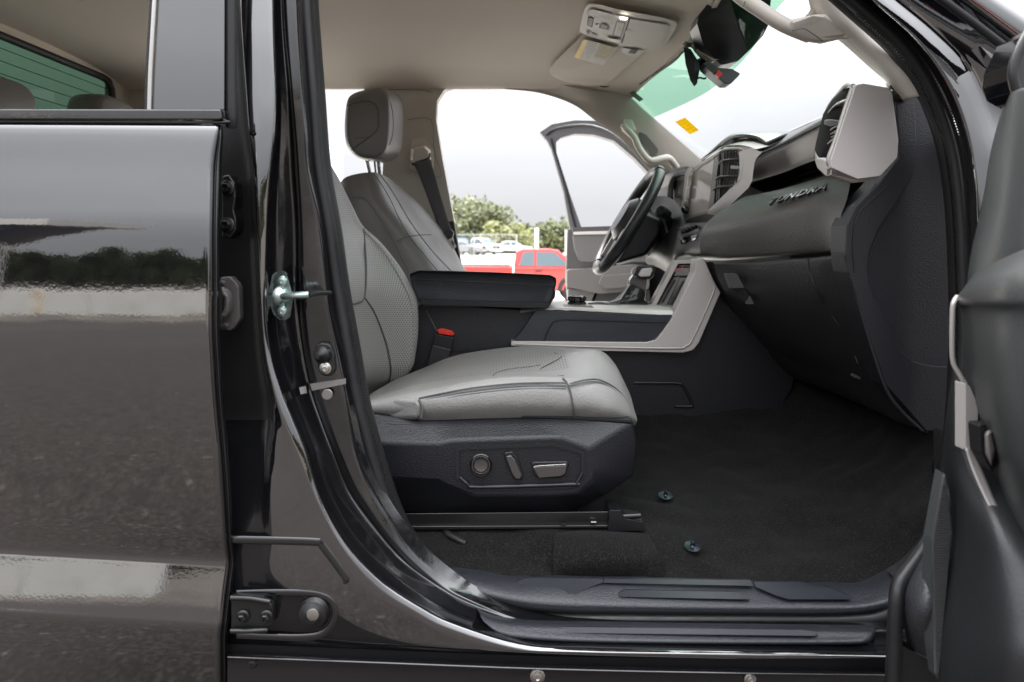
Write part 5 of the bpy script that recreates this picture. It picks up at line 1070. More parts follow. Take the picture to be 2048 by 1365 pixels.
# top pad far away against the windshield
sheet('dash_top', [
 [(1416, 345, 2.72), (1450, 325, 2.45), (1510, 288, 2.10), (1560, 272, 1.95), (1642, 236, 1.55), (1720, 200, 1.34), (1800, 170, 1.24)],
 [(1396, 352, 2.60), (1438, 325, 2.30), (1500, 300, 1.98), (1548, 292, 1.86), (1634, 245, 1.52), (1720, 205, 1.30), (1800, 176, 1.22)],
 [(1396, 380, 2.60), (1438, 345, 2.30), (1506, 308, 1.96), (1548, 300, 1.85), (1634, 255, 1.52), (1720, 225, 1.30), (1800, 200, 1.22)]], PLAST_S, db, nr=4, nc=5)
sheet('dash_top_extension', [[W(p) + Vector((.32, 0, -.02)) for p in ((1416, 345, 2.72), (1510, 288, 2.10), (1560, 272, 1.95), (1642, 236, 1.55), (1800, 170, 1.24))], [W(p) for p in ((1416, 345, 2.72), (1510, 288, 2.10), (1560, 272, 1.95), (1642, 236, 1.55), (1800, 170, 1.24))]], PLAST_S, db, nr=3, nc=4)
# hood over the centre display
sheet('display_hood', [
 [(1404, 324, 2.34), (1438, 298, 2.16), (1460, 282, 2.04), (1482, 276, 1.96), (1512, 280, 1.90), (1532, 294, 1.86)],
 [(1440, 300, 2.20), (1456, 282, 2.10), (1476, 272, 2.02), (1510, 270, 1.95), (1560, 270, 1.88), (1570, 276, 1.85)],
 [(1490, 292, 2.25), (1500, 280, 2.15), (1520, 274, 2.05), (1550, 272, 1.98), (1580, 272, 1.90), (1600, 270, 1.88)]], mat('green_grey_soft_plastic', (.045, .055, .054), .35, bumps=(('n', 900, .0001),)), db, nr=5, nc=5, thick=.01)
# metal tray between the vents
sheet('dash_tray', [
 [(1512, 316, 1.80), (1560, 294, 1.66), (1600, 272, 1.55), (1645, 248, 1.43)],
 [(1510, 322, 1.79), (1560, 300, 1.65), (1600, 279, 1.54), (1645, 256, 1.42)],
 [(1505, 340, 1.80), (1560, 315, 1.66), (1600, 298, 1.55), (1642, 280, 1.43)],
 [(1503, 356, 1.82), (1560, 340, 1.68), (1600, 325, 1.57), (1640, 308, 1.44)],
 [(1503, 364, 1.80), (1560, 348, 1.66), (1600, 332, 1.55), (1642, 316, 1.42)]], SILVER_D, db, nr=4, nc=5)
tube('tray_edge', [(1512, 313, 1.79), (1560, 291, 1.65), (1600, 269, 1.54), (1646, 246, 1.42)], .004, PLAST_S, db)
sheet('tray_cavity', [
 [(1500, 362, 1.81), (1560, 347, 1.67), (1600, 331, 1.56), (1645, 314, 1.43)],
 [(1500, 372, 1.95), (1560, 366, 1.85), (1600, 352, 1.75), (1655, 338, 1.60)],
 [(1510, 378, 1.80), (1545, 390, 1.68), (1600, 372, 1.57), (1672, 342, 1.40)]], BLACKM, db, nr=4, nc=5)
sheet('tray_floor', [[(1538, 391, 1.69), (1600, 374, 1.56), (1680, 345, 1.40)], [(1545, 386, 1.72), (1600, 369, 1.60), (1672, 341, 1.44)]], SILVER_D, db, nr=2, nc=4)
# padded upper glove box door with the embossed word
PAD = [
 [(1478, 400, 1.80), (1496, 392, 1.74), (1545, 383, 1.65), (1600, 368, 1.54), (1650, 352, 1.44), (1690, 338, 1.36)],
 [(1440, 424, 1.80), (1480, 410, 1.72), (1545, 394, 1.60), (1600, 381, 1.49), (1650, 368, 1.40), (1700, 354, 1.32)],
 [(1412, 448, 1.79), (1460, 440, 1.69), (1540, 424, 1.54), (1600, 412, 1.43), (1650, 402, 1.35), (1695, 394, 1.28)],
 [(1402, 470, 1.78), (1450, 465, 1.68), (1535, 456, 1.53), (1600, 448, 1.42), (1650, 442, 1.34), (1680, 438, 1.28)],
 [(1400, 498, 1.79), (1450, 496, 1.69), (1535, 490, 1.54), (1600, 486, 1.43), (1650, 483, 1.35), (1676, 481, 1.29)],
 [(1404, 514, 1.81), (1450, 516, 1.71), (1535, 513, 1.56), (1600, 508, 1.45), (1650, 504, 1.37), (1682, 500, 1.31)],
 [(1410, 520, 1.85), (1450, 521, 1.76), (1535, 517, 1.62), (1600, 512, 1.51), (1650, 508, 1.42), (1686, 504, 1.37)]]
sheet('upper_glove_door', PAD, PADM, db, nr=6, nc=6)
# left wing of the pad round the climate controls
sheet('pad_wing', [
 [(1350, 486, 2.02), (1356, 462, 2.02), (1372, 448, 1.98), (1400, 446, 1.86), (1420, 446, 1.80)],
 [(1346, 504, 2.01), (1352, 492, 1.98), (1372, 490, 1.93), (1396, 484, 1.84), (1412, 480, 1.79)],
 [(1346, 526, 2.01), (1352, 512, 1.97), (1375, 506, 1.92), (1398, 508, 1.84), (1412, 512, 1.80)],
 [(1348, 534, 2.04), (1356, 520, 2.0), (1378, 514, 1.95), (1400, 518, 1.88), (1412, 520, 1.84)]], PLAST_C, db, nr=5, nc=5)
# embossed word on the pad
def text_mesh(name, txt, origin, xdir, ydir, size, depth, m, par, shear=0.0, width=1.0, space=1.0):
    c = bpy.data.curves.new(name, 'FONT'); c.body = txt; c.size = size; c.extrude = depth; c.shear = shear; c.space_character = space; c.resolution_u = 3; c.offset = size * .012
    o = bpy.data.objects.new(name, c); COL.objects.link(o); dg = bpy.context.evaluated_depsgraph_get(); me = bpy.data.meshes.new_from_object(o.evaluated_get(dg))
    COL.objects.unlink(o); bpy.data.objects.remove(o)
    x = Vector(xdir).normalized(); z = x.cross(Vector(ydir)).normalized(); y = z.cross(x).normalized()
    for v in me.vertices:
        p = v.co; v.co = Vector(origin) + x * p.x * width + y * p.y + z * p.z
    me.materials.clear(); me.materials.append(m); ob = bpy.data.objects.new(name, me); place(ob, par); return ob
a = W((1533, 412, 1.547)); b = W((1618, 389, 1.417)); up = W((1560, 391, 1.60)) - W((1556, 406, 1.56))
text_mesh('embossed_word', 'TUNDRA', a, b - a, up, .034, .0030, mat('glossy_letter', (.015, .015, .015), .16, ior=1.5), db, width=1.22, space=1.12)
# ---- centre display with surround and vent
dp = grp('centre_display', TRUCK)
plate('display_surround', [(1366, 444, 2), (1363, 436, 2), (1370, 420, 0), (1378, 345, 2), (1384, 333, 2), (1442, 297, 2), (1450, 291, 3), (1482, 290, 6), (1500, 294, 6), (1512, 300, 3), (1510, 318, 6), (1500, 368, 6), (1497, 376, 3), (1458, 412, 3), (1440, 428, 3), (1421, 427, 0)],
      lambda x, y: 2.22 - (x - 1370) * .0034, .05, SILVER_D, dp, bev=.003, holes=[[(1386, 346), (1446, 305), (1480, 300), (1490, 306), (1487, 352), (1462, 382), (1422, 424), (1386, 438), (1374, 434)][::-1]])
plate('surround_face', [(1488, 300, 3), (1504, 296, 4), (1524, 306, 3), (1510, 318, 3), (1504, 362, 4), (1497, 376, 3), (1440, 430, 2), (1422, 428, 1), (1424, 420, 1), (1484, 362, 4), (1490, 340, 3)], lambda x, y: 2.17 - (x - 1370) * .0034, .04, SILVER, dp, bev=.003)
sheet('surround_top', [[(1446, 298, 2.0), (1482, 291, 1.90), (1512, 299, 1.80)], [(1462, 286, 2.08), (1500, 277, 1.98), (1544, 292, 1.86)], [(1470, 290, 2.2), (1510, 285, 2.1), (1560, 296, 2.0)]], SILVER_D, dp, nr=3, nc=3)
plate('lower_surround', [(1364, 443, 1), (1422, 424, 1), (1438, 430, 2), (1420, 442, 3), (1385, 456, 3), (1372, 452, 2)], lambda x, y: 2.20 - (x - 1370) * .0036, .05, SILVER_D, dp, bev=.002)
SY = lambda x, y: 2.21 - (x - 1370) * .0034
plate('screen_glass', [(1384, 340, 2), (1432, 309, 2), (1424, 400, 2), (1420, 420, 1), (1372, 436, 1), (1378, 390, 0)], SY, .01, SCREEN, dp, bev=.0006)
plate('screen_bezel', [(1378, 345), (1384, 336), (1446, 298), (1446, 303), (1386, 341), (1384, 352), (1376, 390), (1372, 432), (1422, 418), (1422, 424), (1370, 440), (1364, 438), (1372, 390)], lambda x, y: 2.195 - (x - 1370) * .0034, .012, SILVER, dp, bev=.001, holes=())
plate('screen_side', [(1430, 312, 1), (1439, 306, 1), (1432, 360, 1), (1426, 418, 1), (1418, 420, 1), (1424, 370, 1)], lambda x, y: 2.20 - (x - 1370) * .0034, .01, SILVER_D, dp, bev=.001)
for (x, y) in ((1379, 352), (1375, 377), (1371, 402)):
    plate('screen_button', [(x, y, 1), (x + 5, y - 2, 1), (x + 3, y + 20, 1), (x - 3, y + 22, 1)], lambda a, b: 2.185 - (a - 1370) * .0034, .01, SILVER_D, dp, bev=.001)
lathe('volume_knob', W((1374, 421, 2.18)), (-1, -.3, 0), [(.012, 0), (.012, .012), (.010, .016), (.001, .016)], GLOSS, dp, n=20)
# centre vent
vt = grp('centre_vent', TRUCK)
VY = lambda x, y: 2.19 - (x - 1370) * .0034
plate('vent_cavity', [(1437, 306, 1), (1450, 300, 2), (1480, 299, 5), (1489, 308, 4), (1486, 355, 4), (1470, 372, 2), (1430, 408, 2), (1424, 418, 1), (1430, 370, 1)], lambda x, y: VY(x, y) + .04, .01, BLACKM, vt, bev=0)
tube('vent_frame', [(x, y, VY(x, y) - .012) for x, y in [(1437, 320), (1440, 305), (1452, 299), (1478, 298), (1488, 304), (1489, 320), (1484, 354), (1480, 362), (1462, 381)]], .0028, SILVER_D, vt, sub=3)
for (a, b, c) in (((1436, 326), (1446, 319), (1488, 316)), ((1430, 357), (1438, 352), (1486, 350)), ((1425, 378), (1434, 373), (1478, 369))):
    P = [(p[0], p[1], VY(*p) - .014) for p in (a, b, c)]; Q = [(p[0], p[1] + 3.5, VY(*p) - .006) for p in (a, b, c)]
    sheet('vent_slat', [P, Q, [(p[0] + 2, p[1] + 5, VY(*p) + .02) for p in (a, b, c)]], SILVER_D, vt, nr=2, nc=2, thick=.0015, mode='lin')
for x in (1444, 1446.5, 1436, 1440):
    y0 = {1444: 306, 1446.5: 306, 1436: 356, 1440: 356}[x]; tube('vent_vane', [(x, y0, VY(x, 0) + .006), (x - 2.5, y0 + 46, VY(x, 0) + .006)], .0022, SILVER_D, vt, sub=1)
for x in (1456, 1462, 1468, 1474, 1480): tube('vent_vane', [(x, 302, VY(x, 0) + .02), (x - 8, 372, VY(x, 0) + .02)], .0018, PLAST_S, vt, sub=1)
plate('vent_tab', [(1463, 331, 1), (1480, 333, 1), (1479, 338, 1), (1464, 337, 1)], lambda x, y: VY(x, y) - .005, .012, SWITCHM, vt, bev=.001)
# ---- passenger end vent
pv = grp('passenger_vent', TRUCK)
plate('vent_housing', [(1708, 178, 4), (1712, 170, 4), (1727, 167, 4), (1776, 176, 6), (1785, 187, 6), (1797, 280, 2), (1795, 316, 10), (1761, 353, 6), (1715, 359, 6), (1662, 336, 5), (1661, 320, 4)], 1.215, .010, SILVER, pv, bev=.0035, seg=4)
sheet('housing_top', [[(1698, 167, 1.30), (1727, 164, 1.28), (1778, 172, 1.27)], [(1706, 174, 1.225), (1729, 168, 1.225), (1778, 178, 1.225)]], SILVER, pv, nr=3, nc=3)
sheet('vent_bezel', [[(1698, 170, 1.34), (1708, 176, 1.235)], [(1676, 190, 1.40), (1690, 215, 1.24)], [(1655, 218, 1.42), (1684, 240, 1.24)]], SILVER, pv, nr=2, nc=2)[:0] if False else None
plate('vent_cavity', [(1698, 174, 2), (1704, 182, 2), (1660, 322, 2), (1640, 312, 2), (1644, 285, 1), (1660, 222, 2), (1680, 192, 2)], lambda x, y: 1.37 - (x - 1650) * .0012, .03, BLACKM, pv, bev=0)
tube('vent_frame', [(1704, 178, 1.235), (1686, 232, 1.235), (1672, 278, 1.235), (1656, 322, 1.235), (1663, 334, 1.24)], .0045, SILVER, pv, sub=3)
tube('vent_frame', [(1706, 172, 1.24), (1694, 170, 1.31), (1676, 190, 1.37), (1656, 218, 1.40), (1643, 262, 1.41), (1636, 290, 1.41), (1634, 313, 1.40), (1644, 328, 1.36), (1662, 336, 1.25)], .0045, SILVER, pv, sub=4)
plate('vent_chin', [(1638, 316, 2), (1650, 316, 2), (1662, 320, 1), (1664, 336, 2), (1716, 359, 2), (1756, 354, 2), (1740, 362, 3), (1706, 366, 3), (1662, 350, 3), (1644, 334, 2)], lambda x, y: 1.232 + max(0, 1664 - x) * .004 + max(0, y - 336) * .0004, .02, SILVER, pv, bev=.003)
for (x0, y0, x1, y1, x2, y2) in ((1657, 226, 1672, 208, 1700, 196), (1662, 243, 1684, 236, 1690, 236), (1650, 276, 1672, 262, 1688, 250), (1638, 287, 1656, 278, 1676, 268), (1638, 308, 1660, 296, 1668, 296)):
    Yf = lambda x: 1.41 - (x - 1640) * .0026
    A = [(x0, y0, Yf(x0)), (x1, y1, Yf(x1)), (x2, y2, Yf(x2))]
    if (x0, y0) in ((1662, 243),): continue
    B = [(p[0] + 3, p[1] + 11, p[2] + .03) for p in A]
    sheet('vent_slat', [A, B], SILVER, pv, nr=2, nc=3, thick=.002, mode='lin')
tube('vent_slat_edge', [(1657, 226, 1.365), (1672, 210, 1.33), (1702, 198, 1.245)], .002, SILVER, pv, sub=3)
tube('vent_slat_edge', [(1645, 300, 1.39), (1660, 284, 1.35), (1674, 276, 1.25)], .002, SILVER, pv, sub=3)
tube('vent_slat_edge', [(1648, 278, 1.39), (1664, 258, 1.35), (1682, 250, 1.25)], .002, SILVER, pv, sub=3)
loft('vent_thumb_tab', [[(1648, 241, 1.35), (1662, 240, 1.31), (1678, 242, 1.27), (1676, 250, 1.27), (1660, 254, 1.31), (1648, 250, 1.35)], [(1652, 239, 1.39), (1664, 238, 1.36), (1680, 240, 1.33), (1680, 249, 1.33), (1664, 252, 1.36), (1652, 248, 1.39)]], PLAST_S, pv, bev=.002)
# ---- end cap of the dashboard
EC = [(1786, 165, 4), (1840, 164, 6), (1852, 178, 8), (1872, 240, 10), (1888, 310, 10), (1901, 423, 0), (1908, 560, 0), (1912, 700, 0), (1905, 862, 0), (1892, 862, 4), (1852, 862, 2), (1812, 815, 10), (1774, 772, 10), (1742, 680, 10), (1716, 600, 10), (1697, 545, 8), (1691, 505, 6), (1692, 452, 10), (1710, 412, 14), (1756, 366, 6), (1796, 314, 10), (1797, 280, 0), (1786, 190, 0)]
plate('end_cap', EC, 1.243, .06, PLAST, db, bev=.007, seg=4)
RP = [(1826, 176, 6), (1842, 174, 8), (1852, 192, 8), (1872, 262, 10), (1884, 320, 8), (1896, 440, 0), (1902, 600, 0), (1904, 720, 10), (1848, 728, 14), (1812, 716, 14), (1790, 680, 14), (1756, 608, 14), (1742, 570, 14), (1738, 540, 14), (1738, 505, 14), (1758, 455, 14), (1800, 392, 14), (1822, 352, 16), (1828, 318, 16), (1822, 250, 10)]
BD = [(1788, 166, 3), (1804, 164, 2), (1826, 166, 3), (1831, 240, 10), (1834, 316, 10), (1826, 352, 14), (1800, 394, 14), (1758, 456, 14), (1738, 505, 14), (1735, 545, 14), (1744, 585, 14), (1772, 642, 14), (1800, 700, 14), (1826, 724, 14), (1862, 732, 8), (1906, 734, 0), (1905, 862, 0), (1852, 862, 2), (1812, 815, 10), (1774, 772, 10), (1742, 680, 10), (1716, 600, 10), (1697, 545, 8), (1691, 505, 6), (1693, 452, 10), (1710, 414, 14), (1758, 368, 6), (1798, 316, 10), (1799, 280, 0)]
plate('end_cap_band', BD, 1.2275, .024, PLAST, db, bev=.011, seg=5)
boxm('dash_leak_blocker', (.66, 1.62, 1.12), (1.02, 2.75, 1.33), BLACKM, db)  # unseen black box added to stop light leaking between the glove doors
loft('end_cap_corner', [[(1778, 170, 1.225), (1790, 161, 1.225), (1802, 163, 1.225), (1804, 174, 1.225), (1794, 184, 1.225), (1786, 180, 1.225)], [(1768, 168, 1.27), (1786, 160, 1.27), (1802, 162, 1.27), (1804, 172, 1.27), (1796, 182, 1.27), (1784, 178, 1.27)]], PLAST_S, db, bev=.004, seg=3)
tube('end_cap_groove', [(1774, 372, 1.226), (1746, 398, 1.226), (1720, 424, 1.226), (1709, 452, 1.226), (1706, 500, 1.226), (1710, 545, 1.226)], .0012, BLACKM, db, sub=4)
tube('glove_gap', [(1692, 512, 1.232), (1704, 560, 1.232), (1736, 672, 1.232), (1772, 778, 1.232), (1806, 826, 1.233), (1846, 862, 1.233)], .0035, BLACKM, db, sub=5)
# ---- glove box door
GB = [
 [(1428, 526, 1.74), (1500, 524, 1.62), (1570, 519, 1.50), (1630, 515, 1.40), (1672, 511, 1.33), (1684, 511, 1.30), (1692, 516, 1.29)],
 [(1428, 530, 1.72), (1500, 528, 1.60), (1570, 524, 1.48), (1630, 521, 1.38), (1674, 517, 1.31), (1688, 518, 1.275), (1697, 524, 1.285)],
 [(1440, 566, 1.73), (1500, 570, 1.60), (1572, 572, 1.48), (1636, 574, 1.38), (1690, 574, 1.31), (1706, 574, 1.275), (1716, 578, 1.285)],
 [(1468, 612, 1.75), (1520, 626, 1.62), (1590, 636, 1.50), (1652, 640, 1.40), (1708, 642, 1.32), (1726, 642, 1.28), (1735, 646, 1.29)],
 [(1502, 660, 1.77), (1552, 680, 1.64), (1616, 694, 1.52), (1676, 704, 1.42), (1730, 710, 1.335), (1748, 710, 1.29), (1756, 714, 1.30)],
 [(1530, 694, 1.79), (1590, 722, 1.67), (1650, 744, 1.55), (1706, 760, 1.44), (1758, 772, 1.345), (1776, 776, 1.295), (1783, 780, 1.305)],
 [(1548, 728, 1.82), (1606, 752, 1.70), (1668, 776, 1.57), (1726, 800, 1.46), (1784, 818, 1.355), (1808, 822, 1.305), (1815, 826, 1.315)],
 [(1560, 746, 1.88), (1612, 766, 1.76), (1680, 792, 1.62), (1740, 818, 1.49), (1800, 846, 1.37), (1840, 858, 1.31), (1850, 864, 1.315)],
 [(1572, 740, 1.98), (1624, 762, 1.86), (1690, 788, 1.72), (1748, 815, 1.59), (1806, 843, 1.47), (1845, 856, 1.41), (1855, 862, 1.41)]]
sheet('glove_box_door', GB, PLAST_C, db, nr=6, nc=6)
sheet('glove_box_cheek', [[(1406, 526, 1.80), (1420, 524, 1.77), (1432, 526, 1.73)], [(1414, 560, 1.80), (1430, 560, 1.77), (1444, 564, 1.735)], [(1440, 600, 1.81), (1456, 604, 1.78), (1470, 614, 1.75)], [(1486, 650, 1.83), (1494, 652, 1.80), (1504, 662, 1.77)], [(1526, 692, 1.85), (1530, 692, 1.82), (1534, 698, 1.79)]], PLAST_C, db, nr=5, nc=3)
plate('glove_latch', [(1452, 548, 2), (1474, 548, 2), (1488, 576, 2), (1462, 577, 2)], lambda x, y: 1.652 - (x - 1452) * .0012, .02, PLAST_G, db, bev=.002)
plate('latch_pocket', [(1462, 578, 1), (1489, 577, 1), (1508, 608, 3), (1494, 610, 3), (1470, 584, 1)], lambda x, y: 1.665 - (x - 1462) * .0014, .01, BLACKM, db, bev=.001)
plate('latch_pocket_floor', [(1491, 608, 1), (1500, 592, 1), (1508, 609, 2)], lambda x, y: 1.658 - (x - 1462) * .0014, .004, PLAST_G, db, bev=.001)
lathe('key_cylinder', W((1468, 561, 1.645)), (-.35, -1, 0), [(.0085, 0), (.0085, .0012), (.0065, .002), (.001, .002)], SILVER_D, db, n=20, sx=.75)
def GYf(x, y):
    best = None
    for r in GB:
        for p in r:
            d = (p[0] - x) ** 2 + (p[1] - y) ** 2
            if best is None or d < best[0]: best = (d, p[2])
    ws_ = 0; s = 0
    for r in GB:
        for p in r:
            d = ((p[0] - x) ** 2 + (p[1] - y) ** 2) ** 1.6 + 50; ws_ += 1 / d; s += p[2] / d
    return s / ws_
tube('glove_groove', [(x, y, GYf(x, y) - .010) for x, y in [(1616, 516), (1620, 545), (1630, 575), (1652, 612), (1676, 650), (1700, 690), (1716, 728)]], .0016, BLACKM, db, sub=4)
tube('glove_groove', [(x, y, GYf(x, y) - .010) for x, y in [(1538, 692), (1580, 704), (1640, 722), (1690, 736), (1728, 745)]], .0016, BLACKM, db, sub=4)
a = W((1701, 752, 1.40)); b = W((1727, 762, 1.36)); text_mesh('moulded_word', 'AIRBAG', a, b - a, W((1710, 740, 1.40)) - W((1711, 756, 1.395)), .0085, .0006, PLAST_G, db, shear=.0)
sheet('dash_underside', [[(1555, 748, 1.86), (1700, 806, 1.60), (1850, 866, 1.36)], [(1570, 720, 2.1), (1720, 770, 1.9), (1870, 820, 1.6)]], BLACKM, db, nr=2, nc=3)
# ---- steering column side of the dashboard
sheet('knee_panel', [
 [(1290, 400, 2.50), (1322, 392, 2.40), (1346, 400, 2.25), (1362, 420, 2.12), (1372, 450, 2.05)],
 [(1296, 450, 2.48), (1320, 440, 2.38), (1340, 450, 2.22), (1352, 468, 2.10), (1360, 480, 2.04)],
 [(1300, 500, 2.46), (1316, 480, 2.36), (1332, 490, 2.20), (1346, 508, 2.09), (1352, 520, 2.03)],
 [(1290, 520, 2.48), (1310, 515, 2.38), (1326, 525, 2.22), (1340, 540, 2.12), (1348, 552, 2.06)],
 [(1296, 530, 2.60), (1316, 535, 2.50), (1332, 545, 2.35), (1345, 556, 2.25), (1352, 562, 2.2)]], PLAST_C, db, nr=4, nc=4)
plate('instrument_hood', [(1336, 348, 4), (1348, 338, 8), (1374, 333, 6), (1392, 336, 4), (1388, 420, 4), (1350, 430, 4), (1340, 400, 4), (1348, 368, 8)], lambda x, y: 2.40 - (x - 1336) * .0035, .2, PLAST_C, db, bev=.008, seg=4)
tube('hood_rim', [(1340, 400, 2.36), (1342, 372, 2.36), (1352, 352, 2.34), (1370, 346, 2.28), (1386, 350, 2.22)], .010, TAUPE, db, sub=6)
plate('instrument_face', [(1344, 398, 4), (1346, 376, 6), (1356, 358, 8), (1370, 352, 6), (1380, 356, 4), (1376, 410, 4)], 2.42, .02, BLACKM, db, bev=.002)
# driver side vent frame
dv = grp('driver_vent', TRUCK)
loft('vent_frame', [[(1322, 397, 2.44), (1328, 392, 2.42), (1355, 390, 2.36), (1360, 396, 2.34), (1348, 450, 2.36), (1343, 448, 2.38), (1346, 406, 2.38), (1334, 404, 2.42), (1330, 402, 2.44)],
                    [(1328, 395, 2.54), (1334, 390, 2.52), (1361, 389, 2.46), (1366, 395, 2.44), (1354, 452, 2.46), (1348, 450, 2.48), (1351, 406, 2.48), (1340, 404, 2.52), (1336, 402, 2.54)]], SILVER, dv, bev=.003)
for y in (408, 418): tube('vent_slat', [(1320, y + 2, 2.46), (1330, y, 2.43), (1345, y - 1, 2.40)], .0055, SILVER_D, dv, sub=2)
plate('vent_cavity', [(1318, 398), (1346, 396), (1342, 440), (1316, 440)], 2.50, .02, BLACKM, dv, bev=0)
# steering column, stalk, wheel
stw = grp('steering_wheel', TRUCK)
c0 = W((1256, 441, 2.33)); ax = Vector((-.86, 0, .51)).normalized(); up = Vector((.51, 0, .86)).normalized(); sd_ = Vector((0, 1, 0))
R_ = .188
ring_pts = [c0 + up * (math.cos(a) * R_ * 1.04) + sd_ * (math.sin(a) * R_) for a in [2 * math.pi * k / 40 for k in range(40)]]
BLKL = mat('black_wheel_leather', (.020, .023, .024), .34, bumps=(('v', 420, .0002), ('n', 20, .0006)))
def rim(name, pts, r, m, closed=True): return tube(name, pts, r, m, stw, n=16, closed=closed, sub=2)
rim('wheel_rim', ring_pts, .019, BLKL)
rim('rim_trim', [p + ax * .0135 + (c0 - p).normalized() * .010 for p in ring_pts], .0028, SILVER_D)
lathe('wheel_hub', c0 - ax * .02, ax, [(.07, -.03), (.085, 0), (.082, .03), (.06, .05), (.02, .056), (.001, .057)], BLKL, stw, n=28)
for sgn in (-1, 1):
    loft('wheel_spoke', [[c0 + sd_ * sgn * .06 + up * .03, c0 + sd_ * sgn * .06 - up * .035, c0 + sd_ * sgn * .06 - up * .035 - ax * .03, c0 + sd_ * sgn * .06 + up * .03 - ax * .03],
                         [c0 + sd_ * sgn * .185 + up * .022, c0 + sd_ * sgn * .185 - up * .022, c0 + sd_ * sgn * .185 - up * .022 - ax * .018, c0 + sd_ * sgn * .185 + up * .022 - ax * .018]], PLAST_S, stw, bev=.004)
    loft('spoke_trim', [[c0 + sd_ * sgn * .085 - up * .04 + ax * .01, c0 + sd_ * sgn * .075 - up * .06 + ax * .01, c0 + sd_ * sgn * .075 - up * .06 - ax * .012, c0 + sd_ * sgn * .085 - up * .04 - ax * .012],
                        [c0 + sd_ * sgn * .12 - up * .135 + ax * .006, c0 + sd_ * sgn * .10 - up * .145 + ax * .006, c0 + sd_ * sgn * .10 - up * .145 - ax * .012, c0 + sd_ * sgn * .12 - up * .135 - ax * .012]], SILVER, stw, bev=.003)
loft('lower_spoke', [[c0 + sd_ * .05 - up * .06, c0 - sd_ * .05 - up * .06, c0 - sd_ * .05 - up * .06 - ax * .02, c0 + sd_ * .05 - up * .06 - ax * .02],
                     [c0 + sd_ * .03 - up * .185, c0 - sd_ * .03 - up * .185, c0 - sd_ * .03 - up * .185 - ax * .015, c0 + sd_ * .03 - up * .185 - ax * .015]], BLKL, stw, bev=.004)
col = grp('steering_column', TRUCK)
loft('column_shroud', [[(1288, 424, 2.24), (1322, 440, 2.24), (1318, 470, 2.24), (1292, 510, 2.24), (1230, 528, 2.24), (1262, 480, 2.24)], [(1290, 416, 2.30), (1328, 438, 2.30), (1324, 474, 2.30), (1296, 515, 2.30), (1232, 532, 2.30), (1262, 470, 2.30)],
                       [(1286, 420, 2.46), (1322, 440, 2.46), (1318, 470, 2.46), (1290, 508, 2.46), (1234, 524, 2.46), (1262, 480, 2.46)]], PLAST_S, col, bev=.010, seg=4)
tube('wiper_stalk', [(1324, 425, 2.16), (1332, 438, 2.19), (1340, 456, 2.23), (1344, 470, 2.27)], [.017, .020], PLAST_S, col, n=14)
lathe('stalk_end', W((1322, 424, 2.155)), (-.6, -.5, .3), [(.019, -.03), (.020, 0), (.018, .008), (.010, .010), (.001, .009)], PLAST_S, col, n=20)
tube('stalk_boot', [(1340, 462, 2.27), (1338, 474, 2.27), (1342, 482, 2.27)], .026, BLACKM, col, n=14)
# climate controls strip
hv = grp('climate_controls', TRUCK)
plate('control_bar', [(1359, 458, 4), (1382, 450, 4), (1400, 454, 3), (1396, 464, 3), (1366, 474, 3)], lambda x, y: 2.0 - (x - 1355) * .0035, .03, PLAST_S, hv, bev=.003)
for k in range(5): lathe('toggle_switch', W((1366 + k * 6.5, 465 - k * 2.6, 1.95 - k * .02)), (-.5, -.8, .3), [(.0055, 0), (.0050, .010), (.003, .013), (.001, .013)], BLACKM, hv, n=10)
plate('control_panel', [(1360, 478, 3), (1396, 468, 3), (1390, 480, 2), (1360, 490, 3)], lambda x, y: 1.985 - (x - 1355) * .0035, .02, GLOSS, hv, bev=.002)
# ---- centre console
cc = grp('centre_console', TRUCK)
CS = [(846, 606, 0), (1080, 621, 0), (1340, 631, 0), (1352, 622, 0), (1390, 546, 0), (1398, 534, 0), (1420, 540, 0), (1448, 560, 0), (1500, 620, 8), (1560, 706, 8), (1590, 752, 10), (1586, 776, 8), (1552, 838, 10), (1540, 843, 6), (1260, 838, 0), (1140, 834, 0), (780, 838, 0), (780, 780, 0), (800, 640, 0)]
plate('console_side', CS, 1.800, .03, PLAST, cc, bev=.005, seg=3)
tube('side_relief', [(1268, 766, 1.798), (1310, 766, 1.797), (1355, 767, 1.797), (1368, 774, 1.797), (1384, 808, 1.797), (1380, 813, 1.797), (1350, 813, 1.798)], .004, PLAST, cc, sub=6)
tube('console_seam', [(852, 620, 1.797), (862, 640, 1.797), (874, 664, 1.797)], .002, SEAM, cc)
plate('console_step', [(905, 696, 4), (1022, 692, 2), (1018, 700, 2), (905, 704, 4)], 1.796, .01, BLACKM, cc, bev=.002)
plate('side_pad', [(1072, 621, 8), (1300, 630, 0), (1346, 630, 3), (1340, 642, 4), (1318, 670, 14), (1300, 684, 10), (1140, 684, 0), (1026, 683, 3), (1040, 668, 0)], 1.772, .04, VINYL, cc, bev=.009, seg=4)
tube('side_pad_crease', [(1088, 682, 1.769), (1100, 654, 1.768), (1112, 642, 1.768), (1150, 640, 1.768), (1250, 643, 1.768), (1334, 645, 1.768)], .0013, BLACKM, cc, sub=5)
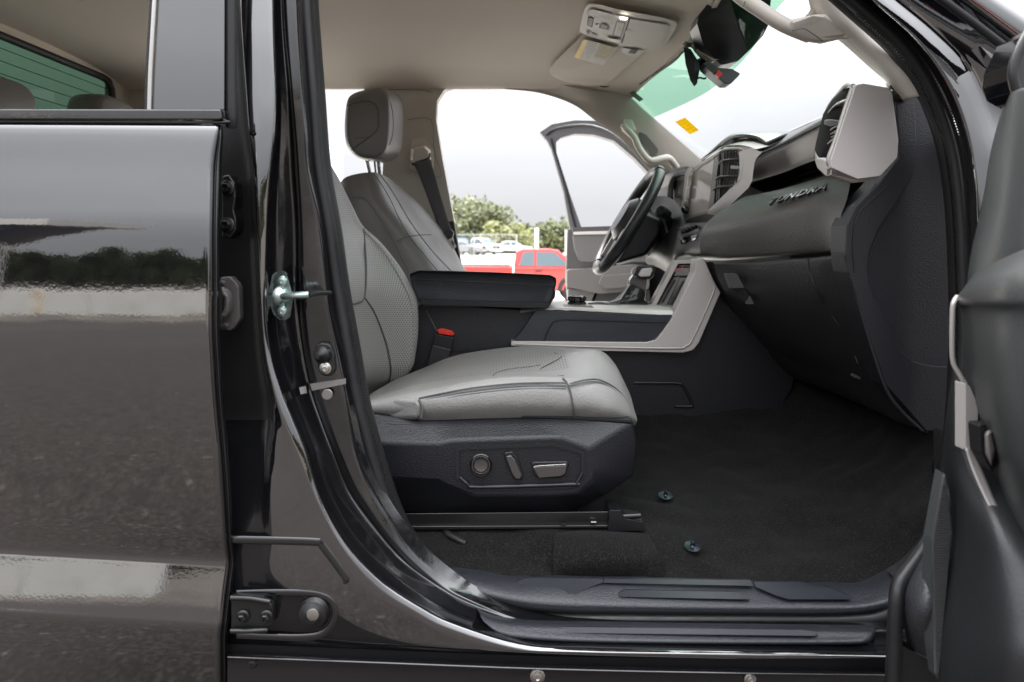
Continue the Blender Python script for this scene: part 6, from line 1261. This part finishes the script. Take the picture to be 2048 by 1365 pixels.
# silver blade: horizontal strip rising to the stack
BL = [(1022, 683, 0), (1140, 684, 0), (1293, 685, 6), (1312, 680, 10), (1322, 668, 8), (1342, 640, 0), (1389, 546, 6), (1391, 519, 2), (1404, 517, 3), (1412, 527, 3), (1428, 563, 4), (1441, 586, 2), (1398, 686, 10), (1386, 701, 14), (1366, 706, 10), (1180, 702, 0), (1022, 692, 0)]
plate('silver_blade', BL, 1.765, .05, SILVER, cc, bev=.004, seg=4)
tube('blade_crease', [(1030, 688, 1.763), (1180, 694, 1.762), (1345, 697, 1.762), (1372, 692, 1.762), (1386, 676, 1.762), (1424, 592, 1.762), (1428, 572, 1.763)], .0022, SILVER, cc, sub=5)
# armrest lid
ar = grp('console_armrest', TRUCK)
AO = [(818, 548, 8), (838, 541, 8), (900, 542, 0), (1000, 545, 0), (1100, 550, 8), (1112, 556, 5), (1113, 564, 4), (1106, 600, 8), (1100, 612, 8), (1088, 617, 4), (1000, 615, 0), (900, 612, 0), (848, 611, 8), (838, 604, 8), (826, 578, 8)]
AOf = fillet(AO, 4)
def shr(pts, c, s): return [((x - c[0]) * s[0] + c[0], (y - c[1]) * s[1] + c[1]) for x, y in pts]
loft('armrest_lid', [[(x, y, 1.770) for x, y in shr(AOf, (965, 580), (.975, .86))], [(x, y, 1.757) for x, y in shr(AOf, (965, 580), (.992, .95))], [(x, y, 1.762) for x, y in AOf], [(x, y, 1.90) for x, y in shr(AOf, (985, 572), (.975, .94))], [(x, y, 2.12) for x, y in shr(AOf, (990, 560), (.88, .84))]], VINYL, ar, sub=3, ang=75)
tube('armrest_seam', [(826, 560, 1.755), (900, 562, 1.752), (1000, 567, 1.752), (1098, 573, 1.754), (1108, 574, 1.762)], .0016, BLACKM, ar, sub=4)
V = []; F = []
for k in range(70):
    t = k / 70; x = 828 + 276 * t; y = 557.5 + 10.5 * t
    q = [W((x, y, 1.7505)), W((x + 2.6, y + .1, 1.7505)), W((x + 2.6, y + 1.7, 1.7505)), W((x, y + 1.6, 1.7505))]; i0 = len(V); V += q; F.append((i0, i0 + 1, i0 + 2, i0 + 3))
tag(mesh('armrest_stitching', V, F, BLACKM, ar, smooth=False), kind='stuff')
plate('lower_lid_edge', [(838, 596, 3), (850, 600, 2), (1094, 606, 2), (1102, 604, 3), (1096, 616, 3), (850, 612, 3), (842, 606, 3)], 1.754, .02, BLACKM, ar, bev=.003)
plate('armrest_latch', [(1106, 583, 2), (1112, 582, 2), (1110, 596, 2), (1104, 603, 2)], 1.80, .08, PLAST_S, ar, bev=.002)
# top deck with dial, trim, shifter
sheet('console_deck', [[(1040, 626, 1.775), (1110, 620, 1.775), (1200, 624, 1.775), (1345, 631, 1.775)], [(1040, 618, 1.80), (1110, 613, 1.80), (1200, 616, 1.80), (1352, 620, 1.80)], [(1040, 612, 1.90), (1110, 608, 1.90), (1200, 609, 1.90), (1345, 612, 1.90)], [(1040, 606, 2.15), (1110, 603, 2.15), (1200, 603, 2.15), (1330, 604, 2.15)]], SILVER, cc, nr=4, nc=3)
plate('deck_edge', [(1076, 621, 2), (1118, 612, 2), (1348, 616, 1), (1345, 622, 1), (1240, 621, 0), (1110, 618, 2)], 1.83, .02, SILVER, cc, bev=.001)
plate('dial_base', [(1128, 612, 1), (1184, 612, 2), (1190, 617, 1), (1130, 619, 1)], 1.80, .05, SILVER_D, cc, bev=.002)
lathe('drive_mode_dial', W((1154, 612, 1.86)), (0, 0, 1), [(.022, 0), (.0235, .003), (.0235, .010), (.0215, .012), (.0235, .014), (.0235, .024), (.021, .027), (.015, .028), (.001, .027)], GLOSS, cc, n=30)
dk = [Vector((W((1154, 612, 1.86)).x + .0238 * math.cos(a), 1.86 + .0238 * math.sin(a), W((1154, 612, 1.86)).z)) for a in [2 * math.pi * k / 18 for k in range(18)]]
V = []; F = []
for p in dk:
    for z0, z1 in ((.004, .010), (.0145, .0235)):
        i0 = len(V); 
        for dx, dy in ((-.0015, -.0015), (.0015, -.0015), (.0015, .0015), (-.0015, .0015)): V += [p + Vector((dx, dy, z0)), p + Vector((dx, dy, z1))]
        F += [(i0, i0 + 2, i0 + 3, i0 + 1), (i0 + 2, i0 + 4, i0 + 5, i0 + 3), (i0 + 4, i0 + 6, i0 + 7, i0 + 5), (i0 + 6, i0, i0 + 1, i0 + 7)]
tag(mesh('dial_knurling', V, F, PLAST_S, cc, smooth=False), kind='stuff')
tube('deck_cable_trim', [(1178, 610, 1.88), (1200, 608, 1.90), (1222, 612, 1.88), (1240, 612, 1.88)], .006, TAUPE, cc)
gsx = grp('gear_shifter', TRUCK)
loft('shift_boot', [[(1200, 612, 1.92), (1225, 604, 1.92), (1242, 600, 1.92), (1262, 570, 1.92), (1290, 584, 1.92), (1288, 600, 1.92), (1300, 612, 1.92)], [(1190, 612, 1.98), (1222, 602, 1.96), (1240, 596, 1.95), (1258, 566, 1.95), (1292, 582, 1.95), (1290, 600, 1.96), (1304, 612, 1.98)],
                    [(1200, 610, 2.08), (1228, 600, 2.05), (1246, 594, 2.03), (1262, 570, 2.03), (1286, 584, 2.03), (1286, 598, 2.05), (1300, 610, 2.08)]], mat('soft_black_leather', (.018, .018, .018), .32, bumps=(('n', 40, .006),)), gsx, sub=3, ang=80)
loft('lever_panel', [[(1264, 554, 1.945), (1294, 558, 1.945), (1290, 590, 1.945), (1258, 572, 1.945)], [(1264, 554, 1.985), (1294, 558, 1.985), (1290, 590, 1.985), (1258, 572, 1.985)]], TAUPE, gsx, bev=.002)
tube('lever_rod', [(1258, 574, 1.96), (1260, 560, 1.96), (1268, 550, 1.96)], .0045, CHROME, gsx)
loft('shift_handle', [[(1263, 548, 1.93), (1266, 538, 1.93), (1276, 532, 1.93), (1308, 531, 1.93), (1311, 536, 1.93), (1308, 552, 1.93), (1300, 559, 1.93), (1280, 558, 1.93), (1270, 552, 1.93)], [(1263, 548, 2.0), (1266, 538, 2.0), (1276, 531, 2.0), (1308, 530, 2.0), (1311, 536, 2.0), (1308, 552, 2.0), (1300, 559, 2.0), (1280, 558, 2.0), (1270, 552, 2.0)]], PLAST_S, gsx, bev=.005, seg=3)
plate('handle_trim', [(1276, 551, 3), (1284, 538, 4), (1304, 536, 2), (1305, 542, 2), (1300, 553, 3), (1282, 554, 3)], 1.922, .012, SILVER, gsx, bev=.002)
plate('handle_trim', [(1263, 548, 3), (1266, 538, 4), (1275, 533, 2), (1271, 543, 2), (1268, 550, 2)], 1.920, .02, SILVER_D, gsx, bev=.002)
# slanted stack below the climate panel
stx = grp('console_stack', TRUCK)
KY = lambda x, y: 1.90 + (1391 - x) * .0006
plate('stack_side_frame', [(1302, 612, 1), (1312, 611, 1), (1356, 528, 1), (1388, 527, 2), (1388, 520, 2), (1352, 521, 3), (1344, 532, 2)], lambda x, y: KY(x, y) - .01, .04, SILVER, stx, bev=.002)
plate('stack_face', [(1312, 612, 1), (1352, 522, 3), (1389, 519, 3), (1390, 548, 1), (1356, 612, 1)], lambda x, y: KY(x, y) + .02, .03, PLAST_C, stx, bev=.002)
plate('charge_pad', [(1334, 610, 2), (1360, 556, 2), (1380, 556, 2), (1354, 611, 2)], lambda x, y: KY(x, y) + .012, .01, GLOSS, stx, bev=.001)
plate('charge_pad_slot', [(1343, 609, 1), (1366, 562, 1), (1370, 562, 1), (1347, 609, 1)], lambda x, y: KY(x, y) + .008, .006, PLAST_C, stx, bev=.001)
plate('stack_panel', [(1316, 611, 1), (1348, 556, 1), (1360, 554, 1), (1332, 611, 1)], lambda x, y: KY(x, y) + .010, .01, SILVER_D, stx, bev=.001)
plate('stack_slot', [(1322, 606, 1), (1348, 560, 1), (1352, 560, 1), (1327, 606, 1)], lambda x, y: KY(x, y) + .006, .006, PLAST_S, stx, bev=.001)
plate('switch_tray', [(1346, 532, 2), (1386, 530, 2), (1384, 552, 2), (1336, 552, 2)], lambda x, y: KY(x, y) + .006, .02, GLOSS, stx, bev=.001)
plate('switch_row', [(1342, 538, 1), (1382, 536, 1), (1378, 544, 1), (1338, 545, 1)], lambda x, y: KY(x, y) - .004, .01, SILVER_D, stx, bev=.002)
for k in range(7): plate('seat_heater_switch', [(1348 + k * 5.2, 533, 0), (1351.5 + k * 5.2, 533, 0), (1350 + k * 5.2, 538, 0), (1346.5 + k * 5.2, 538, 0)], lambda x, y: KY(x, y) - .002, .006, PLAST_C if k % 3 else REDBTN, stx, bev=0)
plate('red_print', [(1352, 540.5), (1361, 540), (1360, 542), (1351, 542.5)], lambda x, y: KY(x, y) - .0055, .001, REDBTN, stx, bev=0)
# ---- driver's side kick area and pedals zone behind the shifter
sheet('driver_footwell', [[(1200, 640, 2.2), (1290, 620, 2.2), (1350, 560, 2.2)], [(1200, 640, 2.7), (1290, 620, 2.7), (1352, 540, 2.7)]], BLACKM, cc, nr=2, nc=2)
# ================================================================== DRIVER'S DOOR, OPEN
dd = grp('driver_door', TRUCK)
def DY(px, py=0):
    k = (px - CXP) / FL; t = (.85 - k * 2.9) / (.55 + .8 * k); return 2.9 + .8 * t
def DD(d=0.0): return lambda x, y: DY(x, y) + d
DARKF = mat('dark_door_frame', (.055, .052, .056), .38, bumps=(('n', 400, .0002),))
WF = [(1080, 265, 1), (1104, 249, 8), (1150, 241, 20), (1190, 242, 20), (1235, 262, 20), (1290, 312, 12), (1345, 382, 4), (1372, 425, 2), (1356, 428, 2), (1300, 350, 10), (1270, 318, 10), (1228, 282, 14), (1188, 270, 14), (1150, 268, 14), (1122, 276, 8), (1112, 285, 5), (1113, 306, 8), (1140, 390, 10), (1163, 456, 2), (1141, 462, 2), (1128, 385, 10), (1104, 300, 8), (1096, 284, 4)]
plate('window_frame', WF, DD(0), .06, DARKF, dd, bev=.006, seg=3)
tube('frame_seal', [(x, y, DY(x) - .01) for x, y in [(1092, 270), (1110, 258), (1150, 251), (1190, 253), (1232, 273), (1290, 327), (1340, 385)]], .006, RUBBER, dd, sub=5)
tube('frame_seal', [(x, y, DY(x) - .01) for x, y in [(1100, 278), (1112, 320), (1130, 380), (1142, 430), (1150, 460)]], .006, RUBBER, dd, sub=5)
plate('quarter_trim', [(1328, 370, 2), (1350, 388, 2), (1370, 424, 2), (1330, 424, 2), (1318, 392, 2)], DD(-.03), .05, PLAST_C, dd, bev=.004)
plate('inner_belt', [(1145, 455, 3), (1240, 452, 0), (1330, 448, 2), (1330, 460, 2), (1145, 464, 2)], DD(-.05), .05, PLAST_C, dd, bev=.004)
plate('belt_strip', [(1147, 464, 1), (1240, 462, 0), (1330, 460, 1), (1330, 466, 1), (1147, 470, 1)], DD(-.055), .02, SILVER, dd, bev=.002)
plate('door_shell', [(1136, 460, 4), (1250, 454, 0), (1345, 450, 2), (1335, 640, 4), (1140, 640, 4), (1132, 560, 4)], DD(0.0), .07, PLAST_C, dd, bev=.01)
plate('upper_trim_panel', [(1146, 471, 2), (1240, 468, 0), (1330, 466, 2), (1326, 524, 4), (1160, 524, 8), (1150, 500, 8)], DD(-.045), .05, TAUPE, dd, bev=.012, seg=4)
plate('door_armrest', [(1134, 540, 8), (1180, 538, 0), (1266, 530, 6), (1300, 532, 4), (1298, 580, 10), (1200, 588, 10), (1134, 575, 8)], DD(-.10), .12, TAUPE, dd, bev=.016, seg=4)
plate('door_pocket', [(1136, 578, 6), (1190, 584, 0), (1180, 610, 4), (1136, 608, 4)], DD(-.06), .06, TAUPE, dd, bev=.01)
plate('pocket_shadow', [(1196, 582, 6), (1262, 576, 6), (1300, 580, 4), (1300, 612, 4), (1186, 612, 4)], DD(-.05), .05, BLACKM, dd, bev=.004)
plate('door_pull', [(1205, 552, 6), (1262, 548, 4), (1274, 556, 4), (1268, 574, 6), (1208, 578, 6), (1198, 568, 6)], DD(-.125), .04, TAUPE, dd, bev=.01, seg=4)
# ================================================================== PASSENGER'S DOOR, OPEN, CLOSE TO THE LENS
pd = grp('passenger_door', TRUCK)
GRN = mat('soft_green_grey_trim', (.050, .054, .054), .34, bumps=(('n', 200, .0003),)); DTR = mat('dark_door_trim', (.018, .019, .020), .40, bumps=(('n', 260, .0003),))
sheet('upper_door_trim', [
 [(2050, 192, .86), (2062, 188, .80), (2090, 182, .76), (2170, 178, .72)], [(2036, 240, .87), (2050, 234, .81), (2080, 230, .76), (2170, 226, .72)], [(2018, 308, .88), (2034, 304, .82), (2070, 300, .76), (2170, 296, .72)],
 [(2003, 400, .88), (2020, 398, .82), (2060, 396, .76), (2160, 392, .72)], [(1977, 520, .88), (1994, 520, .82), (2050, 520, .76), (2150, 520, .72)], [(1968, 600, .88), (1985, 600, .82), (2050, 600, .76), (2150, 600, .72)]], GRN, pd, nr=4, nc=5, thick=.02, off=-1)
plate('window_frame', [(2052, 70, 4), (2140, 20, 0), (2140, 200, 0), (2050, 197, 4), (2030, 184, 6), (2021, 160, 6), (2024, 130, 8)], .80, .05, GLOSS, pd, bev=.006, seg=3)
tube('frame_seal', [(2060, 60, .80), (2034, 110, .80), (2026, 150, .80), (2034, 186, .80)], .006, RUBBER, pd)
sheet('armrest_pad', [
 [(1918, 590, .86), (1950, 548, .82), (2000, 520, .76), (2060, 495, .70), (2150, 470, .66)],
 [(1908, 600, .85), (1945, 572, .78), (2000, 555, .70), (2060, 545, .66), (2150, 530, .63)],
 [(1916, 612, .84), (1950, 604, .765), (2000, 600, .69), (2060, 598, .65), (2150, 592, .62)],
 [(1922, 622, .85), (1955, 628, .775), (2000, 632, .70), (2060, 634, .655), (2150, 632, .62)],
 [(1926, 700, .86), (1960, 710, .78), (2000, 720, .70), (2060, 740, .655), (2150, 750, .62)],
 [(1934, 790, .87), (1966, 810, .79), (2000, 840, .71), (2060, 880, .66), (2150, 900, .63)],
 [(1952, 860, .88), (1980, 890, .81), (2010, 930, .73), (2060, 980, .68), (2150, 1000, .65)],
 [(1975, 960, .90), (1998, 1000, .85), (2025, 1050, .80), (2070, 1110, .75), (2150, 1150, .72)]], GRN, pd, nr=6, nc=5)
sheet('lower_door_panel', [
 [(1908, 720, .90), (1915, 735, .88), (1930, 760, .87), (1960, 800, .88), (2160, 900, .85)],
 [(1890, 850, .92), (1900, 850, .88), (1920, 850, .86), (1960, 880, .86), (2160, 950, .80)],
 [(1888, 930, .92), (1904, 930, .87), (1935, 940, .84), (1985, 960, .82), (2160, 1000, .78)],
 [(1900, 1000, .90), (1915, 1010, .85), (1950, 1030, .80), (2010, 1060, .76), (2160, 1100, .74)],
 [(1903, 1090, .88), (1920, 1100, .83), (1965, 1130, .77), (2030, 1160, .73), (2160, 1200, .70)],
 [(1888, 1200, .86), (1910, 1210, .81), (1970, 1230, .75), (2040, 1250, .71), (2160, 1300, .68)],
 [(1878, 1300, .85), (1900, 1300, .80), (1970, 1310, .74), (2040, 1320, .70), (2160, 1350, .67)],
 [(1872, 1420, .85), (1895, 1420, .80), (1970, 1420, .74), (2040, 1420, .70), (2160, 1420, .67)]], DTR, pd, nr=6, nc=5)
tube('silver_edge', [(1914, 594, .84), (1908, 604, .835), (1905, 620, .835), (1904, 680, .84), (1906, 724, .845), (1918, 748, .845), (1930, 768, .845)], .0030, SILVER, pd, sub=5)
plate('handle_surround', [(1931, 766, 2), (1940, 774, 3), (1956, 812, 3), (1956, 888, 3), (1946, 900, 2), (1931, 902, 2)], .828, .02, SILVER, pd, bev=.004, seg=3)
sheet('silver_blade', [[(1931, 896, .826), (1948, 896, .826)], [(1944, 940, .815), (1962, 934, .815)], [(1970, 1000, .795), (1986, 992, .795)], [(1996, 1050, .775), (2009, 1043, .775)], [(2000, 1062, .77), (2009, 1058, .77)]], SILVER_D, pd, nr=5, nc=3, thick=.004)
loft('release_lever', [[(1970, 868, .76), (1982, 860, .76), (1990, 900, .76), (1982, 930, .76), (1972, 905, .76)], [(1968, 864, .80), (1984, 856, .80), (1994, 900, .80), (1984, 936, .80), (1970, 908, .80)]], SILVER_D, pd, bev=.004, seg=3)
plate('lever_recess', [(1958, 850, 6), (1990, 850, 8), (2000, 910, 8), (1985, 950, 6), (1962, 905, 6)], .80, .02, BLACKM, pd, bev=.004)
# speaker grille
GR = [(1890, 945, 1), (1897, 1000, 1), (1905, 1072, 3), (1896, 1140, 2), (1886, 1230, 1), (1878, 1365, 1), (1868, 1300, 1), (1862, 1180, 1), (1866, 1080, 1)]
plate('speaker_grille', GR, lambda x, y: .865 - (y - 945) * .00006, .02, GRN, pd, bev=.001)
V = []; F = []
yy = 955
while yy < 1350:
    def xl(y): return 1889 - (y - 945) * .17 if y < 1080 else 1866 + (y - 1080) * .02
    def xr(y): return 1891 + (y - 945) * .11 if y < 1072 else 1903 - (y - 1072) * .085
    a_, b_ = xl(yy), xr(yy)
    if b_ - a_ > 3:
        Yg = .858 - (yy - 945) * .00006; i0 = len(V); V += [W((a_ + 1, yy, Yg)), W((b_ - 1.5, yy - 3, Yg)), W((b_ - 1.5, yy - .6, Yg)), W((a_ + 1, yy + 2.4, Yg))]; V += [v + Vector((0, .005, 0)) for v in V[-4:]]
        F += [(i0, i0 + 1, i0 + 2, i0 + 3), (i0, i0 + 4, i0 + 5, i0 + 1), (i0 + 3, i0 + 2, i0 + 6, i0 + 7)]
    yy += 5
tag(mesh('grille_ribs', V, F, PLAST_G, pd, smooth=False), kind='stuff')
# hinge side: rubber edge and bulging pebbled cover
tube('door_edge_seal', [(1866, 1070, .93), (1840, 1110, .92), (1810, 1150, .91), (1797, 1172, .905), (1792, 1210, .90), (1788, 1300, .90), (1784, 1420, .90)], .0095, RUBBER, pd, n=12, sub=6)
sheet('door_edge', [[(1860, 1062, .95), (1866, 1075, .93), (1864, 1085, .94)], [(1800, 1150, .94), (1808, 1160, .92), (1812, 1170, .94)], [(1783, 1205, .93), (1792, 1215, .91), (1803, 1215, .93)], [(1774, 1420, .92), (1785, 1420, .90), (1803, 1420, .92)]], RUBBER, pd, nr=6, nc=4)
sheet('hinge_cover', [
 [(1862, 1090, .91), (1866, 1092, .90), (1868, 1094, .90), (1870, 1096, .90)],
 [(1826, 1142, .91), (1842, 1138, .885), (1860, 1134, .875), (1872, 1132, .875)],
 [(1806, 1180, .91), (1826, 1178, .875), (1852, 1172, .86), (1872, 1168, .86)],
 [(1804, 1215, .91), (1822, 1220, .87), (1850, 1222, .85), (1872, 1220, .85)],
 [(1808, 1255, .92), (1824, 1262, .88), (1850, 1268, .865), (1872, 1270, .865)],
 [(1814, 1292, .94), (1828, 1302, .91), (1850, 1314, .895), (1872, 1322, .895)]], mat('pebbled_grey_cover', (.04, .041, .046), .36, bumps=(('n', 260, .0015),)), pd, nr=5, nc=5)
plate('door_inner_shadow', [(1800, 1290, 4), (1880, 1330, 2), (1880, 1420, 0), (1800, 1420, 0)], .905, .03, DTR, pd, bev=.003)
# outer skin of that door seen edge-on
boxm('door_outer_skin', (.70, .05, .45), (.78, .90, 1.12), PAINT, pd, bev=.02)
